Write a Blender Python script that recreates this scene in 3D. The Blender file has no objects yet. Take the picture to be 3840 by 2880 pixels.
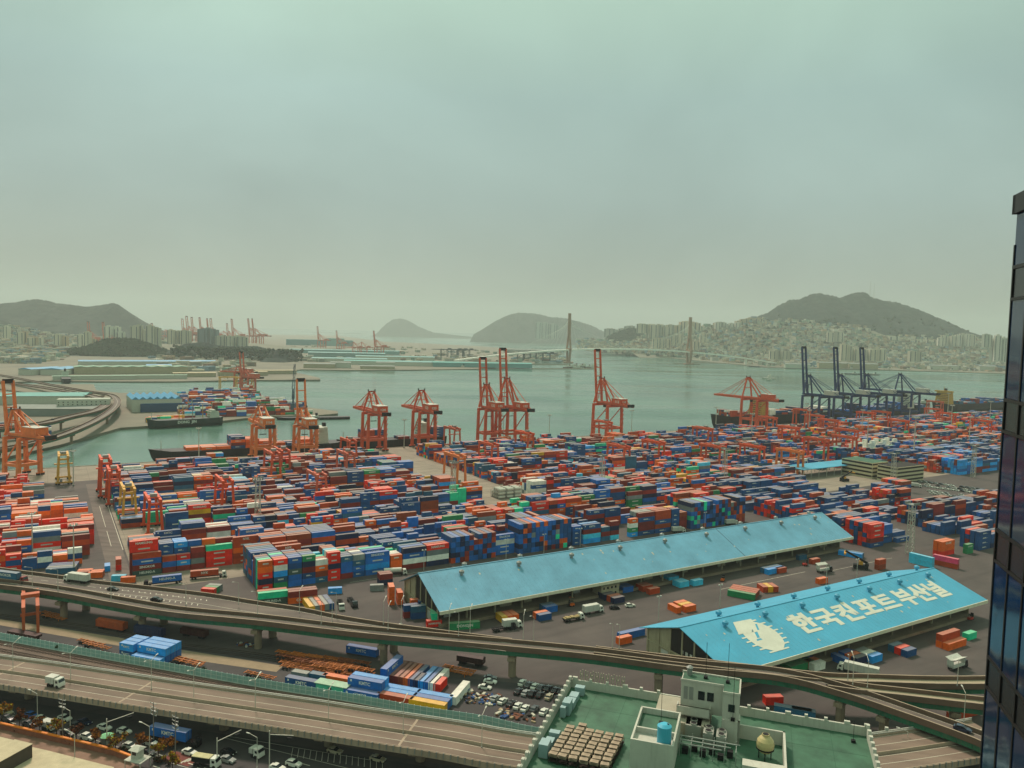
import bpy, bmesh, math, random
import numpy as np
from mathutils import Vector, Matrix
R = math.radians
SC = bpy.context.scene
COL = SC.collection
rnd = random.Random(7)
# ---------------------------------------------------------------- camera model (survey of the photograph)
F, PITCH, ROLL, EYE, PHI = 2915.0, R(3.80), 0.0238, 118.0, R(31)
FW = np.array([0, math.cos(PITCH), -math.sin(PITCH)]); RT = np.array([1., 0, 0]); UP = np.cross(RT, FW)
cR, sR = math.cos(ROLL), math.sin(ROLL)
CU, SU = math.cos(PHI), math.sin(PHI)
def ray(px, py):
    u, v = px - 1920, 1440 - py
    return FW * F + RT * (u * cR - v * sR) + UP * (u * sR + v * cR)
ORG = {'A1': (0, 1080), 'A2': (960, 1080), 'A3': (1920, 1080), 'A4': (2880, 1080), 'B1': (0, 1640), 'B2': (960, 1640), 'B3': (1920, 1640),
       'B4': (2880, 1640), 'C1': (0, 2160), 'C2': (960, 2160), 'C3': (1920, 2160), 'C4': (2880, 2160), 'P': (0, 0)}
def pix(c, x, y):
    o = ORG[c]; k = 1.0 if c == 'P' else 2.304167
    return o[0] + x / k, o[1] + y / k
def at(c, x, y, z=0.0):           # surveyed point on the level z
    r = ray(*pix(c, x, y)); t = (z - EYE) / r[2]
    return (r[0] * t, r[1] * t, z)
def atY(c, x, y, Y):              # surveyed point at the depth Y
    r = ray(*pix(c, x, y)); t = Y / r[1]
    return (r[0] * t, Y, EYE + r[2] * t)
def uv(u, v): return (u * CU - v * SU, u * SU + v * CU)
def touv(p): return (p[0] * CU + p[1] * SU, -p[0] * SU + p[1] * CU)
def qu(c, x, y, z=0.0): return touv(at(c, x, y, z))
# ---------------------------------------------------------------- colours and materials
def lin(h):
    if not isinstance(h, str): return tuple(h)
    c = [int(h[i:i + 2], 16) / 255 for i in (0, 2, 4)]
    return tuple(x / 12.92 if x <= .04045 else ((x + .055) / 1.055) ** 2.4 for x in c)
MATS = {}
def mat(name, col, rough=.75, metal=0., var=.12, scale=.6, bump=0., corr=0, attr=None, dust_sheen=0., spec=.35, emis=None, coat=0., streak=0., alpha=1.):
    if name in MATS: return MATS[name]
    m = bpy.data.materials.new(name); m.use_nodes = True
    nt = m.node_tree; N = nt.nodes; L = nt.links
    b = N['Principled BSDF']; b.inputs['Roughness'].default_value = rough; b.inputs['Metallic'].default_value = metal
    b.inputs['Specular IOR Level'].default_value = spec; b.inputs['Coat Weight'].default_value = coat
    if alpha < 1: b.inputs['Alpha'].default_value = alpha
    c = lin(col)
    tc = N.new('ShaderNodeTexCoord'); ns = N.new('ShaderNodeTexNoise')
    ns.inputs['Scale'].default_value = scale; ns.inputs['Detail'].default_value = 6; ns.inputs['Roughness'].default_value = .65
    L.new(tc.outputs['Object'], ns.inputs['Vector'])
    if attr:
        a = N.new('ShaderNodeAttribute'); a.attribute_name = attr; src = a.outputs['Color']
    else:
        rg = N.new('ShaderNodeRGB'); rg.outputs[0].default_value = (*c, 1); src = rg.outputs[0]
    mr = N.new('ShaderNodeMapRange'); L.new(ns.outputs['Fac'], mr.inputs['Value'])
    mr.inputs['From Min'].default_value = .3; mr.inputs['From Max'].default_value = .7
    mr.inputs['To Min'].default_value = 1 - var * 1.5; mr.inputs['To Max'].default_value = 1 + var
    mul = N.new('ShaderNodeMix'); mul.data_type = 'RGBA'; mul.blend_type = 'MULTIPLY'; mul.inputs['Factor'].default_value = 1
    L.new(src, mul.inputs['A']); L.new(mr.outputs[0], mul.inputs['B']); out = mul.outputs['Result']
    if streak:
        mp = N.new('ShaderNodeMapping'); mp.inputs['Scale'].default_value = (2.2, 2.2, .12); L.new(tc.outputs['Object'], mp.inputs[0])
        n2 = N.new('ShaderNodeTexNoise'); n2.inputs['Scale'].default_value = 1.3; n2.inputs['Detail'].default_value = 4; L.new(mp.outputs[0], n2.inputs[0])
        m3 = N.new('ShaderNodeMapRange'); L.new(n2.outputs['Fac'], m3.inputs['Value']); m3.inputs['From Min'].default_value = .5; m3.inputs['From Max'].default_value = .75
        m3.inputs['To Max'].default_value = streak
        mx = N.new('ShaderNodeMix'); mx.data_type = 'RGBA'; L.new(m3.outputs[0], mx.inputs['Factor']); L.new(out, mx.inputs['A']); mx.inputs['B'].default_value = (.12, .07, .045, 1); out = mx.outputs['Result']
    if dust_sheen:      # sun-bleached, dusty upward faces, with sky reflection painted into the pale tone
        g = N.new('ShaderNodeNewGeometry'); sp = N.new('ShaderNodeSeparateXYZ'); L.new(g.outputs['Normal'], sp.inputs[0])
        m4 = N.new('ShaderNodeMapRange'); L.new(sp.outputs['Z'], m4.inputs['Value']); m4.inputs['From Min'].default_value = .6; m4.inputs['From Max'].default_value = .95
        m4.inputs['To Max'].default_value = dust_sheen
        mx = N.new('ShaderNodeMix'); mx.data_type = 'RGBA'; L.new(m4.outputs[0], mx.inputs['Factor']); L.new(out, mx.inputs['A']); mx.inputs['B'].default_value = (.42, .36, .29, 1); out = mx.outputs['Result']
    L.new(out, b.inputs['Base Color'])
    if bump or corr:
        bp = N.new('ShaderNodeBump'); bp.inputs['Strength'].default_value = .6
        if corr:
            wv = N.new('ShaderNodeTexWave'); wv.wave_type = 'BANDS'; wv.bands_direction = 'X'; wv.wave_profile = 'TRI'; wv.inputs['Scale'].default_value = corr
            L.new(tc.outputs['Object'], wv.inputs['Vector']); L.new(wv.outputs['Fac'], bp.inputs['Height']); bp.inputs['Distance'].default_value = .04
        else:
            L.new(ns.outputs['Fac'], bp.inputs['Height']); bp.inputs['Distance'].default_value = bump
        L.new(bp.outputs[0], b.inputs['Normal'])
    if emis:
        b.inputs['Emission Color'].default_value = (*lin(emis), 1); b.inputs['Emission Strength'].default_value = 1
    MATS[name] = m; return m
# ---------------------------------------------------------------- mesh building
class MB:
    def __init__(s): s.v = []; s.f = []; s.m = []; s.cur = 0; s.ms = []
    def use(s, m):
        if m not in s.ms: s.ms.append(m)
        s.cur = s.ms.index(m); return s
    def add(s, vs, fs):
        o = len(s.v); s.v += [tuple(map(float, p)) for p in vs]; s.f += [tuple(o + i for i in f) for f in fs]; s.m += [s.cur] * len(fs); return s
    def box(s, x0, y0, z0, x1, y1, z1, rot=None, org=(0, 0, 0)):
        x0, x1 = sorted((x0, x1)); y0, y1 = sorted((y0, y1)); z0, z1 = sorted((z0, z1))
        P = [(x0, y0, z0), (x1, y0, z0), (x1, y1, z0), (x0, y1, z0), (x0, y0, z1), (x1, y0, z1), (x1, y1, z1), (x0, y1, z1)]
        if rot is not None:
            c, n = math.cos(rot), math.sin(rot); P = [(org[0] + x * c - y * n, org[1] + x * n + y * c, org[2] + z) for x, y, z in P]
        return s.add(P, [(3, 2, 1, 0), (4, 5, 6, 7), (0, 1, 5, 4), (1, 2, 6, 5), (2, 3, 7, 6), (3, 0, 4, 7)])
    def cbox(s, cx, cy, z0, lx, ly, lz, rot=0.): return s.box(-lx / 2, -ly / 2, 0, lx / 2, ly / 2, lz, rot, (cx, cy, z0))
    def bar(s, a, b, w, h=None, sides=4, w2=None):
        a = Vector(a); b = Vector(b); d = b - a
        if d.length < 1e-6: return s
        d.normalize(); up = Vector((0, 0, 1)) if abs(d.z) < .95 else Vector((0, 1, 0))
        x = d.cross(up).normalized(); y = x.cross(d).normalized(); h = h or w; k = (w2 / w) if w2 else 1
        if sides == 4: off = [(-.5, -.5), (.5, -.5), (.5, .5), (-.5, .5)]
        else: off = [(math.cos(2 * math.pi * i / sides) * .5, math.sin(2 * math.pi * i / sides) * .5) for i in range(sides)]
        vs = [a + x * (i * w) + y * (j * h) for i, j in off] + [b + x * (i * w * k) + y * (j * h * k) for i, j in off]; n = len(off)
        return s.add(vs, [tuple(range(n))[::-1], tuple(range(n, 2 * n))] + [(i, (i + 1) % n, n + (i + 1) % n, n + i) for i in range(n)])
    def cyl(s, x, y, z0, z1, r, r2=None, n=16):
        r2 = r if r2 is None else r2
        vs = [(x + r * math.cos(2 * math.pi * i / n), y + r * math.sin(2 * math.pi * i / n), z0) for i in range(n)] + [(x + r2 * math.cos(2 * math.pi * i / n), y + r2 * math.sin(2 * math.pi * i / n), z1) for i in range(n)]
        return s.add(vs, [tuple(range(n))[::-1], tuple(range(n, 2 * n))] + [(i, (i + 1) % n, n + (i + 1) % n, n + i) for i in range(n)])
    def poly(s, pts, z0, z1):
        n = len(pts); A = sum(pts[i][0] * pts[(i + 1) % n][1] - pts[(i + 1) % n][0] * pts[i][1] for i in range(n))
        if A < 0: pts = pts[::-1]
        vs = [(p[0], p[1], z0) for p in pts] + [(p[0], p[1], z1) for p in pts]
        return s.add(vs, [tuple(range(n))[::-1], tuple(range(n, 2 * n))] + [(i, (i + 1) % n, n + (i + 1) % n, n + i) for i in range(n)])
    def sheet(s, pts, z): 
        n = len(pts); A = sum(pts[i][0] * pts[(i + 1) % n][1] - pts[(i + 1) % n][0] * pts[i][1] for i in range(n))
        if A < 0: pts = pts[::-1]
        return s.add([(p[0], p[1], z) for p in pts], [tuple(range(n))])
    def sweep(s, path, prof, closed=True):
        """path: 3-D points; prof: (offset to the right, height) points, joined as a closed section"""
        n = len(prof); vs = []; nor = []
        for i, p in enumerate(path):
            a = path[max(i - 1, 0)]; b = path[min(i + 1, len(path) - 1)]; dx, dy = b[0] - a[0], b[1] - a[1]; l = math.hypot(dx, dy) or 1
            nx, ny = dy / l, -dx / l
            vs += [(p[0] + nx * o, p[1] + ny * o, p[2] + h) for o, h in prof]
        fs = []
        for i in range(len(path) - 1):
            for j in range(n if closed else n - 1):
                k = (j + 1) % n; fs.append((i * n + j, (i + 1) * n + j, (i + 1) * n + k, i * n + k))
        if closed: fs += [tuple(range(n)), tuple((len(path) - 1) * n + j for j in range(n))[::-1]]
        return s.add(vs, fs)
    def mesh(s, name):
        me = bpy.data.meshes.new(name); me.from_pydata(s.v, [], s.f)
        for m in s.ms: me.materials.append(m)
        if len(s.ms) > 1: me.polygons.foreach_set('material_index', s.m)
        me.update(); return me
    def obj(s, name, parent=None, loc=None, rz=0., fix=False, smooth=False):
        me = s.mesh(name)
        if fix:
            b = bmesh.new(); b.from_mesh(me); bmesh.ops.recalc_face_normals(b, faces=b.faces); b.to_mesh(me); b.free()
        if smooth: me.shade_smooth()
        o = bpy.data.objects.new(name, me); COL.objects.link(o)
        if parent: o.parent = parent
        if loc is not None: o.location = loc if len(loc) == 3 else (*loc, 0)
        o.rotation_euler = (0, 0, rz); return o
def empty(name, loc, rz=0., label=None, cat=None, group=None):
    o = bpy.data.objects.new(name, None); COL.objects.link(o); o.location = loc if len(loc) == 3 else (*loc, 0); o.rotation_euler = (0, 0, rz); o.empty_display_size = .1
    return tag(o, label, cat, group)
def tag(o, label=None, cat=None, group=None, kind=None):
    if label: o['label'] = label
    if cat: o['category'] = cat
    if group: o['group'] = group
    if kind: o['kind'] = kind
    return o
def kids(o): return [c for c in bpy.data.objects if c.parent == o]
TREE = {}
def dup(root, loc, rz, label=None, group=None, scale=None):
    if root.name not in TREE:
        TREE[root.name] = [(c, kids(c)) for c in kids(root)]
    r = root.copy(); COL.objects.link(r); r.location = loc if len(loc) == 3 else (*loc, 0); r.rotation_euler = (0, 0, rz)
    if scale: r.scale = scale
    if label: r['label'] = label
    if group: r['group'] = group
    for c, gs in TREE[root.name]:
        d = c.copy(); COL.objects.link(d); d.parent = r
        for g in gs: e = g.copy(); COL.objects.link(e); e.parent = d
    return r
class Proto:
    """first call places the prototype itself, later calls place copies"""
    def __init__(s, root): s.r = root; s.n = 0
    def put(s, loc, rz, label=None, group=None, scale=None):
        s.n += 1
        if s.n == 1:
            TREE[s.r.name] = [(c, kids(c)) for c in kids(s.r)]
            s.r.location = loc if len(loc) == 3 else (*loc, 0); s.r.rotation_euler = (0, 0, rz)
            if scale: s.r.scale = scale
            if label: s.r['label'] = label
            if group: s.r['group'] = group
            s.first = (label, group); return s.r
        return dup(s.r, loc, rz, label, group, scale)
def text_mesh(txt, size, m, depth=0., bold=.02, name='lettering', align='CENTER'):
    cu = bpy.data.curves.new(name, 'FONT'); cu.body = txt; cu.size = size; cu.align_x = align; cu.align_y = 'CENTER'; cu.offset = bold * size; cu.extrude = depth; cu.resolution_u = 2
    o = bpy.data.objects.new(name, cu); COL.objects.link(o); dg = bpy.context.evaluated_depsgraph_get()
    me = bpy.data.meshes.new_from_object(o.evaluated_get(dg)); bpy.data.objects.remove(o); bpy.data.curves.remove(cu)
    me.name = name; me.materials.clear(); me.materials.append(m); return me
# ---------------------------------------------------------------- camera, sky, sun, air
cam = bpy.data.cameras.new('camera'); co = bpy.data.objects.new('camera', cam); COL.objects.link(co); SC.camera = co
cam.sensor_width = 36; cam.lens = F / 3840 * 36; cam.clip_start = .5; cam.clip_end = 60000
ax = Vector(RT * cR + UP * sR); ay = Vector(-RT * sR + UP * cR); az = Vector(-FW)
M = Matrix((ax, ay, az)).transposed().to_4x4(); M.translation = (0, 0, EYE); co.matrix_world = M
SUN_EL, SUN_AZ = R(52), R(-25)     # azimuth measured from +Y towards +X
W = bpy.data.worlds.new('World'); SC.world = W; W.use_nodes = True
nt = W.node_tree; N = nt.nodes; L = nt.links; bg = N['Background']
sky = N.new('ShaderNodeTexSky'); sky.sky_type = 'NISHITA'; sky.sun_disc = False; sky.sun_elevation = SUN_EL; sky.sun_rotation = SUN_AZ
sky.altitude = 100; sky.dust_density = 3; sky.air_density = 1
sc1 = N.new('ShaderNodeVectorMath'); sc1.operation = 'SCALE'; sc1.inputs['Scale'].default_value = .85; L.new(sky.outputs[0], sc1.inputs[0])
tc = N.new('ShaderNodeTexCoord'); sep = N.new('ShaderNodeSeparateXYZ'); L.new(tc.outputs['Generated'], sep.inputs[0])
rp = N.new('ShaderNodeValToRGB'); L.new(sep.outputs['Z'], rp.inputs[0])
cr = rp.color_ramp; cr.elements[0].position = 0; cr.elements[0].color = (*[x * 10 for x in lin('A3AC94')], 1)
SKYC = [(0.0, '9BA897'), (.07, '9CAA9F'), (.16, '9AAFA8'), (.28, '9DB8B0'), (.40, 'ADCCB9'), (.50, 'BAD7BA'), (1, 'CCE4C8')]
while len(cr.elements) < len(SKYC): cr.elements.new(.5)
for e, (p, h) in zip(cr.elements, SKYC): e.position = p; e.color = (*lin(h), 1)
mp = N.new('ShaderNodeMapping'); mp.inputs['Scale'].default_value = (1.0, 1.0, 1.5); L.new(tc.outputs['Generated'], mp.inputs[0])
cn = N.new('ShaderNodeTexNoise'); cn.inputs['Scale'].default_value = 2.1; cn.inputs['Detail'].default_value = 5; cn.inputs['Roughness'].default_value = .5; cn.inputs['Distortion'].default_value = .4
L.new(mp.outputs[0], cn.inputs[0])
mr = N.new('ShaderNodeMapRange'); L.new(cn.outputs['Fac'], mr.inputs['Value']); mr.inputs['From Min'].default_value = .3; mr.inputs['From Max'].default_value = .72
mr.inputs['To Min'].default_value = 9.1; mr.inputs['To Max'].default_value = 12.6       # overcast deck, scaled by the background strength of 0.1
sc2 = N.new('ShaderNodeVectorMath'); sc2.operation = 'SCALE'; L.new(rp.outputs[0], sc2.inputs[0]); L.new(mr.outputs[0], sc2.inputs['Scale'])
mx = N.new('ShaderNodeMix'); mx.data_type = 'RGBA'; mx.inputs['Factor'].default_value = .93; L.new(sc1.outputs[0], mx.inputs['A']); L.new(sc2.outputs[0], mx.inputs['B'])
L.new(mx.outputs['Result'], bg.inputs[0]); bg.inputs[1].default_value = .1
sl = bpy.data.lights.new('sun', 'SUN'); so = bpy.data.objects.new('sun', sl); COL.objects.link(so); sl.energy = 3.6; sl.angle = R(9); sl.color = (1, .80, .68)
sd = Vector((math.sin(SUN_AZ) * math.cos(SUN_EL), math.cos(SUN_AZ) * math.cos(SUN_EL), math.sin(SUN_EL)))
so.rotation_euler = sd.to_track_quat('Z', 'Y').to_euler(); so.location = (0, 0, 300)
SC.view_settings.view_transform = 'Standard'; SC.view_settings.look = 'None'; SC.view_settings.exposure = 0; SC.view_settings.gamma = 1
hz = MB().box(-9000, -600, -9, 12000, 16000, 620).obj('haze'); tag(hz, kind='stuff')
hm = bpy.data.materials.new('haze_air'); hm.use_nodes = True; hn = hm.node_tree; hn.nodes.clear()
ho = hn.nodes.new('ShaderNodeOutputMaterial'); hv = hn.nodes.new('ShaderNodeVolumePrincipled'); hn.links.new(hv.outputs[0], ho.inputs['Volume'])
hv.inputs['Color'].default_value = (.74, .83, .81, 1); hv.inputs['Density'].default_value = 7.5e-5; hv.inputs['Anisotropy'].default_value = .2
hz.data.materials.append(hm)
CY = SC.cycles
try:
    CY.max_bounces = 5; CY.diffuse_bounces = 2; CY.glossy_bounces = 3; CY.transmission_bounces = 3; CY.volume_bounces = 1; CY.transparent_max_bounces = 8
    CY.use_denoising = True; CY.use_light_tree = False
except Exception: pass
# ---------------------------------------------------------------- water, ground, hills
m_water = bpy.data.materials.new('harbour_water'); m_water.use_nodes = True
nt = m_water.node_tree; N = nt.nodes; L = nt.links; b = N['Principled BSDF']
b.inputs['Roughness'].default_value = .13; b.inputs['IOR'].default_value = 1.33
tc = N.new('ShaderNodeTexCoord')
n0 = N.new('ShaderNodeTexNoise'); n0.inputs['Scale'].default_value = .004; n0.inputs['Detail'].default_value = 3; L.new(tc.outputs['Object'], n0.inputs[0])
cr = N.new('ShaderNodeValToRGB'); L.new(n0.outputs[0], cr.inputs[0]); cr.color_ramp.elements[0].color = (*lin('3F6158'), 1); cr.color_ramp.elements[1].color = (*lin('587A6C'), 1)
cr.color_ramp.elements[0].position = .35; cr.color_ramp.elements[1].position = .65; L.new(cr.outputs[0], b.inputs['Base Color']); mpw = N.new('ShaderNodeMapping'); mpw.inputs['Scale'].default_value = (.6, 2.2, 1); L.new(tc.outputs['Object'], mpw.inputs[0]); nw = N.new('ShaderNodeTexNoise'); nw.inputs['Scale'].default_value = .003; nw.inputs['Detail'].default_value = 5; L.new(mpw.outputs[0], nw.inputs[0]); rw = N.new('ShaderNodeMapRange'); L.new(nw.outputs[0], rw.inputs['Value']); rw.inputs['From Min'].default_value = .38; rw.inputs['From Max'].default_value = .64; rw.inputs['To Min'].default_value = .07; rw.inputs['To Max'].default_value = .3; L.new(rw.outputs[0], b.inputs['Roughness'])
mp = N.new('ShaderNodeMapping'); mp.inputs['Scale'].default_value = (.12, .22, 1); L.new(tc.outputs['Object'], mp.inputs[0])
n1 = N.new('ShaderNodeTexNoise'); n1.inputs['Scale'].default_value = 1.; n1.inputs['Detail'].default_value = 5; n1.inputs['Roughness'].default_value = .6; L.new(mp.outputs[0], n1.inputs[0])
bp = N.new('ShaderNodeBump'); bp.inputs['Strength'].default_value = .22; bp.inputs['Distance'].default_value = 1.; L.new(n1.outputs[0], bp.inputs['Height']); L.new(bp.outputs[0], b.inputs['Normal'])
w = MB().use(m_water).sheet([(-40000, -2000), (40000, -2000), (40000, 50000), (-40000, 50000)], -3).obj('water'); tag(w, kind='structure')
def ground_mat(name, c1, c2, scale=.03, seams=0, stain=.78, rot=None):
    m = bpy.data.materials.new(name); m.use_nodes = True; nt = m.node_tree; N = nt.nodes; L = nt.links; b = N['Principled BSDF']; b.inputs['Roughness'].default_value = .85
    tc = N.new('ShaderNodeTexCoord'); mp = N.new('ShaderNodeMapping'); mp.inputs['Rotation'].default_value = (0, 0, -PHI if rot is None else -rot); L.new(tc.outputs['Object'], mp.inputs[0])
    a = N.new('ShaderNodeTexNoise'); a.inputs['Scale'].default_value = scale; a.inputs['Detail'].default_value = 8; a.inputs['Roughness'].default_value = .62; L.new(mp.outputs[0], a.inputs[0])
    cr = N.new('ShaderNodeValToRGB'); L.new(a.outputs[0], cr.inputs[0]); cr.color_ramp.elements[0].position = .32; cr.color_ramp.elements[1].position = .68
    cr.color_ramp.elements[0].color = (*lin(c1), 1); cr.color_ramp.elements[1].color = (*lin(c2), 1); out = cr.outputs[0]
    mp2 = N.new('ShaderNodeMapping'); mp2.inputs['Scale'].default_value = (.03, .25, 1); L.new(mp.outputs[0], mp2.inputs[0])     # tyre tracks along the lanes
    s = N.new('ShaderNodeTexNoise'); s.inputs['Scale'].default_value = 1; s.inputs['Detail'].default_value = 5; L.new(mp2.outputs[0], s.inputs[0])
    r = N.new('ShaderNodeMapRange'); L.new(s.outputs[0], r.inputs['Value']); r.inputs['From Min'].default_value = .45; r.inputs['From Max'].default_value = .7; r.inputs['To Min'].default_value = 1; r.inputs['To Max'].default_value = stain
    mm = N.new('ShaderNodeMix'); mm.data_type = 'RGBA'; mm.blend_type = 'MULTIPLY'; mm.inputs['Factor'].default_value = 1; L.new(out, mm.inputs['A']); L.new(r.outputs[0], mm.inputs['B']); out = mm.outputs['Result']
    if seams:
        br = N.new('ShaderNodeTexBrick'); br.inputs['Scale'].default_value = 1; br.offset = 0; br.inputs['Brick Width'].default_value = seams; br.inputs['Row Height'].default_value = seams; br.inputs['Mortar Size'].default_value = .12
        br.inputs['Color1'].default_value = (1, 1, 1, 1); br.inputs['Color2'].default_value = (.9, .9, .9, 1); br.inputs['Mortar'].default_value = (.6, .6, .6, 1); L.new(mp.outputs[0], br.inputs[0])
        m2 = N.new('ShaderNodeMix'); m2.data_type = 'RGBA'; m2.blend_type = 'MULTIPLY'; m2.inputs['Factor'].default_value = 1; L.new(out, m2.inputs['A']); L.new(br.outputs[0], m2.inputs['B']); out = m2.outputs['Result']
    L.new(out, b.inputs['Base Color'])
    f = N.new('ShaderNodeTexNoise'); f.inputs['Scale'].default_value = 2; f.inputs['Detail'].default_value = 4; L.new(tc.outputs['Object'], f.inputs[0]); bp = N.new('ShaderNodeBump'); bp.inputs['Distance'].default_value = .02; L.new(f.outputs[0], bp.inputs['Height']); L.new(bp.outputs[0], b.inputs['Normal'])
    return m
m_asph = ground_mat('yard_asphalt', '3F3937', '524A46', .04)
m_conc = ground_mat('yard_concrete', '7F7566', '958A79', .05, seams=9, stain=.7)
m_road = ground_mat('road_asphalt', '5A504A', '6A5F57', .05, stain=.62, rot=R(-9))
m_dark = ground_mat('street_asphalt', '312E30', '3F3B3B', .05, stain=.8)
m_land = ground_mat('far_land', '5F5D50', '7A7562', .01, stain=.8)
m_ball = ground_mat('rail_ballast', '54453B', '6B584A', .12, stain=.6)
m_quay = mat('quay_concrete', '8A8272', .85, var=.2, scale=.2, streak=.4)
def struct(o): return tag(o, kind='structure')
def UVP(pts): return [uv(*p) for p in pts]
QV = 723.0
# main terminal land, one block down to below the waterline
struct(MB().use(m_asph).poly([uv(-900, QV), uv(-900, -700), uv(2200, -700), uv(2200, QV)], -8, 0).obj('ground'))
struct(MB().use(m_quay).poly(UVP([(-900, QV - 1.4), (2200, QV - 1.4), (2200, QV + .1), (-900, QV + .1)]), -4.5, .35).obj('quay_edge'))
def land(name, pts, m=m_land, z=-.2, z0=-8): return struct(MB().use(m).poly(pts, z0, z).obj(name, fix=True))
def ap(c, *xy): return [at(c, xy[i], xy[i + 1])[:2] for i in range(0, len(xy), 2)]
SP = ap('A1', -500, 1560, 0, 1470, 350, 1390, 520, 1352, 750, 1285, 900, 1245, 1040, 1205, 1280, 1190, 1890, 1150, 2212, 1112) + ap('A2', 150, 1105, 570, 1095, 708, 1082, 705, 1062, 480, 1035, 150, 960) + ap('A1', 1900, 905, 1040, 905, 830, 882, 810, 830, -200, 830)
land('left_peninsula', SP + [(-2500, 1100), (-2500, 600)])
NP = ap('A1', -300, 830, 380, 800, 860, 806, 1480, 806, 2212, 792) + ap('A2', 0, 794, 555, 790, 550, 775, 420, 745, 270, 712)
FP = ap('A2', 400, 702, 750, 708, 1300, 706, 1905, 698, 2212, 664) + ap('A3', 300, 652, 470, 655, 440, 610, 340, 560)
land('north_land', NP + FP[:5] + ap('A3', 0, 655, 200, 650, 200, 600, 120, 530) + ap('A2', 1900, 500, 1500, 480, 1100, 462, 700, 410, 0, 400) + [(-4500, 5200), (-4000, 1400)], z=-.3)
RP = ap('A3', 560, 528, 780, 556, 1200, 592, 1400, 606, 1800, 645) + ap('A4', 0, 684, 900, 702, 1950, 735, 2600, 760)
land('far_shore', RP + [(6000, 3300), (6000, 9000), (1200, 9000)], z=-.4)
m_hill = bpy.data.materials.new('wooded_hill'); m_hill.use_nodes = True
nt = m_hill.node_tree; N = nt.nodes; L = nt.links; b = N['Principled BSDF']; b.inputs['Roughness'].default_value = 1; b.inputs['Specular IOR Level'].default_value = .1
tc = N.new('ShaderNodeTexCoord'); a = N.new('ShaderNodeTexNoise'); a.inputs['Scale'].default_value = .02; a.inputs['Detail'].default_value = 9; a.inputs['Roughness'].default_value = .7; L.new(tc.outputs['Object'], a.inputs[0])
cr = N.new('ShaderNodeValToRGB'); L.new(a.outputs[0], cr.inputs[0]); cr.color_ramp.elements[0].position = .3; cr.color_ramp.elements[1].position = .72
cr.color_ramp.elements[0].color = (.006, .018, .018, 1); cr.color_ramp.elements[1].color = (.062, .078, .066, 1); L.new(cr.outputs[0], b.inputs['Base Color']); bp = N.new('ShaderNodeBump'); bp.inputs['Distance'].default_value = 14; bp.inputs['Strength'].default_value = .8; L.new(a.outputs[0], bp.inputs['Height']); L.new(bp.outputs[0], b.inputs['Normal'])
def hill(name, prof, Y, front, back, base=-2, rough=10., seed=0, steep=1.3):
    """prof: skyline points (crop, x, y) taken at depth Y"""
    r = np.random.RandomState(seed); P = [atY(c, x, y, Y) for c, x, y in prof]
    xs = np.array([p[0] for p in P]); zs = np.array([p[2] for p in P]); n = 300; X = np.linspace(xs[0], xs[-1], n); Z = np.interp(X, xs, zs)
    ph = r.rand(12) * 6.28; fr = r.rand(12) * .02 + .003
    def nz(x, y): return sum(math.sin(fr[i] * x + ph[i] + .7 * math.sin(fr[(i + 3) % 12] * y)) * math.cos(fr[(i + 5) % 12] * y + ph[(i + 2) % 12]) for i in range(12)) / 4
    S = [-1, -.9, -.78, -.66, -.55, -.45, -.36, -.28, -.2, -.12, -.05, 0, .1, .3, .6, 1]; b = MB().use(m_hill); vs = []
    for x, z in zip(X, Z):
        for t in S:
            y = Y + (t * front if t < 0 else t * back); k = max(0, 1 - abs(t)) ** steep
            e = min(1, 4 * (x - X[0]) / (X[-1] - X[0]), 4 * (X[-1] - x) / (X[-1] - X[0]))
            jt = (r.rand() - .5) * rough * .35 * e * k
            vs.append((x, y, jt + base + (z - base) * k + (nz(x, y) * rough * e * k * (1 - k) * 4 if t else 0)))
    m = len(S); fs = [(i * m + j, (i + 1) * m + j, (i + 1) * m + j + 1, i * m + j + 1) for i in range(n - 1) for j in range(m - 1)]
    b.add(vs, fs); o = b.obj(name, smooth=True); struct(o)
    def zat(x, y):
        z = np.interp(x, xs, zs); t = (y - Y) / (front if y < Y else back); k = max(0, 1 - abs(t)) ** steep
        return base + (z - base) * k
    return zat
hz_r = hill('mountain', [('A3', 1500, 470), ('A3', 1800, 340), ('A3', 2050, 270), ('A4', 0, 215), ('A4', 90, 150), ('A4', 190, 102), ('A4', 260, 100), ('A4', 390, 50), ('A4', 450, 48), ('A4', 540, 64), ('A4', 620, 82), ('A4', 720, 48), ('A4', 800, 34), ('A4', 850, 42), ('A4', 900, 85), ('A4', 1000, 105), ('A4', 1120, 125), ('A4', 1300, 185), ('A4', 1500, 270), ('A4', 1700, 360), ('A4', 1860, 450), ('A4', 2100, 560), ('A4', 2500, 640)], 5400, 1100, 900, seed=1, rough=26)
hill('mountain', [('A1', -900, 260), ('A1', -300, 150), ('A1', 0, 135), ('A1', 110, 128), ('A1', 240, 104), ('A1', 330, 98), ('A1', 400, 108), ('A1', 500, 135), ('A1', 600, 143), ('A1', 740, 165), ('A1', 860, 148), ('A1', 975, 130), ('A1', 1010, 138), ('A1', 1080, 190), ('A1', 1180, 275), ('A1', 1300, 400), ('A1', 1400, 470)], 5200, 900, 900, seed=2, rough=26)
hill('mountain', [('A1', -500, 200), ('A1', 0, 275), ('A1', 60, 290), ('A1', 140, 330), ('A1', 300, 430)], 4400, 300, 400, seed=9, rough=10)
hill('island', [('A2', 1040, 408), ('A2', 1080, 350), ('A2', 1130, 305), ('A2', 1180, 272), ('A2', 1250, 263), ('A2', 1310, 278), ('A2', 1400, 330), ('A2', 1480, 365), ('A2', 1540, 385), ('A2', 1700, 405), ('A2', 1900, 425)], 13500, 700, 500, seed=3, rough=26)
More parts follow.
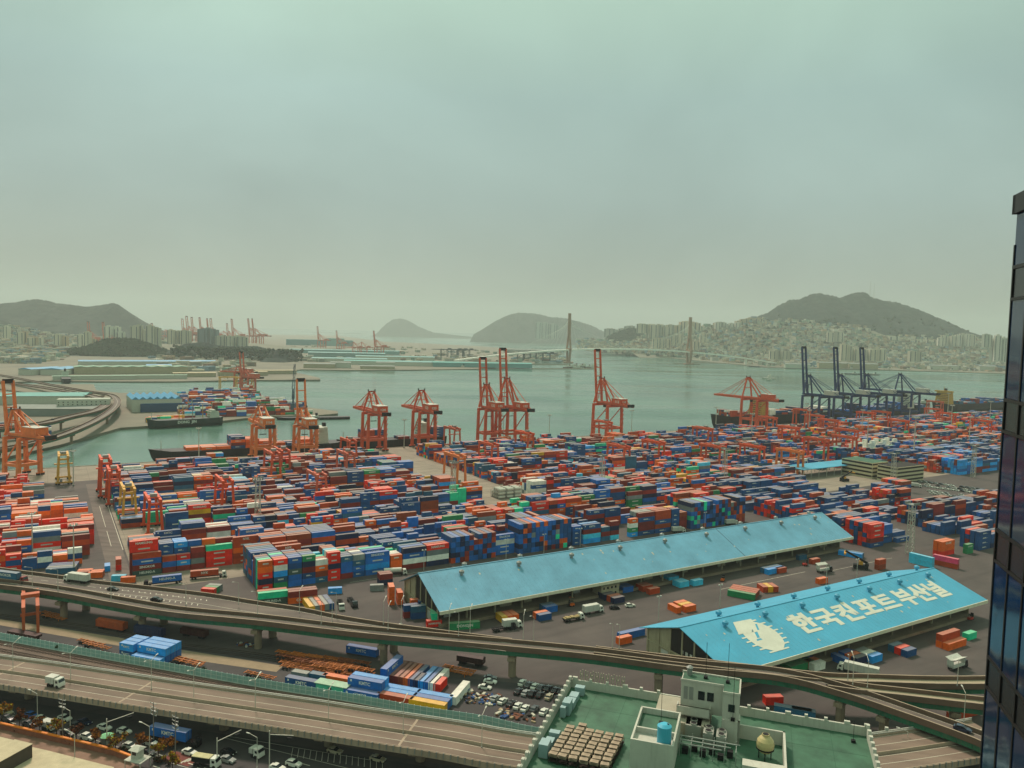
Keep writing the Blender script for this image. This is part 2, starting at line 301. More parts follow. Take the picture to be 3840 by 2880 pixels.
hill('mountain', [('A2', 1880, 400), ('A2', 1960, 355), ('A2', 2060, 290), ('A2', 2150, 245), ('A2', 2212, 225), ('A3', 60, 212), ('A3', 200, 220), ('A3', 330, 250), ('A3', 450, 260), ('A3', 560, 285), ('A3', 680, 320), ('A3', 760, 360), ('A3', 900, 440), ('A3', 1100, 470)], 9600, 900, 700, seed=4, rough=30)
hz_m = hill('hill', [('A3', 760, 480), ('A3', 820, 425), ('A3', 900, 385), ('A3', 1010, 350), ('A3', 1120, 350), ('A3', 1160, 400), ('A3', 1230, 470)], 5400, 300, 250, seed=5, rough=8)
hz_l = hill('hill', [('A1', 560, 570), ('A1', 640, 535), ('A1', 760, 505), ('A1', 850, 470), ('A1', 930, 448), ('A1', 1040, 442), ('A1', 1130, 440), ('A1', 1200, 455), ('A1', 1300, 490), ('A1', 1380, 520), ('A1', 1480, 560)], 2850, 190, 220, seed=6, rough=8)
# ---------------------------------------------------------------- containers
PAL = {  # key: (srgb, plain name)
 'nv': ('17406C', 'navy blue'), 'dn': ('131F3C', 'dark navy'), 'bl': ('155594', 'blue'), 'bb': ('2482C4', 'bright blue'), 'sb': ('48A4C4', 'sky blue'),
 'tb': ('24506A', 'teal blue'), 'mr': ('6A2420', 'maroon'), 'rb': ('943A22', 'red-brown'), 'br': ('7A3620', 'rust brown'), 'rd': ('C03226', 'red'), 'or': ('EE5C16', 'orange'),
 'oy': ('E8942A', 'amber'), 'gr': ('227048', 'green'), 'te': ('22AC84', 'turquoise'), 'gy': ('687070', 'grey'), 'wh': ('D2CFBE', 'white'), 'dg': ('33443F', 'dark green'), 'pk': ('C84A68', 'pink')}
LOGO = {'K': 'KMTC', 'C': 'CK LINE', 'S': 'SINOKOR', 'H': 'HEUNG-A', 'N': 'NAMSUNG', 'Y': 'NYK', 'D': 'DONGJIN', 'O': 'ONE', 'L': 'LINE', 'J': 'HJTC'}
DEF = {'nv': 'K', 'or': 'C', 'bl': 'S', 'rd': 'N', 'mr': '', 'rb': 'Y', 'gr': 'D', 'dg': 'H', 'bb': 'L', 'pk': 'O', 'te': '', 'sb': 'J', 'wh': 'K', 'tb': 'S', 'dn': 'K', 'br': 'Y'}
LEN = {40: 12.19, 20: 6.06}; CH = 2.68; CW = 2.44
m_white = mat('white_lettering', 'D8DACE', .6, var=.03); m_darklet = mat('dark_lettering', '39424C', .6, var=.03)
m_rod = mat('door_hardware', '8B8C86', .5, metal=.4)
def vivid(h, s=1.12, g=1.5):
    c = lin(h); l = sum(c) / 3; return tuple(max(.002, min(.85, (l + (x - l) * s) * g)) for x in c)
PAL = {k: (vivid(c), n) for k, (c, n) in PAL.items()}
CM = {k: mat('painted_steel_' + n.replace(' ', '_').replace('-', '_'), c, .55, corr=1.15, var=.16, scale=.5, dust_sheen=.36, streak=.16) for k, (c, n) in PAL.items()}
CMESH = {}; TXT = {}
def txt_geo(word, size):
    k = (word, size)
    if k not in TXT:
        me = text_mesh(word, size, m_white, bold=.03); TXT[k] = ([tuple(v.co) for v in me.vertices], [tuple(p.vertices) for p in me.polygons]); bpy.data.meshes.remove(me)
    return TXT[k]
def put_text(b, word, size, fn, mt=None):
    vs, fs = txt_geo(word, size); b.use(mt or m_white); b.add([fn(x, y) for x, y, _ in vs], fs)
def con_mesh(size, col, logo):
    k = (size, col, logo)
    if k in CMESH: return CMESH[k]
    L = LEN[size]; x, y, h = L / 2, CW / 2, CH - .03; m = CM[col]; b = MB().use(m)
    b.box(-x + .06, -y + .045, .1, x - .06, y - .045, h - .04)
    for sx in (-1, 1):
        for sy in (-1, 1): b.cbox(sx * (x - .09), sy * (y - .09), 0, .18, .18, h)
        b.box(sx * x, -y + .18, h - .16, sx * (x - .1), y - .18, h); b.box(sx * x, -y + .18, .02, sx * (x - .1), y - .18, .2)
    for sy in (-1, 1):
        b.box(-x + .18, sy * y, h - .12, x - .18, sy * (y - .07), h - .002); b.box(-x + .18, sy * y, .0, x - .18, sy * (y - .07), .16)
    if logo:
        w = LOGO[logo]; lm = m_darklet if col == 'wh' else m_white; sz = 1.5 if size == 40 else 1.0
        for s in (-1, 1):
            put_text(b, w, sz, lambda px, py: (px * -s if s > 0 else px, s * (y - .03), py + 1.45), lm)
            if logo == 'K':
                b.use(lm); q = [(.36, .2), (.62, .38)]; b.box(s * (x - .9), s * (y - .04), 1.55, s * (x - 1.5), s * (y - .03), 2.2)
    me = b.mesh('shipping_container'); CMESH[k] = me
    d = MB().use(m); d.box(x, -y + .2, .22, x + .03, -.02, h - .2); d.box(x, .02, .22, x + .03, y - .2, h - .2); d.use(m_rod)
    for q in (-.85, -.38, .38, .85): d.bar((x + .05, q, .2), (x + .05, q, h - .16), .05)
    CMESH[k + ('door',)] = d.mesh('door'); return me
NCON = [0]
def container(x, y, z, size, col, logo, rz, label, group=None, name='shipping_container'):
    me = con_mesh(size, col, logo); o = bpy.data.objects.new(name, me); COL.objects.link(o); o.location = (x, y, z); o.rotation_euler = (0, 0, rz)
    d = bpy.data.objects.new('door', CMESH[(size, col, logo, 'door')]); COL.objects.link(d); d.parent = o
    NCON[0] += 1; return tag(o, label, 'shipping container', group)
CON = []          # yard containers: dict rows
ORD = ['bottom', 'second', 'third', 'fourth', 'fifth', 'sixth', 'seventh']
def nth(n): return f"{n}{'th' if 10 <= n % 100 <= 20 else {1: 'st', 2: 'nd', 3: 'rd'}.get(n % 10, 'th')}"
def parse(s):
    out = []
    for w in s.split():
        c = w[:2]; lg = w[2:3] if len(w) > 2 else ''
        out.append((c, lg if lg != '-' else ''))
    return out
def stack(u, v, size, spec, ori=0, where='', idx=0, hf=0, hs=0):
    """u,v = near-left corner in the yard frame; ori 0 = long side along u, 1 = along v"""
    L = LEN[size]; n = len(spec)
    for t, (c, lg) in enumerate(spec):
        if t < n - 1 and t < min(hf, hs): continue        # walled in on every side that can be seen
        cu, cv = (u + L / 2, v + CW / 2) if ori == 0 else (u + CW / 2, v + L / 2)
        CON.append((cu, cv, t * CH, size, c, lg, ori, t, n, where, idx))
YARD = ['nvK'] * 26 + ['nv'] * 8 + ['dn'] * 8 + ['mr'] * 17 + ['rb'] * 7 + ['rbY'] * 3 + ['br'] * 4 + ['orC'] * 10 + ['or'] * 2 + ['rdN'] * 7 + ['rd'] * 2 + ['blS'] * 9 + ['bl'] * 7 + ['bb'] * 2 + ['sb'] * 1 + ['tb'] * 4 + ['te'] * 2 + ['gr'] * 2 + ['grD'] + ['gy'] * 2 + ['wh'] * 2 + ['oy']
RED = ['mr'] * 8 + ['rb'] * 7 + ['rdN'] * 6 + ['or'] * 3 + ['br'] * 3 + ['nv'] * 5 + ['bl'] * 3 + ['gy']
def block(u0, u1, v0, rows, where, lo=1, hi=5, mean=3.3, pal=YARD, holes=(), p20=.3, seed=None, gap=.12):
    r = random.Random(seed if seed is not None else int(u0 * 7 + v0 * 13)); u = u0; idx = 0; walk = 0; prevh = [[0] * rows]
    heights = {}
    while u + 12.2 <= u1:
        walk = walk * .55 + r.gauss(0, 1.15); base = min(hi, max(lo, mean + walk)); two = r.random() < p20; colbase = r.choice(pal); hs = []; idx += 1
        for j in range(rows):
            v = v0 + j * 2.85
            if any(a <= u + 6 <= b and c <= v <= d for a, b, c, d in holes): hs.append(0); continue
            h = int(round(base + r.gauss(0, .5))); h = max(0 if r.random() < gap else lo, min(hi, h))
            if r.random() < gap * .5: h = 0
            hf = hs[j - 1] if j else 0; hp = prevh[-1][j]
            for k in range(2 if two else 1):
                hk = h if k == 0 else max(0, min(hi, h + r.choice((0, 0, 1, -1)))); sp = []
                for t in range(hk):
                    c = colbase if r.random() < .45 else r.choice(pal)
                    sp.append((c[:2], c[2:3]))
                stack(u + k * 6.2, v, 20 if two else 40, sp, 0, where + '|' + str(j), idx * 2 + k, hf, hp if k == 0 else h)
            hs.append(h)
        prevh.append(hs); u += 12.65
# --- hand-surveyed rows facing the camera
def row(where, v, items):
    for i, (u, size, spec, *o) in enumerate(items): stack(u, v, size, parse(spec), o[0] if o else 0, where + '|0', i + 1)
row('edge by the crane lane', 394.3, [(33.4, 40, 'dgH mrS blS rb'), (46.1, 20, 'mr bl rb'), (52.4, 20, 'mr bbL rdN'), (58.8, 20, 'mr gy- mr mr'), (65.6, 40, 'rdN rdN rdN te'), (78.3, 40, 'rbY rbY or rbY rbY')])
row('edge by the crane lane', 397.3, [(32.4, 40, 'mr mr mr mr rdN rdN'), (45.2, 20, 'bl bl blK nvK nvK'), (51.6, 20, 'bl bl blK nvK bbK'), (57.9, 20, 'bl bl blK tbK bl'), (64.3, 20, 'rd rd or or or'), (78.3, 40, 'rb rb mr mr')])
row('edge by the crane lane', 400.3, [(45.2, 20, 'bl bl blK nvK nv'), (51.6, 20, 'bl bl blK nvK bb'), (57.9, 20, 'bl bl nvK bl')])
row('edge by the crane lane', 403.2, [(45.2, 20, 'bl bl blK nvK nv'), (51.6, 20, 'bl bl blK nvK bb')])
FR = [(80.0, 20, 'rdN dn rdN or orN'), (86.7, 20, 'gr tbS bb wh- rdL'), (93.2, 20, 'bl bl dgH nv blS'), (99.6, 20, 'bl nvK mr dn grD'), (105.6, 20, 'tbK br orC wh'), (111.4, 20, 'rdN rdN dn rdN rdN'),
      (117.8, 20, 'mr bl bl tbK'), (123.4, 20, 'nvK blK tbK gy'), (129.9, 40, 'blS bb- blS blS'), (142.7, 20, 'or or orN'), (149.2, 40, 'mr wh- blH dn'), (162.0, 40, 'dn wh- gy- rdN')]
row('yard corner before the sheds', 348.2, FR)
rr = random.Random(5)
for j, (off, pal) in enumerate([(2.9, 0), (5.8, 0), (8.7, 0), (11.6, 0)]):      # rows right behind the front edge, in long runs of one roof colour
    it = []
    for k, (u, size, spec, *o) in enumerate(FR):
        n = len(spec.split()) + rr.choice((0, 0, 0, -1)); c = rr.choice(['blS', 'bl', 'tb', 'nvK', 'mr', 'te', 'wh', 'rb', 'sb']); it.append((u, size, ' '.join([c] * max(2, n))))
    row('yard corner before the sheds', 348.2 + off, it)
u = 174.9
def endon(u0, n, v, tiers, pal, where):
    for i in range(n):
        stack(u0 + i * 2.62, v, 40, [(lambda c: (c[:2], c[2:3]))(rr.choice(pal)) for _ in range(tiers - (rr.random() < .15))], 1, where + '|0', i + 1)
BLU = ['nvK'] * 8 + ['bl'] * 5 + ['dn'] * 3 + ['mr', 'rb', 'gy', 'te', 'or']
endon(175.2, 10, 347.5, 5, ['dn', 'nvK', 'nv', 'mr', 'rb', 'bl', 'bl'], 'end-on block beside shed ridge')
row('edge between end-on blocks', 350.0, [(202.0, 40, 'blS blH wh- blS')])
endon(215.0, 13, 346.5, 6, BLU, 'end-on dark blue block')
endon(221.0, 6, 359.5, 6, BLU, 'end-on dark blue block')
row('edge past the blue block', 347.5, [(250.5, 20, 'nvK nvK nvK blK'), (258.0, 40, 'bb sb mr nvK'), (270.8, 20, 'tb mr tb'), (277.4, 20, 'sb mr dn mr'),
    (291.5, 20, 'bbS grD wh- orN'), (298.2, 40, 'nvK mr mr nvK mr'), (311.0, 40, 'nvK br nvK rb rb'), (324.0, 20, 'nvK nvK nvK nvK nv'), (330.3, 20, 'mr mr mr br')])
row('edge past the blue block', 350.6, [(250.5, 20, 'nvK nvK nvK bl'), (258.0, 40, 'bb sb mr bb'), (270.8, 20, 'tb mr rb'), (298.2, 40, 'nvK mr mr nvK gy'), (311.0, 40, 'nvK br nvK rb rb'), (324.0, 20, 'nvK nvK nvK rb rb'), (330.3, 20, 'mr mr mr br')])
row('edge past the blue block', 353.6, [(298.2, 40, 'nvK mr mr nvK gy'), (311.0, 40, 'nvK br nvK rb rb'), (324.0, 20, 'nvK nvK nvK rb oy')])
endon(338.0, 18, 345.5, 6, BLU + ['mr', 'rb', 'br'], 'farther end-on blue block')
# --- procedural yard blocks in the yard frame
HO = [(262, 299, 412, 610), (58, 78, 455, 472)]
for k, v0 in enumerate([363.5, 386.5]): block(80 if k == 0 else 90, 205, v0, 6 if k else 6, f'{["near","second"][k]} block behind yard corner', mean=3.8, hi=5, seed=20 + k)
for k, v0 in enumerate([375, 399]): block(206, 400, v0, 6, f'{["near","second"][k]} block behind end-on stacks', mean=3.7, hi=6, seed=40 + k)
vs = [(418, 5), (441, 5), (467.5, 6), (492, 6), (517, 6), (542, 6), (567, 6), (592, 6), (617, 6), (642, 6), (664, 3)]
for k, (v0, n) in enumerate(vs):
    block(57 if 460 < v0 < 490 else 36, 262, v0, n, f'{nth(k + 1)} block left of crossroad', mean=3.3 if k != 3 else 2.6, holes=HO, seed=60 + k, hi=5)
    block(300, 592 if not 410 < v0 < 462 else 536, v0 + (0 if k else 4), n, f'{nth(k + 1)} block right of crossroad', mean=3.2, holes=HO, seed=80 + k, hi=5, p20=.2)
    if v0 > 500: block(628, 1300, v0, n, 'far end of the yard', mean=3.4, hi=5, seed=100 + k, p20=.1, pal=YARD + RED)
for k, v0 in enumerate([400, 424, 448, 474]): block(690 if k < 2 else 660, 1100, v0, 6, 'far right yard', mean=3.4, seed=140 + k, pal=YARD)
for k, (u0, u1, v0, n, mn) in enumerate([(402, 450, 268, 6, 5), (400, 456, 287, 5, 4), (396, 520, 306, 5, 3.6), (404, 540, 324, 5, 3.2), (408, 560, 342, 6, 4), (408, 500, 366, 6, 3.6), (412, 520, 390, 6, 3.2), (470, 560, 262, 6, 4), (478, 600, 284, 6, 3.4), (455, 520, 236, 4, 4)]):
    block(u0, u1, v0, n, f'{nth(k + 1)} block right of sheds', mean=mn, hi=5, seed=200 + k, pal=RED + YARD[:40], p20=.15)
# --- left yard beyond the paved lane
for k, (u1, v0, n, mn) in enumerate([(14, 428, 4, 3), (18, 443, 6, 3.4), (21, 464, 6, 3.4), (22, 486, 6, 3), (20, 508, 6, 3.2), (16, 530, 6, 3), (4, 553, 6, 3), (-8, 577, 6, 3), (-2, 601, 6, 2.6), (-12, 626, 5, 2.4)]):
    block(u1 + .3 - 12.65 * 12, u1 + .35, v0, n, f'{nth(k + 1)} block left of lane', mean=mn, hi=5, seed=300 + k, pal=['rdN'] * 6 + ['rb'] * 5 + ['mr'] * 4 + ['or'] * 3 + ['orC'] * 3 + ['blS'] * 4 + ['nv'] * 4 + ['te', 'gy', 'wh', 'wh'], p20=.45)
for i in range(7): stack(-66 + (i % 3) * 6.3, 560 - (i // 3) * 2.9, 20, [('wh', '')] * (5 - i % 2), 0, 'white stacks in left yard|0', i + 1)
# ---------------------------------------------------------------- quay cranes, yard cranes, masts
def crane_mats(tag_, c): return mat('crane_paint_' + tag_, c, .5, var=.14, scale=.25, streak=.25)
m_orange = crane_mats('orange', 'D2522A'); m_orange2 = crane_mats('light_orange', 'E67A3C'); m_blue = crane_mats('blue', '143062'); m_red = crane_mats('red', 'DC4C18'); m_yellow = crane_mats('yellow', 'D6A040'); m_palered = crane_mats('pale_red', 'CB5F42')
m_black = mat('black_rubber', '17181A', .8, var=.1); m_cable = mat('steel_cable', '4A4540', .6, metal=.3); m_glass = mat('dark_glass', '141C24', .15, var=.02, spec=.6)
m_housew = mat('white_sheet_metal', 'BDBFB4', .6, var=.08, streak=.3)
m_grey = mat('galvanised_steel', '8E918C', .5, metal=.3, var=.1); m_pole = mat('pole_paint', 'B9B6A8', .55, var=.08)
def sts(name, u, up, label, num='', mp=m_orange, mh=None, hb=38., apex=58., gauge=16., span=18., reach=36., back=24., lean=1.0, group='ship-to-shore cranes along the quay', v=None, loc=None, rz=None, top=None, mast=True):
    """origin at the foot of the crane between the rails; +y over the water"""
    p = loc or (*uv(u, (v if v is not None else QV - 4)), .3); T = empty(name, p, PHI if rz is None else rz, label, 'quay crane', group); G = gauge; w = span / 2; mh = mh or mp
    lw = 2.6
    for y in (0, -G):
        for x in (-w, w):
            b = MB().use(mp).bar((x, y, 1.6), (x * .92, y, hb - 1), lw, lw * 1.1, w2=lw * .85); b.use(m_black)
            b.obj('leg', T); b = MB().use(m_black)
            for k in (-1, 1): b.cbox(x + k * 1.8, y, 0, 2.8, 1.0, 1.5)
            b.use(mp).cbox(x, y, 1.2, 6.4, 1.2, .9); b.obj('bogie', T)
    for y in (0, -G):
        MB().use(mp).bar((-w, y, hb * .30), (w, y, hb * .30), 1.8, 2.2).obj('sill_beam', T)
        MB().use(mp).bar((-w * .92, y, hb - 2), (w * .92, y, hb - 2), 1.9, 2.6).obj('cross_beam', T)
    for x in (-w, w):
        b = MB().use(mp).bar((x, 0, hb * .30), (x, -G, hb * .30), 1.7, 2.0)
        b.bar((x * .97, 0, hb * .34), (x * .93, -G, hb * .92), .8); b.obj('portal_brace', T)
    gw = min(w * .55, 3.8)
    for x in (-gw, gw): MB().use(mp).bar((x, 2, hb), (x, -G - back, hb), 1.5, 3.2).obj('girder', T)
    g = MB().use(mp)
    for k in range(0, 7): y = 2 - k * (G + back + 2) / 6; g.bar((-gw, y, hb), (gw, y, hb), .5, .8)
    g.use(m_cable).box(-gw - 1.8, 0, hb - .6, -gw - .5, -G - back, hb - .5); g.obj('walkway', T)
    # apex frame over the water-side legs
    a = MB().use(mp)
    for x in (-1, 1): a.bar((x * w * .9, 0, hb), (x * 2.6, -1.5 * lean, apex), 1.5, 1.5); a.bar((x * gw, -G, hb), (x * 2.4, -1.5 * lean, apex), 1.2, 1.2)
    a.bar((-3.2, -1.5 * lean, apex), (3.2, -1.5 * lean, apex), 1.1, 1.2)
    if mast: a.bar((-w * .6, -.6, hb + (apex - hb) * .5), (w * .6, -.6, hb + (apex - hb) * .5), .6, .8)
    a.use(m_cable).box(-3.6, -3, apex + .6, 3.6, .5, apex + .7)
    for x in (-1, 1): a.bar((x * 3.4, -1, apex), (x * 3.4, -1, apex + 2.2), .9)
    a.obj('apex_frame', T)
    s = MB().use(mp)
    for x in (-1, 1): s.bar((x * 2.4, -1.5 * lean, apex), (x * gw, -G - back * .8, hb + 1), .5)
    s.obj('back_stay', T)
    # boom
    L = reach; b = MB().use(mp); hinge = (0, 3, hb); ang = R(84) if up else 0.0; c_, s_ = math.cos(ang), math.sin(ang)
    def bp_(x, d, q): return (x, 3 + d * c_ - q * s_, hb + d * s_ + q * c_)
    for x in (-gw, gw): b.bar(bp_(x, 0, 0), bp_(x, L, .0), 1.6, 2.9, w2=1.3)
    n = max(3, int(L / 9))
    for k in range(n + 1): b.bar(bp_(-gw, L * k / n, 0), bp_(gw, L * k / n, 0), .6, .9)
    b.bar(bp_(-gw, L, 0), bp_(gw, L, 0), 1.3, 2.2)
    if up: b.use(m_black).bar(bp_(-gw, L * .995, 0), bp_(gw, L * .995, 0), 2.0, 3.2)
    b.obj('boom', T)
    s = MB().use(mp)
    for x in (-1, 1):
        if up:
            s.bar((x * 2.4, -1.5 * lean, apex), bp_(x * gw, L * .36, 1.5), .35); s.bar((x * 2.4, -1.5 * lean, apex), (x * 2.0, 1.2, hb + 4), .4); s.bar((x * 2.0, 1.2, hb + 4), bp_(x * gw, L * .3, 1.5), .35)
        else:
            s.bar((x * 2.4, -1.5 * lean, apex), bp_(x * gw, L * .88, 1), .5); s.bar((x * 2.4, -1.5 * lean, apex), bp_(x * gw, L * .45, 1), .5)
    s.obj('fore_stay', T)
    hy = -G - back * .32
    h = MB().use(mh).box(-gw - 1.2, hy - 7.5, hb + 1.65, gw + 1.2, hy + 8.5, hb + 7.2); h.use(m_housew if mh == mp else m_housew).box(-gw - 1.4, hy - 7.7, hb + 7.2, gw + 1.4, hy + 8.7, hb + 7.5); hm = h.obj('machinery_house', T)
    if num:
        lt = MB(); put_text(lt, num, 4.2, lambda px, py: (-gw - 1.23, hy - 1 - px * 1.25, hb + 3.7 + py * .9)); lt.obj('lettering', hm)
        lt = MB(); put_text(lt, num, 3.4, lambda px, py: (px * 1.1, hy - 7.53, hb + 3.7 + py * .9)); lt.obj('lettering', hm)
    ty = -G * .45; t = MB().use(m_black).box(-gw - .3, ty - 2.5, hb - 2.2, gw + .3, ty + 2.5, hb - 1.05).use(m_glass).box(-1.3, ty + 2.6, hb - 5, 1.3, ty + 5.2, hb - 2.2); t.obj('trolley', T)
    t = MB().use(m_cable)
    for x in (-2, 2): t.bar((x, ty, hb - 2), (x, ty, hb - 9), .12)
    t.use(m_black).box(-3, ty - .6, hb - 9.6, 3, ty + .6, hb - 9); t.obj('spreader', T)
    MB().use(m_black).box(-gw - .5, -G - back - 1.5, hb - 1, gw + .5, -G - back + 1, hb + 2.2).obj('counterweight', T); e = MB().use(mp)
    for k in range(5): z = hb * .32 + k * hb * .13; e.box(w + .8, -G - 1, z, w + 2.2, -G + 1.2, z + .15); e.bar((w + 1.2, -G + 1, z), (w + 1.8, -G - .8, z + hb * .13), .3)
    e.obj('stair_tower', T)
    return T
ORA = 'orange ship-to-shore crane'
QC = [
 (('quay_crane', 0, True, 'huge orange raised crane at the left edge, over a white ship bridge'), dict(mp=m_orange2, hb=31, apex=50, reach=41, gauge=16, span=17, back=24, loc=(-379, 590, .2), rz=R(66))),
 (('quay_crane', 167, False, 'orange crane without visible boom, numbered 114, behind the clustered orange yard cranes'), dict(num='114', mp=m_orange2, hb=30, apex=46, reach=30, gauge=16, span=17, back=18)),
 (('quay_crane', 205, True, 'orange crane numbered 115 with boom raised, nearest the end of the opposite container pier'), dict(num='115', mp=m_orange2, hb=28, apex=43, reach=41, gauge=16, span=17, back=18)),
 (('quay_crane', 272, False, 'orange crane numbered 124 with lowered boom, over the bow of the black ship'), dict(num='124', hb=38, apex=57, reach=37)),
 (('quay_crane', 325, False, 'orange crane numbered 123 with lowered boom, before the white ship bridge'), dict(num='123', hb=38, apex=57, reach=37)),
 (('quay_crane', 400, True, 'shorter raised orange crane of the close pair at mid quay'), dict(num='135', hb=38, apex=62, reach=52)),
 (('quay_crane', 425, True, 'taller raised orange crane of the close pair at mid quay'), dict(num='132', hb=38, apex=68, reach=62, gauge=24, span=25, back=26)),
 (('quay_crane', 553, True, 'lone raised orange crane numbered 113 standing apart before the open harbour'), dict(num='113', hb=39, apex=67, reach=61, gauge=26, span=22, back=28)),
 (('quay_crane', 795, False, 'orange crane with lowered boom over the yellow-housed ship, next to the blue cranes'), dict(num='', mp=m_orange, hb=39, apex=66, reach=52, gauge=26, span=20, back=30)),
 (('quay_crane', 916, True, 'raised blue crane, first of the blue row from the orange cranes'), dict(mp=m_blue, mh=m_housew, hb=41, apex=68, reach=66, gauge=28, span=22, back=34)),
 (('quay_crane', 985, True, 'raised blue crane, middle one of the three raised blue cranes'), dict(mp=m_blue, mh=m_housew, hb=41, apex=68, reach=66, gauge=28, span=22, back=34)),
 (('quay_crane', 1046, True, 'raised blue crane beside the lowered blue boom'), dict(mp=m_blue, mh=m_housew, hb=41, apex=68, reach=66, gauge=28, span=22, back=34)),
 (('quay_crane', 1128, False, 'blue crane with its boom lowered, last of the blue row'), dict(mp=m_blue, mh=m_housew, hb=41, apex=68, reach=62, gauge=28, span=22, back=34))]
for a, k in QC: sts(*a, **k)
# --- rubber-tyred yard cranes (span along the yard v axis)
RPC = {}
def rtg(u, v0, label, mp=m_orange, h=20., span=23., wb=7.5, trol=.3, rot=0.):
    """u centre, v0 near leg row"""
    key = (mp.name, h, span, wb, trol)
    loc = (*uv(u, v0), 0)
    if key in RPC: return dup(RPC[key], loc, PHI + rot, label)
    T = empty('yard_gantry_crane', loc, PHI + rot, label, 'gantry crane', 'rubber-tyred yard gantry cranes'); RPC[key] = T; x0 = wb / 2
    for y in (0, span):
        for x in (-x0, x0): MB().use(mp).bar((x, y, 1.3), (x * .75, y, h - .8), 1.5, 1.6, w2=1.2).obj('leg', T)
        b = MB().use(mp).box(-x0 - 1.6, y - .55, 1.1, x0 + 1.6, y + .55, 2.2); b.obj('sill_beam', T); MB().use(mp).box(-x0 * .75, y - .5, h - 2.2, x0 * .75, y + .5, h - .9).obj('end_beam', T)
        for x in (-x0 - 1, -x0 + .8, x0 - .8, x0 + 1):
            c = MB().use(m_black); n = 12
            vs = [(x + .78 * math.cos(6.283 * i / n), y + s * .3, .78 + .78 * math.sin(6.283 * i / n)) for s in (-1, 1) for i in range(n)]
            c.add(vs, [tuple(range(n)), tuple(range(n, 2 * n))[::-1]] + [(i, n + i, n + (i + 1) % n, (i + 1) % n) for i in range(n)]); c.obj('wheel', T)
    for x in (-x0 * .75, x0 * .75): MB().use(mp).box(x - .7, -1.5, h - .9, x + .7, span + 1.5, h + 1.1).obj('girder', T)
    g = MB().use(m_grey).box(-2.6, -1.2, 2.2, -.9, 1.2, 4.4); g.obj('power_pack', T)
    ty = span * trol; t = MB().use(mp).box(-x0 * .75 - .4, ty - 2.6, h + .95, x0 * .75 + .4, ty + 2.6, h + 1.5); t.use(m_grey).box(-1.8, ty - 1.6, h + 1.5, 1.8, ty + 1.6, h + 3.2); t.obj('trolley', T)
    MB().use(m_housew).box(x0 * .75 - .2, ty + 2.8, h - 3.2, x0 * .75 + 1.6, ty + 4.8, h - .95).obj('cab', T)
    s = MB().use(m_cable)
    for x in (-1.5, 1.5): s.bar((x, ty, h + .9), (x, ty, h - 5.5), .12)
    s.use(mp).box(-6, ty - 1, h - 6.2, 6, ty + 1, h - 5.5); s.obj('spreader', T); return T
RG = [(34.0, 585, m_red, 25, 'tall bright red yard crane at the quay end of the paved lane'), (37.0, 556, m_red, 22, 'bright red yard crane just in front of the tallest red one by the lane'), (41.5, 507, m_yellow, 19, 'yellow yard crane at the head of the paved lane'),
 (51, 467, m_red, 19.5, 'bright orange-red yard crane nearest the camera, over the first row'), (10, 645, m_yellow, 20, 'yellow yard crane near the quay under the large left crane'), (159, 512, m_palered, 18, 'pale red yard crane left of the red five-high stack'),
 (148, 590, m_orange, 22, 'orange yard crane in the cluster behind the lattice mast, left'), (158, 600, m_orange, 22, 'orange yard crane in the cluster behind the lattice mast, right'), (199, 568, m_palered, 22, 'salmon yard crane over amber-topped stacks'),
 (272, 525, m_orange2, 22, 'bright orange yard crane standing at the concrete crossroad'), (352, 690, m_palered, 20, 'small salmon yard crane beside crane 123'), (483, 535, m_red, 20, 'red yard crane in the middle of the centre-right blocks'),
 (516, 492, m_orange, 20, 'orange yard crane left of the lattice mast over white tanks'), (551, 478, m_red, 20, 'deep red yard crane at the corner of the right yard road'), (556, 440, m_orange2, 21, 'bright orange yard crane beside the blue canopy'),
 (640, 478, m_orange, 22, 'tall orange yard crane beyond the cream office'), (690, 483, m_orange, 21, 'wide orange yard crane right behind the cream office'), (527, 668, m_orange, 22, 'orange yard crane under the lone raised crane'),
 (806, 590, m_orange, 22, 'orange yard crane in the far stacks below the second blue crane'), (835, 632, m_orange, 22, 'orange yard crane in the far stacks, left of its neighbour'), (884, 690, m_orange, 22, 'orange yard crane at the foot of the first blue crane'),
 (1052, 588, m_red, 22, 'red yard crane among the far stacks under a white mast'), (1215, 700, m_palered, 24, 'pale orange yard crane at the far quay near the yellow ship'), (940, 632, m_red, 22, 'red yard crane low among the far right stacks'), (770, 650, m_orange, 20, 'far orange yard crane left of the black ship bow')]
RG += [(x, y, q, 21, lb) for x, y, q, lb in [(96, 500, m_red, 'red yard crane left of the lattice tower in the left blocks'), (226, 640, m_orange, 'orange yard crane in front of crane 115'), (330, 575, m_orange, 'orange yard crane just right of the crossroad'), (398, 625, m_red, 'red yard crane below the close crane pair'), (430, 520, m_orange, 'orange yard crane in the centre blocks'), (600, 590, m_orange, 'orange yard crane behind the right lattice tower'), (700, 560, m_red, 'red yard crane below the lowered orange crane'), (745, 520, m_orange, 'orange yard crane over the middle right stacks'), (900, 560, m_red, 'red yard crane below the third blue crane'), (985, 640, m_orange, 'orange yard crane under the lowered blue boom'), (1010, 520, m_red, 'red yard crane left of the right-hand white stacks'), (1110, 640, m_orange, 'orange yard crane before the yellow ship')]]
for u, v, mm, h, lb in RG: rtg(u, v, lb, mm, h)
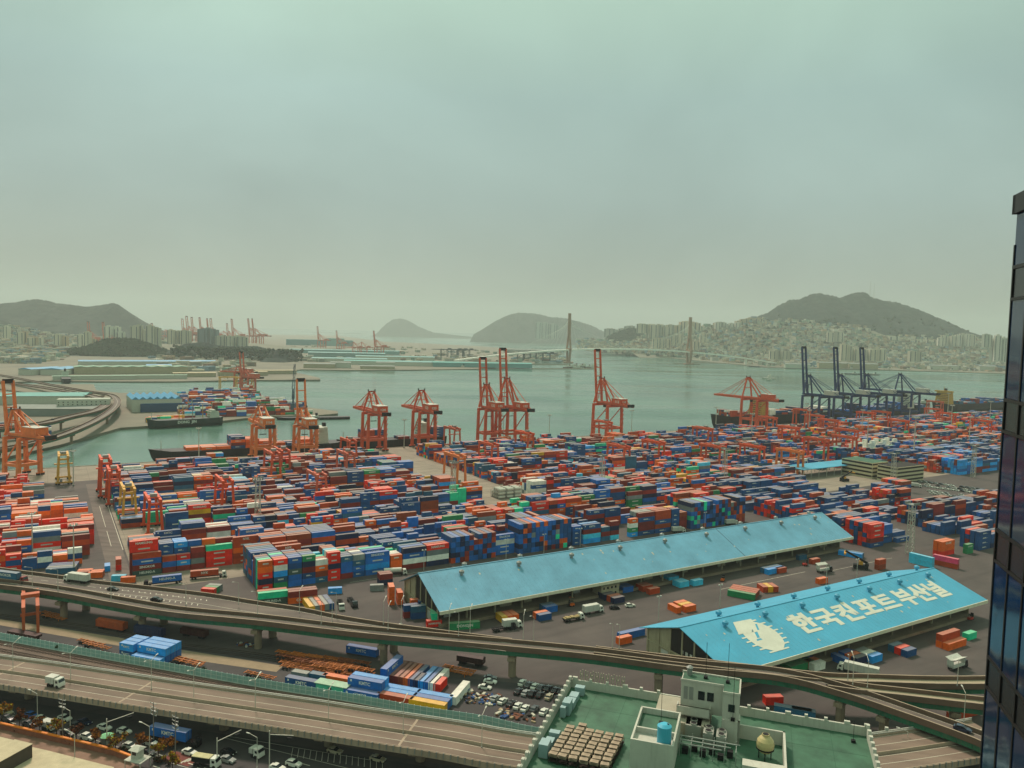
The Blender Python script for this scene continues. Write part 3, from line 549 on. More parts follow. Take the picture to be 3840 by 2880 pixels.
# --- floodlight masts
def mast(n=1):
    T = empty('floodlight_mast', (0, 0, 0)); tag(T, cat='light mast')
    MB().use(m_pole).bar((0, 0, 0), (0, 0, 30), 1.0, 1.0, 8, w2=.5).obj('pole', T); MB().use(m_grey).cyl(0, 0, 0, 1.0, .8).obj('base', T)
    h = MB().use(m_grey).cyl(0, 0, 29.4, 29.7, 2.0)
    h.obj('platform', T); h = MB().use(m_pole)
    for i in range(8): a = i * .785; h.cbox(2.1 * math.cos(a), 2.1 * math.sin(a), 29.8, .9, .5, .8, a)
    h.obj('floodlights', T); return Proto(T)
MP = mast()
for u, v, s, lb in [(-7, 444.8, .78, 'white mast rising from the red stacks left of the paved lane'), (10, 414, .76, 'white mast nearest the elevated road, beside the white truck'), (15.8, 637, .85, 'white mast beside the yellow yard crane at the quay'), (113, 714, .95, 'white mast before the black ship with orange containers'),
   (206, 716, .95, 'white mast between cranes 114 and 115'), (306, 716, .95, 'white mast between cranes 124 and 123'), (420, 715, .95, 'white mast behind the close crane pair'), (480, 716, .9, 'white mast left of the lone raised crane'), (598, 716, .95, 'white mast right of the lone raised crane'),
   (735, 714, .95, 'white mast left of the moored black ship bow'), (669, 596, 1.15, 'tall white mast in the stacks below the lowered orange crane'), (789, 615, 1.1, 'white mast in front of the first blue crane'), (860, 593, 1.1, 'white mast in front of the second blue crane'), (938, 581, 1.15, 'white mast below the lowered blue crane'),
   (1020, 574, 1.2, 'white mast right of the blue cranes'), (722, 491, 1.25, 'white mast behind the green-roofed office wing'), (737, 450, 1.45, 'tallest white mast behind the cream office'), (885, 477, 1.2, 'white mast beside the white refrigerated stacks'), (1150, 593, 1.2, 'white mast nearest the dark glass tower'),
   (912, 716, .95, 'white mast left of the first blue crane foot'), (1260, 716, 1.2, 'far white mast before the yellow ship')]:
    MP.put(uv(u, v), PHI, lb, 'floodlight masts', (s, s, s))
def lattice():
    T = empty('lattice_mast', (0, 0, 0)); tag(T, cat='lattice mast'); b = MB().use(m_pole); w = 1.5; H = 28
    for x in (-1, 1):
        for y in (-1, 1): b.bar((x * w, y * w, 0), (x * w * .75, y * w * .75, H), .28)
    b.obj('leg_frame', T); b = MB().use(m_pole)
    for k in range(9):
        z = 1 + k * 3.1; a = w * (1 - .25 * z / H)
        for i, (p, q) in enumerate([((-a, -a), (a, -a)), ((a, -a), (a, a)), ((a, a), (-a, a)), ((-a, a), (-a, -a))]):
            b.bar((*p, z), (*q, z), .16)
            if k < 8: b.bar((*p, z), (*q, z + 3.1), .12)
    b.obj('bracing', T); b = MB().use(m_grey).box(-2.6, -2.6, H, 2.6, 2.6, H + .3)
    for i in range(4): b.box(-2.6 + i * 1.4, -2.9, H + .4, -1.6 + i * 1.4, -2.4, H + 1.4); b.box(-2.6 + i * 1.4, 2.4, H + .4, -1.6 + i * 1.4, 2.9, H + 1.4)
    b.obj('lamp_platform', T); return Proto(T)
LP = lattice()
for u, v, lb in [(106, 464, 'grey lattice lighting tower at the left part of the yard'), (238, 471, 'grey lattice lighting tower at the crossroad'), (354, 456, 'grey lattice lighting tower over the centre stacks'), (469, 444, 'grey lattice lighting tower right of the centre'), (583, 372, 'grey lattice lighting tower before the cream office'), (411, 250, 'grey lattice lighting tower between the sheds and the right stacks'), (700, 372, 'grey lattice lighting tower beside the dark glass tower')]:
    LP.put(uv(u, v), PHI, lb, 'lattice lighting towers')
# ---------------------------------------------------------------- sheds, viaducts, railway, street
ORG.update({'E1': (0, 2080), 'E2': (640, 2180), 'E3': (1280, 2240), 'E4': (1920, 2280), 'E5': (3060, 2420), 'D1': (0, 2560), 'D2': (420, 2560), 'D3': (1000, 2560)})
SCL = {'E1': 3.456, 'E2': 3.456, 'E3': 3.456, 'E4': 3.456, 'E5': 3.456, 'D1': 5.18, 'D2': 3.456, 'D3': 3.456, 'P': 1.0}
def pix(c, x, y):
    o = ORG[c]; k = SCL.get(c, 2.304167); return o[0] + x / k, o[1] + y / k
def path(z, *q, n=6):
    """Catmull-Rom through surveyed points on the level z"""
    P = [np.array(at(c, x, y, z)) for c, x, y in q]; P = [2 * P[0] - P[1]] + P + [2 * P[-1] - P[-2]]; out = []
    for i in range(1, len(P) - 2):
        for k in range(n):
            t = k / n; a, b, c, d = P[i - 1:i + 3]
            out.append(tuple(.5 * (2 * b + (c - a) * t + (2 * a - 5 * b + 4 * c - d) * t * t + (3 * b - a - 3 * c + d) * t ** 3)))
    return out + [tuple(P[-2])]
def resample(P, n):
    P = np.array(P); s = np.r_[0, np.cumsum(np.hypot(*(P[1:, :2] - P[:-1, :2]).T))]; t = np.linspace(0, s[-1], n); return [tuple(np.interp(x, s, P[:, k]) for k in range(3)) for x in t]
def offset(P, o, dz=0):
    out = []
    for i, p in enumerate(P):
        a = P[max(i - 1, 0)]; b = P[min(i + 1, len(P) - 1)]; dx, dy = b[0] - a[0], b[1] - a[1]; l = math.hypot(dx, dy); out.append((p[0] + dy / l * o, p[1] - dx / l * o, p[2] + dz))
    return out
def plen(P): return sum(math.dist(P[i], P[i + 1]) for i in range(len(P) - 1))
def along(P, d):
    for i in range(len(P) - 1):
        l = math.dist(P[i], P[i + 1])
        if d <= l or i == len(P) - 2:
            t = d / l; p = [P[i][k] + (P[i + 1][k] - P[i][k]) * t for k in range(3)]; return p, math.atan2(P[i + 1][1] - P[i][1], P[i + 1][0] - P[i][0])
        d -= l
m_roofb = mat('blue_roof_sheet', '469EBE', .5, var=.09, scale=.08, streak=.16); m_roofb1 = mat('faded_blue_roof_sheet', '629CB6', .5, var=.13, scale=.09, streak=.22)
m_fascia = mat('cream_fascia', 'D8D4BA', .7, var=.08, streak=.15); m_wallc = mat('cream_wall', 'A9A083', .8, var=.12, scale=.3, streak=.4); m_dkwall = mat('dark_cladding', '241F1E', .8, var=.15, streak=.2)
m_sign = mat('roof_sign_paint', 'C9CCBC', .7, var=.08, scale=.2); m_conc2 = mat('viaduct_concrete', '6A5548', .85, var=.16, scale=.15, streak=.45); m_barrier = mat('pale_concrete', 'A08F7C', .8, var=.12, scale=.2, streak=.3)
m_green = mat('green_girder_paint', '22694E', .5, var=.18, scale=.2, streak=.35); m_pier = mat('pier_concrete', '8B7C68', .85, var=.14, scale=.15, streak=.5); m_rust = mat('rusty_parapet', '7A4A2C', .85, var=.25, scale=.3, streak=.7)
m_mark = mat('road_marking_paint', 'C4C0AE', .7, var=.12, scale=.4); m_light_deck = mat('light_deck_concrete', '9A8F78', .8, var=.1, scale=.1)
def shed(name, u0, u1, v0, vr, v1, ze, zr, label, mroof, overl, sign=False, nv=8, seed=1):
    T = empty(name, (*uv(0, 0), 0), PHI, label, 'warehouse'); r = random.Random(seed)
    s0 = (zr - ze) / (vr - v0); s1 = (zr - ze) / (v1 - vr)
    f = MB().use(mroof); th = .25
    f.add([(u0, v0, ze), (u1, v0, ze), (u1, vr, zr), (u0, vr, zr), (u0, v0, ze - th), (u1, v0, ze - th), (u1, vr, zr - th), (u0, vr, zr - th)], [(0, 1, 2, 3), (7, 6, 5, 4), (0, 4, 5, 1), (1, 5, 6, 2), (3, 7, 4, 0)])
    ro = f.obj('roof', T)
    f = MB().use(mroof); f.add([(u0 + overl, v1, ze), (u1, v1, ze), (u1, vr, zr), (u0, vr, zr), (u0 + overl, v1, ze - th), (u1, v1, ze - th), (u1, vr, zr - th), (u0, vr, zr - th)], [(1, 0, 3, 2), (4, 5, 6, 7), (1, 5, 4, 0), (2, 6, 5, 1), (0, 4, 7, 3)]); f.obj('roof', T)
    f = MB().use(mroof); n = int((u1 - u0) / 2.2)        # standing seams every few sheets
    for i in range(1, n):
        u = u0 + i * (u1 - u0) / n; f.add([(u - .04, v0, ze + .002), (u + .04, v0, ze + .002), (u + .04, vr, zr + .002), (u - .04, vr, zr + .002), (u, v0, ze + .035), (u, vr, zr + .035)], [(0, 4, 5, 3), (4, 1, 2, 5), (0, 1, 4)])
    f.box(u0, vr - .3, zr - .05, u1, vr + .3, zr + .12)
    if not sign: f.use(m_dkwall).add([(301.3, v0, ze + .04), (301.6, v0, ze + .04), (301.6, vr, zr + .04), (301.3, vr, zr + .04)], [(0, 1, 2, 3)])
    f.obj('roof_seams', ro); f = MB().use(mat('repair_patch', 'B7B39C', .8))
    for _ in range(26): u, t = r.uniform(u0 + 5, u1 - 5), r.uniform(.1, .85); v = v0 + t * (vr - v0); z = ze + t * (zr - ze) + .05; w = r.uniform(.3, .8); f.add([(u, v, z), (u + w, v, z), (u + w, v + w * 1.5, z + w * 1.5 * s0), (u, v + w * 1.5, z + w * 1.5 * s0)], [(0, 1, 2, 3)])
    f.obj('roof_patches', ro)
    MB().use(m_fascia).box(u0 - .02, v0 - .3, ze - 1.25, u1 + .02, v0 - .02, ze + .1).obj('fascia', T)
    wv0, wv1, wu0, wu1 = v0 + 5.5, v1 - 3.5, u0 + overl + 1.5, u1 - 4
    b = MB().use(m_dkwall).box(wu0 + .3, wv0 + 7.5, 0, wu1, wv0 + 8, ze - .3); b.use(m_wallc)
    n = int((wu1 - wu0) / 13)
    for i in range(n + 1):
        u = wu0 + (wu1 - wu0) * i / n; b.box(u - .3, wv0, 0, u + .3, wv0 + .6, ze - .2)
        if i < n and r.random() < .75: x = u + r.uniform(1, 5); b.use(m_wallc if r.random() < .5 else m_housew).box(x, wv0 + 4.2, 1.3, x + r.uniform(3, 7), wv0 + 4.4, ze - 2.2); b.use(m_wallc)
    b.obj('wall', T)
    MB().use(m_pier).box(wu0, wv0 - 2.5, 0, wu1, wv0 + 7.4, 1.15).obj('loading_dock', T)
    # gable end with columns and shutters
    def zt(v): return (ze + (v - v0) * s0 if v < vr else ze + (v1 - v) * s1) - .4
    g = MB().use(m_wallc); x = wu0
    g.add([(x, wv0, 0), (x, vr, 0), (x, wv1, 0), (x, wv0, 4.6), (x, vr, 4.6), (x, wv1, 4.6)], [(1, 0, 3, 4), (2, 1, 4, 5)])
    g.add([(x + .02, wv0, 4.6), (x + .02, vr, 4.6), (x + .02, wv1, 4.6), (x + .02, wv0, zt(wv0)), (x + .02, vr, zt(vr)), (x + .02, wv1, zt(wv1))], [(1, 0, 3, 4), (2, 1, 4, 5)])
    for k in range(7): v = wv0 + (wv1 - wv0) * k / 6; g.box(x - .35, v - .3, 0, x - .03, v + .3, zt(v) - .2)
    g.box(x - .3, wv0 + .3, 4.3, x - .04, wv1 - .3, 4.8); gb = g.obj('gable_wall', T)
    g = MB().use(m_dkwall).add([(x - .02, wv0 + 1, 4.9), (x - .02, vr + 6, 4.9), (x - .02, vr + 6, zt(vr + 6) - .4), (x - .02, vr, zt(vr) - .5), (x - .02, wv0 + 1, zt(wv0 + 1) - .5)], [(1, 0, 4, 3, 2)]); g.obj('dark_gable_cladding', gb)
    if sign:
        for k in range(8): v = wv0 + 2.2 + k * 2.2; MB().use(m_housew).box(x - .12, v, 5.7, x - .05, v + 1.2, 7.0).obj('window', gb)
    for k in range(5): v = wv0 + (wv1 - wv0) * (k + .18) / 6; MB().use(m_housew).box(x - .1, v, .3, x - .02, v + 3.6, 3.7).obj('shutter', gb)
    g = MB().use(m_wallc).box(wu0, wv1, 0, wu1, wv1 + .3, ze - .3); g.box(wu1, wv0, 0, wu1 + .3, wv1 + .3, ze - .4); g.obj('wall', T)
    for side in (0, 1):
        for i in range(nv):
            u = u0 + 18 + i * (u1 - u0 - 30) / (nv - 1) + (6 if side else 0); v = vr + (-4.5 if side == 0 else 4.5) * 1.0; z = (ze + (v - v0) * s0) if side == 0 else (ze + (v1 - v) * s1)
            q = MB().use(mroof if sign else m_grey).cyl(0, 0, -.5, .9, .55, n=10).cyl(0, 0, .9, 1.9, 1.15, 1.15, n=10).cyl(0, 0, 1.9, 2.4, 1.0, .3, n=10)
            q.obj('roof_ventilator', T, (u, v, z))
    if sign:
        ang = math.atan(s0); c, s = math.cos(ang), math.sin(ang)
        def sl(px, py, pz=.09): return (px, 186 + py * c - pz * s, ze + (186 - v0) * s0 + py * s + pz * c)
        L = MB()
        for q_, e_ in ((0, 0), (.42, .012), (-.42, -.012)):
            for i, ch in enumerate('한국컨포트'): put_text(L, ch, 13.4, lambda px, py: sl(242.5 + 12.6 * i + px * .9 + q_, py * .84, .09 + e_), m_sign)
            for i, ch in enumerate('부산널'): put_text(L, ch, 13.4, lambda px, py: sl(306 + 10.8 * i + px * .82 + q_, py * .84, .09 + e_), m_sign)
        L.obj('roof_lettering', ro)
        E = MB().use(m_sign); cx, rr_ = 219, 9.4
        for k in range(15):
            y = -8.0 + k * 1.14; w = math.sqrt(max(.1, rr_ * rr_ - y * y)); k2 = w * (1.0 if k % 2 == 0 else .74)
            if k % 2 == 0: E.add([sl(cx - w, y - .33), sl(cx + w, y - .33), sl(cx + w, y + .33), sl(cx - w, y + .33)], [(0, 1, 2, 3)])
        E.add([sl(cx - 8.6, 3.5, .12), sl(cx - 5.5, 9.4, .12), sl(cx + 3.5, 9.0, .12), sl(cx, 2, .12)], [(3, 2, 1, 0)]); E.add([sl(cx + 7.4 * math.cos(k * .3927), 8.2 * math.sin(k * .3927), .1) for k in range(16)], [tuple(range(16))])
        eo = E.obj('roof_emblem', ro)
        B = MB().use(mroof); B.add([sl(cx - 3.2, -.5, .12), sl(cx - 1.9, -.5, .12), sl(cx - .2, 2.4, .12), sl(cx - 1.6, 2.4, .12)], [(0, 1, 2, 3)]); B.add([sl(cx - 2.6, 2.8, .12), sl(cx - 1.6, 2.8, .12), sl(cx - 1.0, 4.2, .12)], [(0, 1, 2)]); B.add([sl(cx + .6, 3.0, .12), sl(cx + 1.5, 3.0, .12), sl(cx + 3.4, 6.0, .12), sl(cx + 2.4, 6.0, .12)], [(0, 1, 2, 3)]); B.add([sl(cx - 4.0, -.9, .12), sl(cx - 1.9, -.9, .12), sl(cx - 1.9, -1.7, .12), sl(cx - 4.6, -1.7, .12)], [(0, 1, 2, 3)])
        B.obj('emblem_mark', eo)
    return T
shed('warehouse', 131, 387.5, 269, 290, 311, 8, 17.5, 'long faded blue gable-roofed warehouse between the container yard and the shed with lettering', m_roofb1, 0.5, nv=9, seed=2)
shed('warehouse', 190.5, 346, 174.5, 198.5, 220, 8, 15.5, 'bright blue warehouse with big white Korean lettering and a round emblem on its roof', m_roofb, 0.2, sign=True, nv=7, seed=3)
OCC = []
for u0, u1, v0, v1, z in [(133, 386, 270, 310, 9), (192, 345, 176, 219, 8.5), (140, 380, 282, 298, 14.5), (197, 345, 192, 205, 13)]:
    OCC.append([(*uv(u, v), zz) for zz in (0, z) for u, v in ((u0, v0), (u1, v0), (u1, v1), (u0, v1))])
# pavements and roads on the ground
struct(MB().use(m_conc).sheet(UVP([(34, 372), (1500, 414), (1500, QV - 1.6), (-400, QV - 1.6), (-400, 655), (34, 655)]), .004).obj('yard_pavement'))
struct(MB().use(m_road).sheet(UVP([(23.8, 372), (33, 372), (33, 640), (23.8, 640)]), .008).obj('yard_road'))
struct(MB().use(m_mark).sheet(UVP([(28.2, 455), (28.45, 455), (28.45, 490), (28.2, 490)]), .012).sheet(UVP([(28.2, 500), (28.45, 500), (28.45, 560), (28.2, 560)]), .012).sheet(UVP([(33.0, 445), (33.3, 445), (33.3, 640), (33.0, 640)]), .012).obj('road_marking'))
# --- viaduct 1: near ramp and far deck
ZD = 10.4
N1 = path(11.6, ('E1', -900, 300), ('E1', 0, 388), ('E1', 740, 488), ('E1', 1435, 615), ('E2', 0, 398), ('E2', 1100, 505), ('E2', 2212, 640), ('E3', 1060, 535), ('E4', 0, 500), ('E4', 1060, 605), ('E4', 2212, 760), ('C3', 2300, 860), ('E5', 330, 600), ('E5', 1080, 850), ('E5', 2020, 1190), ('E5', 2500, 1420))
def viaduct(name, P, W, label, far_rust=False, piers=(), zt=11.6, girders=2, marks=(), nearw=True, deckm=None, dz=0):
    T = empty(name, P[0], 0, label, 'viaduct'); O = P[0]; P0 = [(p[0] - O[0], p[1] - O[1], p[2] - O[2]) for p in P]
    h = zt - ZD   # parapet height; path runs on the near parapet top
    MB().use(deckm or m_road).use(m_conc2).sweep(P0, [(0, -h - .55), (-W, -h - .55), (-W, -h - .02), (0, -h - .02)]).obj('deck_slab', T)
    MB().use(deckm or m_road).sweep(P0, [(-.3, -h), (-W + .3, -h)], closed=False).obj('road_surface', T)
    if nearw: MB().use(m_conc2).sweep(P0, [(.05, -h - .6), (-.28, -h - .6), (-.28, 0), (.05, 0)]).obj('parapet', T)
    MB().use(m_rust if far_rust else m_conc2).sweep(P0, [(-W + .28, -h - .6), (-W - .05, -h - .6), (-W - .05, 0), (-W + .28, 0)]).obj('parapet', T)
    r = MB().use(m_barrier)
    for o in ((-.12,) if nearw else ()) + (-W + .12,): r.sweep(P0, [(o + .2, .0), (o - .2, .0), (o - .2, .12), (o + .2, .12)])
    r.obj('parapet_coping', T)
    for k in range(girders):
        o = -1.0 - k * (W - 2.6) / max(1, girders - 1); MB().use(m_green).sweep(P0, [(o + .45, -h - 2.35), (o - .45, -h - 2.35), (o - .45, -h - .57), (o + .45, -h - .57)]).obj('girder', T)
    st = MB().use(m_green); L = plen(P0); d = 3
    while d < L:
        p, a = along(P0, d); x, y = p[0] + math.sin(a) * -.5, p[1] - math.cos(a) * -.5; st.cbox(x, y, p[2] - h - 2.3, .12, .16, 1.7, a); d += 4
    st.obj('girder_stiffeners', T)
    for d, wid in piers:
        p, a = along(P0, d); cx, cy = p[0] - math.sin(a) * W * .5, p[1] + math.cos(a) * W * .5; zb = -(O[2] + 0) - .0
        q = MB().use(m_pier).cyl(cx, cy, zb, p[2] - h - 4.2, 1.35, 1.35, 18); q.obj('pier', T)
        q = MB().use(m_pier).cbox(cx, cy, p[2] - h - 4.2, 2.6, wid, 1.3, a); q.cbox(cx, cy, p[2] - h - 2.9, 1.4, wid * .7, .5, a); q.obj('pier_cap', T)
    for o, w, dash in marks:
        q = MB().use(m_mark)
        if not dash: q.sweep(P0, [(-o + w / 2, -h + .006), (-o - w / 2, -h + .006)], closed=False)
        else:
            d = 2; PP = offset(P0, -o)
            while d < L - 6:
                a_, b_ = along(PP, d)[0], along(PP, d + 4)[0]; dx, dy = b_[0] - a_[0], b_[1] - a_[1]; l = math.hypot(dx, dy); nx, ny = -dy / l * w / 2, dx / l * w / 2; z = -h + .006
                q.add([(a_[0] - nx, a_[1] - ny, a_[2] + z), (b_[0] - nx, b_[1] - ny, b_[2] + z), (b_[0] + nx, b_[1] + ny, b_[2] + z), (a_[0] + nx, a_[1] + ny, a_[2] + z)], [(0, 1, 2, 3)]); d += 9
        q.obj('road_marking', T)
    return T, P0
n1 = resample(N1, 130); L1 = plen(n1)
def dist_at(P, c, x, y, z=0):
    g = at(c, x, y, z); s = 0; best = (1e9, 0)
    for i in range(len(P) - 1):
        d = math.hypot(P[i][0] - g[0], P[i][1] - g[1]); best = min(best, (d, s)); s += math.dist(P[i], P[i + 1])
    return best[1]
pd = [(dist_at(n1, *q), 6) for q in [('E1', 990, 750), ('E1', 2080, 920), ('E2', 1115, 880), ('E3', 465, 920), ('E3', 2180, 1220), ('E4', 1880, 1130), ('E5', 290, 1030), ('E5', 780, 1290)]]
viaduct('elevated_road', n1, 6.2, 'elevated ramp on green girders crossing the whole picture, nearest of the viaducts to the port', piers=pd, marks=[(.9, .12, False), (5.3, .12, False)], girders=3)
# far deck, one loft between the far parapet and the ramp
F1 = path(11.6, ('E1', -900, 30), ('E1', 0, 165), ('E1', 700, 257), ('E1', 1300, 336), ('E1', 1700, 380), ('E2', 0, 92), ('E2', 560, 162), ('E2', 1100, 250), ('E2', 1700, 338), ('E3', 0, 235), ('E3', 640, 335), ('E3', 1390, 432), ('E4', 0, 395))
f1 = resample(F1, 60); e1 = []
for p in f1:      # matching points of the ramp's far edge
    j = min(range(len(n1)), key=lambda i: (n1[i][0] - p[0]) ** 2 + (n1[i][1] - p[1]) ** 2); o = offset(n1, -6.55)[j]; e1.append(o)
gore = at('E2', 100, 168, 11.6)[0]
T = empty('elevated_road', f1[0], 0, 'wide elevated deck with painted hatching and a white truck on it, behind the near ramp', 'viaduct'); O = f1[0]
b = MB().use(m_road); vs = []
for p, q in zip(f1, e1): vs += [(p[0] - O[0], p[1] - O[1], ZD - O[2] - .004), (q[0] - O[0], q[1] - O[1], ZD - O[2] - .004)]
b.add(vs, [(2 * i, 2 * i + 1, 2 * i + 3, 2 * i + 2) for i in range(len(f1) - 1)]); b.obj('road_surface', T, fix=False)
b = MB().use(m_conc2); vs = [(x, y, z - .05) for x, y, z in vs]; b.add(vs, [(2 * i + 2, 2 * i + 3, 2 * i + 1, 2 * i) for i in range(len(f1) - 1)])
Pf = [(p[0] - O[0], p[1] - O[1], 0) for p in f1]; b.sweep(Pf, [(.28, -1.75), (-.05, -1.75), (-.05, 0), (.28, 0)]); b.obj('parapet', T)
MB().use(m_barrier).sweep(Pf, [(.34, 0), (-.1, 0), (-.1, .12), (.34, .12)]).obj('parapet_coping', T)
MB().use(m_green).sweep(Pf, [(2, -3.5), (1, -3.5), (1, -1.78), (2, -1.78)]).obj('girder', T)
for d in pd[:4]:
    p, a = along(n1, d[0]); q = MB().use(m_pier).cyl(p[0] - math.sin(a) * 14 - O[0], p[1] + math.cos(a) * 14 - O[1], -O[2], -4.2, 1.5, 1.5, 18); q.obj('pier', T)
mk = MB().use(m_mark); EP = offset(n1, -6.3, -1.2 + .012); 
gi = min(range(len(n1)), key=lambda i: abs(n1[i][0] - gore))
mk.sweep([(p[0] - O[0], p[1] - O[1], p[2] - O[2]) for p in offset(f1, 1.3, -1.2 + .01)], [(.08, 0), (-.08, 0)], closed=False)
mk.sweep([(p[0] - O[0], p[1] - O[1], p[2] - O[2]) for p in offset(f1, 8.2, -1.2 + .012)[6:]], [(.08, 0), (-.08, 0)], closed=False)
for i in range(26):                          # hatched gore and chevrons
    p, a = along(f1, plen(f1) * .30 + i * 2.6); 
    for o0, o1 in ((9.0, 10.4), (3.9, 5.0)):
        if o0 < 8 and i < 6: continue
        x0, y0 = p[0] + math.sin(a) * o0, p[1] - math.cos(a) * o0; x1, y1 = p[0] + math.sin(a) * o1 + math.cos(a) * .8, p[1] - math.cos(a) * o1 + math.sin(a) * .8
        mk.add([(x0 - O[0], y0 - O[1], -1.183), (x0 - O[0] + .35, y0 - O[1], -1.183), (x1 - O[0] + .35, y1 - O[1], -1.183), (x1 - O[0], y1 - O[1], -1.183)], [(0, 3, 2, 1)])
for o in (4.6, 11.5):
    PP = offset(f1, o, -1.2 + .012); d = 4
    while d < plen(f1) * .5:
        a_, b_ = along(PP, d)[0], along(PP, d + 4)[0]; dx, dy = b_[0] - a_[0], b_[1] - a_[1]; l = math.hypot(dx, dy); nx, ny = -dy / l * .09, dx / l * .09
        mk.add([(a_[0] - nx - O[0], a_[1] - ny - O[1], -1.186), (b_[0] - nx - O[0], b_[1] - ny - O[1], -1.186), (b_[0] + nx - O[0], b_[1] + ny - O[1], -1.186), (a_[0] + nx - O[0], a_[1] + ny - O[1], -1.186)], [(0, 1, 2, 3)]); d += 8
mk.obj('road_marking', T)
# right-hand branches
R3 = resample(path(11.0, ('E4', 1060, 575), ('E4', 2212, 715), ('E5', 0, 436), ('E5', 830, 474), ('E5', 1500, 496), ('E5', 2090, 500), ('E5', 2700, 490)), 50)
viaduct('elevated_road', R3, 5.6, 'farthest pale slip ramp level beside the port yard at the right', piers=[(plen(R3) * .86, 4)], deckm=m_light_deck)
R2 = resample(path(11.6, ('E5', 150, 520), ('E5', 780, 606), ('E5', 1160, 648), ('E5', 2060, 752), ('E5', 2600, 810)), 40)
viaduct('elevated_road', R2, 5.4, 'middle pale slip ramp between the other two branches at the right', piers=[(plen(R2) * .7, 4)], deckm=m_light_deck)
# --- viaduct 2: wide low road in the foreground
N2 = path(8.1, ('P', -260, 2527), ('P', 0, 2564), ('P', 230, 2600), ('P', 427, 2632), ('P', 740, 2680), ('P', 1060, 2728), ('P', 1320, 2770), ('P', 1640, 2820), ('P', 1828, 2856), ('P', 2140, 2900), ('P', 2500, 2925), ('P', 2900, 2925), ('P', 3300, 2893), ('P', 3650, 2842), ('P', 3850, 2806))
n2 = resample(N2, 120); ZD2 = ZD; ZD = 7.0; 
T2 = empty('elevated_road', n2[0], 0, 'broad four-lane elevated road with double white guard rails across the foreground', 'viaduct'); O2 = n2[0]; Q2 = [(p[0] - O2[0], p[1] - O2[1], 0) for p in n2]; W2 = 17.5
MB().use(m_conc2).sweep(Q2, [(0, -1.9), (-2, -2.6), (-W2 + 2, -2.6), (-W2, -1.9), (-W2, -1.13), (0, -1.13)]).obj('deck_slab', T2)
m_road2 = ground_mat('viaduct_asphalt', '6D5C50', '7E6C5E', .05, stain=.66, rot=R(-16))
MB().use(m_road2).sweep(Q2, [(-.2, -1.1), (-W2 + .2, -1.1)], closed=False).obj('road_surface', T2)
MB().use(m_barrier).sweep(Q2, [(.12, -1.9), (-.3, -1.9), (-.2, -.25), (.05, -.25)]).obj('parapet', T2)
b = MB().use(m_barrier).sweep(Q2, [(.06, -.05), (-.12, -.05), (-.12, .06), (.06, .06)]); b.obj('guard_rail', T2)
b = MB().use(m_grey); d = 1; LL = plen(Q2)
while d < LL: p, a = along(Q2, d); b.cbox(p[0], p[1], -1.5, .22, .5, 1.5, a); d += 2.0
b.obj('guard_rail_posts', T2)
b = MB().use(m_housew)
for z0, z1 in ((-.55, -.35), (-.12, .1)): b.sweep(Q2, [(-W2 + .2, z0), (-W2, z0), (-W2, z1), (-W2 + .2, z1)])
b.use(m_barrier).sweep(Q2, [(-W2 + .5, -1.9), (-W2 - .1, -1.9), (-W2 + .1, -.7), (-W2 + .35, -.7)]); b.obj('guard_rail', T2)
b = MB().use(m_barrier); b.sweep(Q2, [(-8.5, -1.09), (-9.05, -1.09), (-8.9, -.3), (-8.65, -.3)]).obj('median_barrier', T2)
b = MB().use(m_mark)
for o, w in ((.75, .13), (4.6, .15), (7.9, .13), (9.6, .13), (13.0, .15), (16.7, .13)): b.sweep(Q2, [(-o + w / 2, -1.09), (-o - w / 2, -1.09)], closed=False)
b.obj('road_marking', T2)
b = MB().use(m_barrier)
for d in (dist_at(n2, 'D2', 150, 250, 7), dist_at(n2, 'D3', 1400, 640, 7) + 10, dist_at(n2, 'D2', 150, 250, 7) - 48):
    p, a = along(Q2, d); b.cbox(p[0] - math.sin(a) * 8.6, p[1] + math.cos(a) * 8.6, -1.086, .7, 16.6, .01, a)
b.obj('expansion_joint', T2)
for c, x, y in [('D3', 720, 895), ('D3', 1930, 1130), ('D2', 1340, 640), ('D1', 330, 400), ('E5', 1100, 1900)]:
    d = dist_at(n2, c, x, y); p, a = along(Q2, d); cx, cy = p[0] - math.sin(a) * 8.7, p[1] + math.cos(a) * 8.7
    MB().use(m_pier).cyl(cx, cy, -O2[2], -3.6, 1.4, 1.4, 18).obj('pier', T2); MB().use(m_pier).cbox(cx, cy, -3.65, 2.4, 13, 1.04, a).obj('pier_cap', T2)
ZD = ZD2
# --- railway between the barrier and the road, platform strip
base = resample(path(0, ('E1', -500, 1025), ('E1', 0, 1105), ('E1', 1100, 1310), ('E2', 0, 1165), ('E2', 1100, 1365), ('E2', 2212, 1545), ('E3', 1060, 1530), ('E3', 1850, 1650), ('E4', 430, 1680), ('P', 2500, 2800), ('P', 2850, 2810)), 90)
struct(MB().use(m_ball).sweep([(p[0], p[1], 0) for p in base], [(24, .012), (-1.6, .012)], closed=False).obj('railway_ballast'))
m_rail = mat('rusty_rail', '3A2A24', .6, metal=.3)
for i, o in enumerate((2.6, 6.8, 11.2, 15.6)):
    T = empty('railway_track', (0, 0, 0), 0, ['railway track right beside the teal noise barrier', 'second railway track from the teal noise barrier', 'third railway track from the teal noise barrier', 'railway track nearest the foreground viaduct'][i], 'railway track', 'railway tracks along the noise barrier')
    for k in (-.72, .72): MB().use(m_rail).sweep([(p[0], p[1], 0) for p in base], [(o + k + .05, .14), (o + k - .05, .14), (o + k - .05, .3), (o + k + .05, .3)]).obj('rail', T)
    s = MB().use(mat('concrete_sleeper', '5A4B40', .9)); d = 0; PP = offset(base, o); L = plen(PP)
    while d < L: p, a = along(PP, d); s.cbox(p[0], p[1], .03, .26, 2.5, .14, a); d += 1.3
    s.obj('sleepers', T)
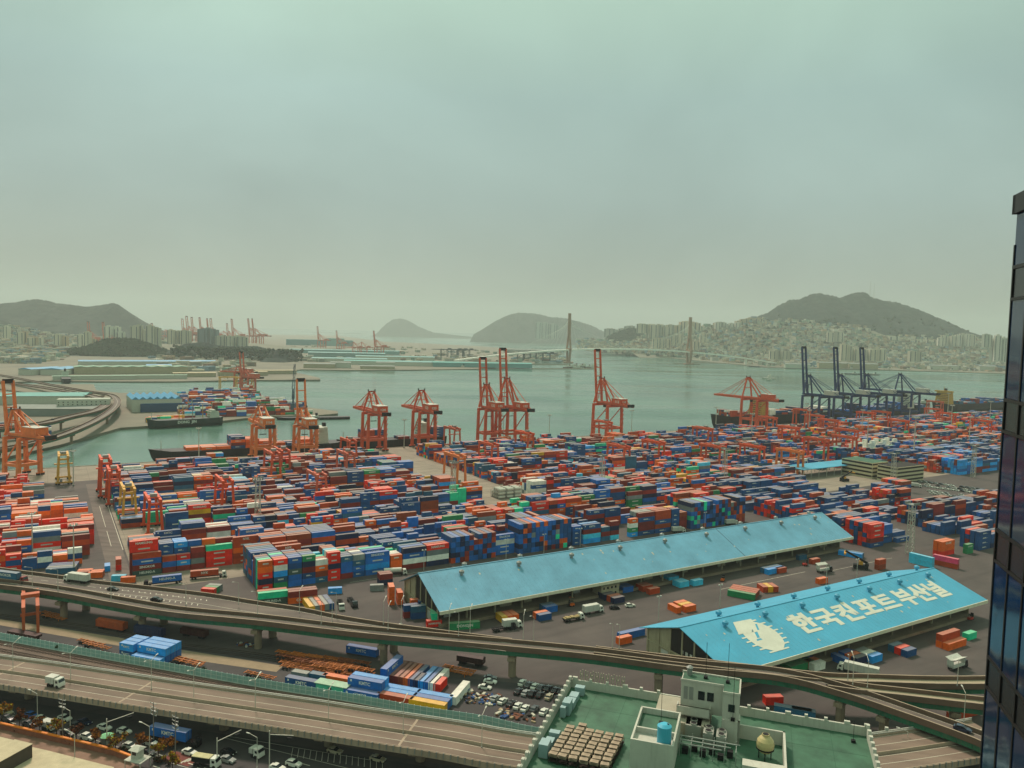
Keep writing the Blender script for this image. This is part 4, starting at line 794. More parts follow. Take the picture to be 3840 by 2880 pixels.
m_barr = mat('teal_barrier_panel', '9CC6BE', .35, var=.08, alpha=.8); m_post = mat('white_barrier_post', 'C4D4CC', .5)
T = empty('noise_barrier', (0, 0, 0), 0, 'translucent teal panel barrier with white posts along the railway', 'noise barrier')
MB().use(m_barr).sweep([(p[0], p[1], 0) for p in base], [(.05, .3), (-.05, .3), (-.05, 2.8), (.05, 2.8)]).obj('panel', T)
b = MB().use(m_post); d = 0; L = plen(base)
while d < L: p, a = along(base, d); b.cbox(p[0], p[1], 0, .16, .22, 2.95, a); d += 2.1
b.sweep([(p[0], p[1], 0) for p in base], [(.08, 1.5), (-.08, 1.5), (-.08, 1.6), (.08, 1.6)]); b.sweep([(p[0], p[1], 0) for p in base], [(.1, 0), (-.1, 0), (-.1, .32), (.1, .32)]); b.obj('post_frame', T)
back = resample(path(0, ('E1', -500, 740), ('E1', 0, 800), ('E1', 1400, 985), ('E2', 0, 812), ('E2', 900, 930), ('E2', 1700, 1060), ('E3', 300, 1050)), 50)
for i, o in enumerate((-1.2, 1.6)):
    T = empty('railway_track', (0, 0, 0), 0, ['railway track under the near ramp, beyond the pale platform strip', 'railway track along the pale platform strip'][i], 'railway track')
    for k in (-.6, .6): MB().use(m_rail).sweep([(p[0], p[1], 0) for p in back], [(o + k + .06, .02), (o + k - .06, .02), (o + k - .06, .16), (o + k + .06, .16)]).obj('rail', T)
s1 = [at(*q)[:2] for q in (('E1', -500, 770), ('E1', 0, 835), ('E1', 1540, 1075), ('E2', 60, 875), ('E2', 1460, 1095), ('E2', 1370, 1175), ('E2', 80, 990), ('E1', 1530, 1180), ('E1', 0, 915), ('E1', -500, 850))]
struct(MB().use(mat('platform_concrete', '8E7D66', .9, var=.1, scale=.3)).sheet(s1, .02).obj('pavement'))
struct(MB().use(m_dark).sheet([offset(n1, 2)[i][:2] for i in range(0, 130, 5)] + [offset(base, -1)[i][:2] for i in range(89, -1, -5)], .006).obj('rail_yard_ground'))
# ---------------------------------------------------------------- vehicles
CARP = {'white': 'D3D4C8', 'silver': '8F9390', 'black': '15171B', 'grey': '4C4F52', 'navy': '1E2B44', 'beige': 'A39A80', 'blue': '2E5C9C'}
m_tyre = m_black; m_headl = mat('lamp_lens', 'C8CCC4', .2, var=.02); m_tail = mat('tail_lamp', '8A1F18', .3, var=.02)
def wheels(T, xs, w, r=.33, wd=.22, dual=False):
    for x in xs:
        for s in (-1, 1):
            n = 12; vs = [(x + r * math.cos(6.283 * i / n), s * w + q * wd / 2, r + r * math.sin(6.283 * i / n)) for q in (-1, 1) for i in range(n)]
            MB().use(m_tyre).add(vs, [tuple(range(n)), tuple(range(n, 2 * n))[::-1]] + [(i, n + i, n + (i + 1) % n, (i + 1) % n) for i in range(n)]).obj('wheel', T)
def prof_body(b, secs, w0, w1, inset=None):
    """secs: (x, zlow, zhigh); body side profile extruded with tumblehome"""
    vs = []; n = len(secs)
    for s in (-1, 1):
        for x, zl, zh, ww in secs: vs += [(x, s * ww, zl), (x, s * ww * .93, zh)]
    fs = []
    for i in range(n - 1):
        a = 2 * i; c = 2 * n + 2 * i
        fs += [(a, a + 2, a + 3, a + 1), (c, c + 1, c + 3, c + 2), (a + 1, a + 3, c + 3, c + 1), (a, c, c + 2, a + 2)]
    fs += [(0, 1, 2 * n + 1, 2 * n), (2 * n - 2, 4 * n - 2, 4 * n - 1, 2 * n - 1)]; b.add(vs, fs)
CARS = {}
def car(color, kind='sedan'):
    k = (color, kind)
    if k in CARS: return CARS[k]
    pm = mat('car_paint_' + color, CARP[color], .25, coat=.5, var=.04, spec=.5); T = empty('car', (0, -500, 0)); tag(T, cat='car')
    hi = .12 if kind == 'suv' else 0; L = 2.3
    b = MB().use(pm); prof_body(b, [(-L, .35, .78 + hi, .74), (-L + .12, .25, .98 + hi, .88), (-1.2, .22, 1.0 + hi, .91), (.9, .22, .98 + hi, .91), (1.7, .24, .88 + hi, .88), (L - .1, .28, .74 + hi, .8), (L, .38, .6 + hi, .66)], 0, 0); b.obj('body', T, fix=True)
    b = MB().use(m_glass); r0 = -1.9 if kind != 'sedan' else -1.6; prof_body(b, [(r0, .97 + hi, .99 + hi, .8), (r0 + .45, .97 + hi, 1.38 + hi, .8), (.1, .97 + hi, 1.42 + hi, .8), (.95, .95 + hi, .97 + hi, .8)], 0, 0); g = b.obj('windows', T, fix=True)
    b = MB().use(pm); prof_body(b, [(r0 + .42, 1.34 + hi, 1.41 + hi, .76), (-.5, 1.38 + hi, 1.5 + hi, .75), (.12, 1.36 + hi, 1.44 + hi, .75)], 0, 0); b.obj('roof', T, fix=True)
    for s in (-1, 1): MB().use(m_headl).cbox(L - .12, s * .62, .62, .2, .28, .16).obj('headlight', T); MB().use(m_tail).cbox(-L + .05, s * .66, .72, .12, .24, .16).obj('tail_light', T)
    wheels(T, (-1.4, 1.4), .8); CARS[k] = Proto(T); return CARS[k]
def put_car(c, x, y, ang, color, kind, label, z=0., group=None):
    p = at(c, x, y, z); return car(color, kind).put(p, R(ang), label, group)
TRK = {}
def truck(kind, cab, body_m, label, loc, ang, L=9.0, H=2.6, name='truck', cat='truck', logo=None):
    T = empty(name, loc, R(ang), label, cat); W = 1.22; cm = mat('cab_paint_' + cab, CARP.get(cab, cab) if cab != 'red' else '8C2A24', .3, coat=.4, var=.05)
    xf = L / 2 + 1.0
    b = MB().use(cm); prof_body(b, [(xf - 1.9, .5, 2.75, 1.2), (xf - .5, .5, 2.8, 1.2), (xf - .05, .5, 1.75, 1.2), (xf + .1, .45, 1.0, 1.15)], 0, 0); cb = b.obj('cab', T, fix=True)
    b = MB().use(m_glass); b.add([(xf - .42, -1.05, 2.6), (xf - .42, 1.05, 2.6), (xf + .0, 1.05, 1.82), (xf + .0, -1.05, 1.82)], [(0, 3, 2, 1)]); b.box(xf - 1.4, -1.21, 1.6, xf - .6, -1.19, 2.3); b.box(xf - 1.4, 1.19, 1.6, xf - .6, 1.21, 2.3); b.obj('windscreen', cb)
    b = MB().use(m_black).box(-L / 2, -.5, .75, xf - 1.5, .5, 1.15); b.obj('chassis', T)
    wheels(T, [xf - .8, -L / 2 + 1.1, -L / 2 + 2.4] + ([xf - 2.6] if L > 8 else []), 1.05, .5, .4)
    x1 = xf - 2.2
    if kind == 'box':
        b = MB().use(body_m).box(-L / 2, -W, 1.2, x1, W, 1.2 + H); b.use(m_grey).box(-L / 2 - .03, -W - .02, 1.1, x1, W + .02, 1.2); b.box(-L / 2 - .02, -.03, 1.25, -L / 2, .03, 1.1 + H); b.obj('cargo_box', T)
    elif kind == 'wing':
        b = MB().use(body_m).box(-L / 2, -W, 1.2, x1, W, 1.9); b.box(-L / 2, -W, 1.2, -L / 2 + .1, W, 1.2 + H); b.box(x1 - .1, -W, 1.2, x1, W, 1.2 + H); b.box(-L / 2, -.1, 1.1 + H, x1, .1, 1.25 + H); b.obj('cargo_box', T)
        for s in (-1, 1): MB().use(body_m).add([(-L / 2, s * .08, 1.25 + H), (x1, s * .08, 1.25 + H), (x1, s * 1.9, 2.0 + H), (-L / 2, s * 1.9, 2.0 + H), (-L / 2, s * .08, 1.17 + H), (x1, s * .08, 1.17 + H), (x1, s * 1.9, 1.92 + H), (-L / 2, s * 1.9, 1.92 + H)], [(0, 1, 2, 3), (7, 6, 5, 4), (3, 2, 6, 7), (0, 3, 7, 4), (1, 5, 6, 2)]).obj('wing_panel', T)
    elif kind == 'dump':
        b = MB().use(m_black); prof_body(b, [(-L / 2, 1.2, 2.5, 1.2), (x1, 1.2, 2.6, 1.2)], 0, 0); b.obj('tipper_body', T, fix=True); MB().use(mat('cream_tarpaulin', 'BBB38A', .9)).box(-L / 2, -1.1, 2.52, x1, 1.1, 2.72).obj('tarpaulin', T)
    elif kind == 'flat':
        b = MB().use(m_black).box(-L / 2, -W, 1.15, x1, W, 1.35); b.obj('flatbed', T); q = MB().use(mat('timber_load', 'A89468', .9)); r = random.Random(2)
        for i in range(int(L * 1.1)): q.box(-L / 2 + .3 + i * .8, -1.0 + r.random() * .3, 1.36, -L / 2 + .95 + i * .8, .9 + r.random() * .2, 1.6 + r.random() * .5)
        q.obj('cargo', T)
    elif kind == 'skel':
        b = MB().use(m_black)
        for s in (-1, 1): b.box(-L / 2, s * .9 - .1, 1.15, x1, s * .9 + .1, 1.4)
        for i in range(8): b.box(-L / 2 + i * (L - 3) / 7, -1.2, 1.2, -L / 2 + .25 + i * (L - 3) / 7, 1.2, 1.35)
        b.obj('trailer_frame', T)
    return T
def con_truck(c, x, y, ang, col, logo, size, label, clab, cab='black', z=0.):
    """tractor and skeletal trailer; the container on it is a thing of its own"""
    p = at(c, x, y, z); L = LEN[size] + .6; T = truck('skel', cab, None, label, p, ang, L=L + 2.2, name='container_truck'); a = R(ang)
    dx = -1.15; container(p[0] + dx * math.cos(a), p[1] + dx * math.sin(a), z + 1.42, size, col, logo, a, clab)
# ---------------------------------------------------------------- hand-surveyed containers in the rail yard and between the sheds
def con(c, x, y, size, col, logo, ang, label, tier=0, group=None):
    """x,y: bottom corner of the visible long side at its left end, on the ground"""
    p = at(c, x, y); a = R(ang); L = LEN[size]; cx = p[0] + math.cos(a) * L / 2 - math.sin(a) * CW / 2; cy = p[1] + math.sin(a) * L / 2 + math.cos(a) * CW / 2
    return container(cx, cy, tier * CH, size, col, logo, a, label, group)
RY = -18
def ramp_rows():
    B = at('E1', 1775, 1352); g = 'blue containers beside the noise barrier, left group'
    con('E1', 1700, 1395, 40, 'bb', 'K', RY, 'single blue container nearest the barrier, left blue group', 0, g)
    a = R(RY)
    for r_ in range(3):
        for t in range(2):
            x = B[0] - math.sin(a) * (CW + .25) * (r_ + .5) + math.cos(a) * 6.1; y = B[1] + math.cos(a) * (CW + .25) * (r_ + .5) + math.sin(a) * 6.1
            container(x, y, t * CH, 40, 'bb' if t else 'bl', 'K' if r_ == 0 else '', a, f'{"upper" if t else "lower"} blue container, {nth(r_ + 1)} row of the left blue group by the barrier', g)
    B = at('E1', 1545, 1330)
    for r_ in range(3):
        for t in range(2):
            x = B[0] - math.sin(a) * (CW + .25) * (r_ + .5) + math.cos(a) * 3; y = B[1] + math.cos(a) * (CW + .25) * (r_ + .5) + math.sin(a) * 3
            container(x, y, t * CH, 20, 'bb' if t else 'nv', 'K' if r_ == 0 else '', a, f'{"upper" if t else "lower"} short blue container, {nth(r_ + 1)} row left of the long blue group', g)
ramp_rows()
def group(c, x, y, ang, spec, lab, step=(0, 1), gap=.22, g=None):
    """spec: stacks side by side; step: along the long side (1,0) or across it (0,1)"""
    p = at(c, x, y); a = R(ang); X = Y = 0.
    for i, st in enumerate(spec):
        size = int(st[0]); cons = parse(st[1]); L = LEN[size]
        od = nth(i + 1) + ' ' if len(spec) > 1 else ''
        for t, (cc, lg) in enumerate(cons):
            lx, ly = X + L / 2, Y + CW / 2
            tn = '' if len(cons) == 1 else (', top' if t == len(cons) - 1 else f', {ORD[t]} tier')
            container(p[0] + lx * math.cos(a) - ly * math.sin(a), p[1] + lx * math.sin(a) + ly * math.cos(a), t * CH, size, cc, lg, a, f'{PAL[cc][1]} container{tn}, {od}{lab}', g or lab)
        X += step[0] * (L + gap); Y += step[1] * (CW + gap)
group('E2', 1480, 1340, RY, [(40, 'nvK')], 'alone by the barrier left of the turquoise hut')
group('E2', 1560, 1265, RY, [(20, 'gy')], 'behind the lone navy container by the barrier'); group('E2', 1790, 1290, RY, [(20, 'tb')], 'right of the grey one behind the lone navy container')
group('E2', 1960, 1310, RY, [(40, 'or')], 'behind the turquoise hut')
group('E3', 25, 1290, RY, [(40, 'blK'), (40, 'bl blK'), (40, 'bl bb')], 'row from the barrier, right blue group')
group('E3', 460, 1345, RY, [(40, 'rb'), (40, 'bb'), (40, 'bb')], 'row from the barrier, group with a red-brown front one')
group('E3', 870, 1425, RY, [(40, 'oy'), (40, 'bl'), (40, 'bb')], 'row from the barrier, group with an amber front one')
p_ = [('mr', 40), ('mr', 40), ('br', 40), ('or', 40), ('nv', 40), ('dn', 20), ('bb', 40), ('bl', 40), ('wh', 40), ('rd', 20)]
for i, (cc, sz) in enumerate(p_):
    q = at('E3', 640 + i * 66, 1110 + i * 13); a = R(72); L = LEN[sz]; container(q[0] + math.cos(a) * L / 2, q[1] + math.sin(a) * L / 2, 0, sz, cc, '', a, f'{PAL[cc][1]} container lying crosswise, {nth(i + 1)} in the crosswise row behind the barrier groups', 'crosswise containers in the rail yard')
q = at('E3', 1440, 1395); a = R(72); container(q[0] + math.cos(a) * 6.1, q[1] + math.sin(a) * 6.1, 0, 40, 'wh', '', a, 'white refrigerated container at the right end of the rail yard group')
for k in range(2): q = at('E3', 545, 1130); a = R(72); container(q[0] + math.cos(a) * 6.1, q[1] + math.sin(a) * 6.1, k * CH, 40, 'bl', 'K', a, f'{"upper" if k else "lower"} blue container lying crosswise at the right side of the double blue stack')
group('E3', 60, 715, RY, [(40, 'blK')], 'in the dark beneath the ramp'); group('C3', 900, 2212, 20, [(40, 'bl')], 'hidden') if False else None
# between the sheds and along the street side
UA = 31
group('E1', -40, 150, UA - 6, [(40, 'or'), (40, 'or'), (40, 'rb'), (40, 'rd')], 'of the low orange-topped row at the far left'); group('E1', 140, 178, UA, [(40, 'or'), (40, 'or'), (40, 'or'), (40, 'rb'), (40, 'or')], 'of the slanted orange row beyond the elevated deck')
group('E1', 590, 262, UA - 12, [(40, 'tb'), (40, 'gy'), (40, 'nv'), (40, 'nv')], 'of the grey-blue low group beyond the white truck'); group('E1', 990, 300, UA - 14, [(20, 'rb'), (20, 'or')], 'low one right of the tall mast'); group('E1', 1140, 310, UA - 14, [(20, 'or'), (20, 'or')], 'low orange one right of the white truck')
group('E1', 1430, 215, 118, [(20, 'bb')], 'standing alone on the yard apron'); group('E1', 1575, 200, 118, [(20, 'rd rb')], 'narrow stack beside the dark green lettered one')
group('E1', 1440, 350, 10, [(20, 'sb')], 'pale one just beyond the elevated deck'); group('E1', 1560, 372, 14, [(20, 'or')], 'small one just beyond the elevated deck')
group('E2', 390, 170, -8, [(20, 'rd'), (20, 'gr'), (20, 'gy')], 'of the low trio beyond the elevated deck')
group('E2', 1130, 320, UA - 8, [(40, 'dgH te'), (40, 'gy rb')], 'of the turquoise-topped pair beyond the elevated deck')
group('E2', 1525, 300, UA - 8, [(40, 'orC mr'), (40, 'mr mr')], 'of the maroon and orange pair beyond the elevated deck')
group('E2', 1770, 415, 118, [(20, 'rb'), (20, 'gy'), (20, 'or'), (20, 'nv')][::-1], 'of the roofs in mixed colours by the parked tractor units') if False else None
for i, cc in enumerate(['oy', 'gy', 'or', 'gy', 'nv']):
    q = at('E2', 1830 + i * 62, 400 - i * 10); a = R(118); container(q[0] + math.cos(a) * 5.5, q[1] + math.sin(a) * 5.5, 0, 40, cc, '', a, f'{PAL[cc][1]} container, {nth(i + 1)} of the mixed-roof row by the parked tractor units', 'mixed-roof row beyond the deck')
group('E2', 2040, 170, 14, [(20, 'bb')], 'bright small one by the black trailers')
group('E3', 690, 100, 105, [(20, 'orC orC orC')], 'stack left of the faded blue shed'); group('E3', 800, 95, 105, [(20, 'orC or')], 'stack right beside the tall orange stack')
for i, (x, y, sp) in enumerate([(810, 275, 'mr nv'), (905, 290, 'nv tb'), (900, 200, 'bl or'), (1000, 215, 'nv nv'), (1095, 235, 'rd tb'), (920, 90, 'nv nvK'), (1010, 120, 'nv bl')]): group('E3', x, y, 20, [(20, sp)], ['at the shed gable, outer left', 'at the shed gable, front left', 'at the shed gable, second row', 'at the shed gable, centre', 'at the shed gable beside the corner', 'beyond the tall orange stack at the gable', 'inner one at the faded gable'][i])
group('E3', 1110, 395, 18, [(20, 'rdN')], 'open red one by the shed corner'); group('E3', 1245, 380, 100, [(20, 'rd te')], 'turquoise-topped stack by the shed corner')
group('E3', 1405, 430, 14, [(40, 'grD')], 'big green one by the dock rubbish')
group('C2', 1065, 1300 - 1199 + 0, 30, [(20, 'mr mr')], 'maroon pair before the first shed gable') if False else None
group('B2', 1070, 1285, 24, [(20, 'dn mr'), (20, 'dn mr')], 'of the dark stack before the white tanker'); group('B2', 985, 1330, 12, [(20, 'gy')], 'single one at the apron edge')
for i, (c, x, y, ang, spec, lab) in enumerate([
 ('C3', 60, 385, 118, [(20, 'orC'), (20, 'or'), (20, 'oy')], 'of the amber-roofed group before the faded shed'), ('C3', 235, 395, 30, [(20, 'nv'), (20, 'or')], 'of the small pair beside the amber group'), ('C3', 290, 325, 30, [(20, 'bl'), (20, 'tb')], 'of the blue pair before the dock'),
 ('C3', 800, 215, 31, [(20, 'dn'), (20, 'dn')], 'of the open purple-blue pair by the cream annex'), ('C3', 880, 245, 31, [(20, 'dn'), (20, 'rb')], 'of the small crates by the white car'), ('C3', 960, 150, 31, [(20, 'bl'), (20, 'bl')], 'of the blue pair behind the annex'), ('C3', 1130, 140, 31, [(20, 'rb'), (20, 'rb')], 'of the latticed red-brown pair'), ('C3', 1190, 165, 31, [(20, 'rb')], 'latticed one in front of the pair'),
 ('C3', 1450, 105, 31, [(20, 'sb'), (20, 'sb')], 'of the pale blue crates'), ('C3', 1570, 90, 31, [(20, 'sb')], 'right pale blue crate'), ('C3', 1360, 60, 31, [(20, 'sb'), (20, 'sb')], 'of the pale blue crates by the dock'), ('C3', 1860, 170, -30, [(40, 'gr'), (40, 'rb'), (40, 'rb'), (40, 'rb')], 'of the rust-roofed group behind the lettered shed'),
 ('C3', 1460, 320, 118, [(20, 'or'), (20, 'or'), (20, 'or'), (20, 'or')][:1], 'far left of the amber trio'), ('C3', 1500, 320, 31, [(20, 'or'), (20, 'oy'), (20, 'or')], 'of the amber-roofed trio behind the lettered shed'), ('C3', 940, 560, 31, [(40, 'bl')], 'big blue one at the lettered shed gable'), ('C3', 930, 600, 31, [(20, 'or')], 'small orange one at the lettered shed gable'),
 ('C4', 90, 140, 100, [(20, 'rb'), (20, 'oy'), (20, 'rb')], 'of the tan-roofed row behind the lettered shed'), ('C4', 445, 75, 31, [(20, 'or')], 'orange one behind the ridge'), ('B4', 605, 975 + 40, -38, [(40, 'bb'), (40, 'tb')], 'of the blue pair right of the faded shed'), ('B4', 270, 1065, 31, [(20, 'tb')], 'teal one near the faded shed corner'), ('B4', 385, 1100, 31, [(20, 'rb')], 'rust one near the faded shed corner'),
 ('B4', 0, 1190, 31, [(40, 'bb'), (40, 'tb')], 'of the blue-roofed pair in the middle of the shed yard'), ('B4', 90, 1180, 31, [(20, 'rb')], 'rust one beside the blue-roofed pair'), ('B4', 955, 1150, 31, [(20, 'br rb')], 'rust stack behind the lettered shed ridge'),
 ('C4', 700, 770, 118, [(20, 'bl')], 'blue one of the five by the white wing truck'), ('C4', 765, 775, 31, [(20, 'dn'), (20, 'or'), (20, 'bl')], 'of the trio by the white wing truck'), ('C4', 900, 760, 31, [(20, 'bb'), (20, 'wh'), (20, 'gy')], 'of the pale trio by the white wing truck'),
 ('C4', 1200, 710, 31, [(20, 'nv'), (20, 'rd'), (20, 'tb')], 'of the lone trio on the open apron'), ('C4', 1560, 650, 31, [(40, 'or'), (40, 'or rb')], 'of the orange block at the right'), ('C4', 1730, 560, 31, [(20, 'te')], 'turquoise one behind the orange block'), ('C4', 400, 830, 31, [(20, 'wh'), (20, 'or'), (20, 'bl')], 'of the trio beside the slip ramp'), ('C4', 200, 850, 31, [(40, 'gr'), (40, 'gr')], 'of the green pair beside the slip ramp'),
 ('B4', 1215, 1080, -54, [(40, 'sb sb')], 'sky blue pair by the lattice mast'), ('B4', 1420, 1095, -48, [(40, 'rb pk')], 'pink-topped pair by the lattice mast'), ('B4', 1500, 1030, 31, [(40, 'rd or orC'), (40, 'rd or orC')], 'of the amber-roofed stack right of the lattice mast'), ('B4', 1720, 1010, 31, [(20, 'gr grD')], 'green stack right of the amber-roofed one'),
 ('C4', 1600, 1260, 25, [(40, 'rb')], 'rust one under the slip ramps'), ('C4', -20, 1120, 8, [(20, 'rd')], 'small red one beyond the green roof'), ('C4', 50, 1190, -20, [(40, 'tb')], 'teal one beyond the green roof'), ('C4', 200, 1215, -20, [(20, 'tb')], 'shorter teal one beyond the green roof')]):
    group(c, x, y, ang, spec, lab)

# --- vehicles on the decks, in the yard and in the street
truck('box', 'white', m_housew, 'white box truck driving on the elevated deck', at('E1', 1010, 355, 10.4), 165, L=10.5)
T = con_truck('E1', 120, 345, -14, 'tb', 'S', 40, 'tractor unit with red cab hauling a blue container on the deck', 'blue-grey container on the truck on the elevated deck', 'red', 10.4)
truck('box', 'white', m_housew, 'small white delivery truck alone on the foreground viaduct', at('D1', 1050, 60, 7.0), -18, L=4.4, H=1.9)
con_truck('E1', 2130, 385, UA + 176, 'blH'[:2], 'H', 40, 'black tractor hauling a blue container before the stacks', 'blue container riding on the truck before the stacks', 'black')
con_truck('B1', 1790, 1215, UA - 9, 'rb', 'Y', 40, 'white-cab tractor hauling a rust container before the stacks', 'rust container riding on the white-cab tractor', 'white')
con_truck('D2', 800, 770, RY + 2, 'bl', 'K', 40, 'dark tractor with a long blue container in the street', 'long blue container on the tractor in the street', 'black')
truck('dump', 'white', None, 'dump truck with cream tarpaulin waiting at the junction', at('D2', 1200, 1070), -12, L=6.5)
truck('box', 'white', m_housew, 'white and yellow courier van turning at the junction', at('D2', 1860, 950), -28, L=2.6, H=1.3, name='van', cat='van')
truck('flat', 'white', None, 'flatbed truck loaded with pale timber between the sheds', at('C3', 520, 385), 28, L=8.5)
truck('box', 'white', m_housew, 'white box truck parked beside the timber flatbed', at('C3', 690, 320), 28, L=8.5); truck('wing', 'black', m_housew, 'white truck with lifted wing roof, left of the lettered shed end', at('B4', 480, 1165), 24, L=8)
truck('box', 'white', m_housew, 'long white trailer truck before the slip ramp', at('C4', 790, 850), 148, L=12.5); truck('wing', 'black', m_housew, 'white truck with opened roof wings at the right apron', at('C4', 1630, 800), 30, L=8.5)
truck('skel', 'white', None, 'white-cab tractor with empty trailer near the container rows', at('C2', 730, 260), -72, L=10, name='container_truck'); truck('skel', 'black', None, 'dark tractor with empty trailer beside the white-cab tractor', at('C2', 830, 240), -65, L=10, name='container_truck'); truck('skel', 'black', None, 'empty trailer truck standing in the shed yard', at('C2', 2130, 470), 25, L=9, name='container_truck'); truck('box', 'white', m_housew, 'white truck cut by the left shed dock', at('C3', -10, 450), 20, L=7)
for c, x, y, a, col, k, lb in [('E1', 1465, 462, -10, 'black', 'sedan', 'black saloon on the elevated deck beside a lamp'), ('E1', 2030, 600, -10, 'black', 'suv', 'black car following on the elevated deck near the gore')]: put_car(c, x, y, a, col, k, lb, 10.4)
put_car('E3', 780, 400, -4, 'white', 'sedan', 'white car on the far deck below the rail', 9.6); put_car('E5', 1900, 1110, -38, 'navy', 'suv', 'dark car on the ramp beside the glass tower', 10.4); put_car('D1', -30, 590, RY, 'black', 'sedan', 'dark car at the left end of the foreground viaduct', 0)
ST = [('D1', 800, 735, 'white', 'sedan', 'white saloon in the street beside the blurry lamp'), ('D1', 1260, 720, 'white', 'sedan', 'white saloon beside the tall utility pole'), ('D1', 2030, 900, 'white', 'sedan', 'white saloon left of the traffic signal arms'), ('D1', 1700, 1090, 'white', 'suv', 'white hatchback in the near lane'), ('D1', 1650, 800, 'navy', 'sedan', 'dark navy saloon in the middle lane'), ('D1', 1320, 1020, 'black', 'suv', 'dark green-black car by the kerb lamp'),
 ('D1', 1480, 870, 'grey', 'sedan', 'dark grey car behind a tree in the middle lane'), ('D1', 150, 730, 'grey', 'suv', 'grey car at the far left of the street'), ('D1', 620, 670, 'blue', 'suv', 'blue car under the viaduct edge'), ('D1', 570, 830, 'grey', 'sedan', 'grey saloon behind a rust-coloured tree'), ('D1', 120, 600, 'beige', 'sedan', 'beige car behind the leftmost yellow tree'), ('D2', 160, 655, 'white', 'suv', 'white car left of the blue container truck'), ('D2', 235, 850, 'white', 'suv', 'white car over the dark hedge'), ('D2', 500, 800, 'white', 'sedan', 'white car half hidden by the pole'),
 ('D2', 1005, 925, 'white', 'sedan', 'white saloon in front of the dump truck'), ('D2', 470, 925, 'black', 'sedan', 'black car behind the guard hut'), ('D2', 1510, 925, 'black', 'sedan', 'black saloon beside the traffic pole'), ('D2', 1500, 1020, 'silver', 'sedan', 'silver saloon in front of the black one'), ('D3', 350, 1075, 'white', 'suv', 'white car beside the painted hatching'), ('D3', 140, 1125, 'white', 'sedan', 'white car at the bottom edge'), ('D3', 885, 905, 'beige', 'sedan', 'pale car under the viaduct, left'), ('D3', 1440, 1010, 'beige', 'sedan', 'pale car under the viaduct, right')]
for c, x, y, col, k, lb in ST: put_car(c, x, y, RY - 4, col, k, lb)
truck('box', 'white', m_housew, 'small white pickup truck behind the yellow tree', at('D1', 930, 890), RY - 4, L=3.4, H=1.2)
LOT = [(135, 990, 'white'), (215, 1015, 'grey'), (295, 1035, 'white'), (375, 1055, 'grey'), (465, 1060, 'black'), (560, 1085, 'black'), (640, 1105, 'black'), (80, 1100, 'black'), (175, 1120, 'silver'), (265, 1130, 'black'), (360, 1145, 'black'), (480, 1170, 'beige'), (600, 1195, 'black'), (75, 1290, 'white'), (170, 1320, 'white'), (290, 1330, 'grey'), (410, 1365, 'white')]
for i, (x, y, col) in enumerate(LOT): put_car('E4', x, y, 66, col, 'sedan' if i % 3 else 'suv', f'{col} car, {nth(i % 7 + 1)} in the {["far", "middle", "near"][i // 7 if i < 14 else 2]} row of the small car park', 0, 'cars in the small car park by the green roof')
for x, y, a, col, lb in [(1930, 1060, -8, 'grey', 'dark car behind the white one under the ramp'), (1930, 1110, -16, 'white', 'white car parked under the ramp'), (1860, 1185, -16, 'white', 'white hatchback near the scrap heap'), (1995, 1330, 60, 'silver', 'silver car beside the scrap heap'), (2090, 1365, 60, 'white', 'white car next to the silver one by the scrap heap'), (2200, 1400, 60, 'black', 'black car at the end of the scrap heap row')]: put_car('E3', x, y, a, col, 'sedan', lb)
put_car('C3', 885, 285, 10, 'black', 'sedan', 'dark car in front of the crates between the sheds'); put_car('C3', 1020, 265, 14, 'white', 'suv', 'white car in front of the crates between the sheds')
# big staff car park by the cream office
r = random.Random(11); u_, v_ = UV0 = qu('B4', 1660, 470)
for j in range(10):
    for i in range(13):
        c, x, y = 'B4', 1330 + i * 46 + j * 22 - 20, 385 + j * 21 + i * 6
        if x > 1930 or r.random() < .12 or (j in (3, 6) and r.random() < .8): continue
        col = r.choice(['white'] * 6 + ['silver'] * 3 + ['grey', 'black', 'black']); p = at(c, x, y)
        car(col, 'sedan').put(p, PHI + (math.pi / 2 if j % 2 else -math.pi / 2), f'{col} car in the crowded staff car park behind the cream office', 'cars in the staff car park')
# ---------------------------------------------------------------- office block with the green roof
m_rwhite = mat('roof_white_wall', 'B9B9AC', .8, var=.08, scale=.4, streak=.18); m_rgreen = mat('green_roof_coating', '3A624C', .6, var=.3, scale=.25, bump=.004); m_rpale = mat('pale_roof_slab', 'A29C8A', .85, var=.1, scale=.3)
m_duct = mat('pale_blue_duct', '8EA6A8', .5, metal=.2, var=.08); m_pipe = mat('pipe_metal', '9AA19A', .4, metal=.4); m_board = mat('weathered_board', 'A3917C', .85, var=.3, scale=1.2); m_brown = mat('dark_frame', '2A211C', .8)
TL = at('C3', 512, 960, 60); OB = R(-17.9)
T = empty('office_building', TL[:2], OB, 'office block with green roof, white crenellated parapet and rooftop plant', 'office building'); X1, Y1 = 44.5, -48
b = MB().use(m_rwhite).box(-.35, Y1, 0, X1 + .35, .35, 59.6); b.obj('wall', T)
b = MB().use(m_rgreen).box(-.05, Y1, 59.62, X1 + .05, .05, 60); b.use(m_brown)
b.obj('roof', T); b = MB().use(mat('roof_seam', '2C5240', .8))
for x in (4.5, 9.2, 34, 39.5): b.box(x, -26, 60.004, x + .05, -.5, 60.012)
for y in (-6, -13): b.box(.4, y, 60.004, 12.5, y + .05, 60.012); b.box(33.2, y, 60.004, 44, y + .05, 60.012)
b.obj('roof_seams', T)
b = MB().use(m_rwhite)
for x0, y0, x1, y1 in ((0, .0, 18, .3), (26.6, .0, X1, .3), (X1, Y1, X1 + .32, .3), (-.32, Y1, 0, .3)): b.box(x0, y0, 59.6, x1, y1, 61.35)
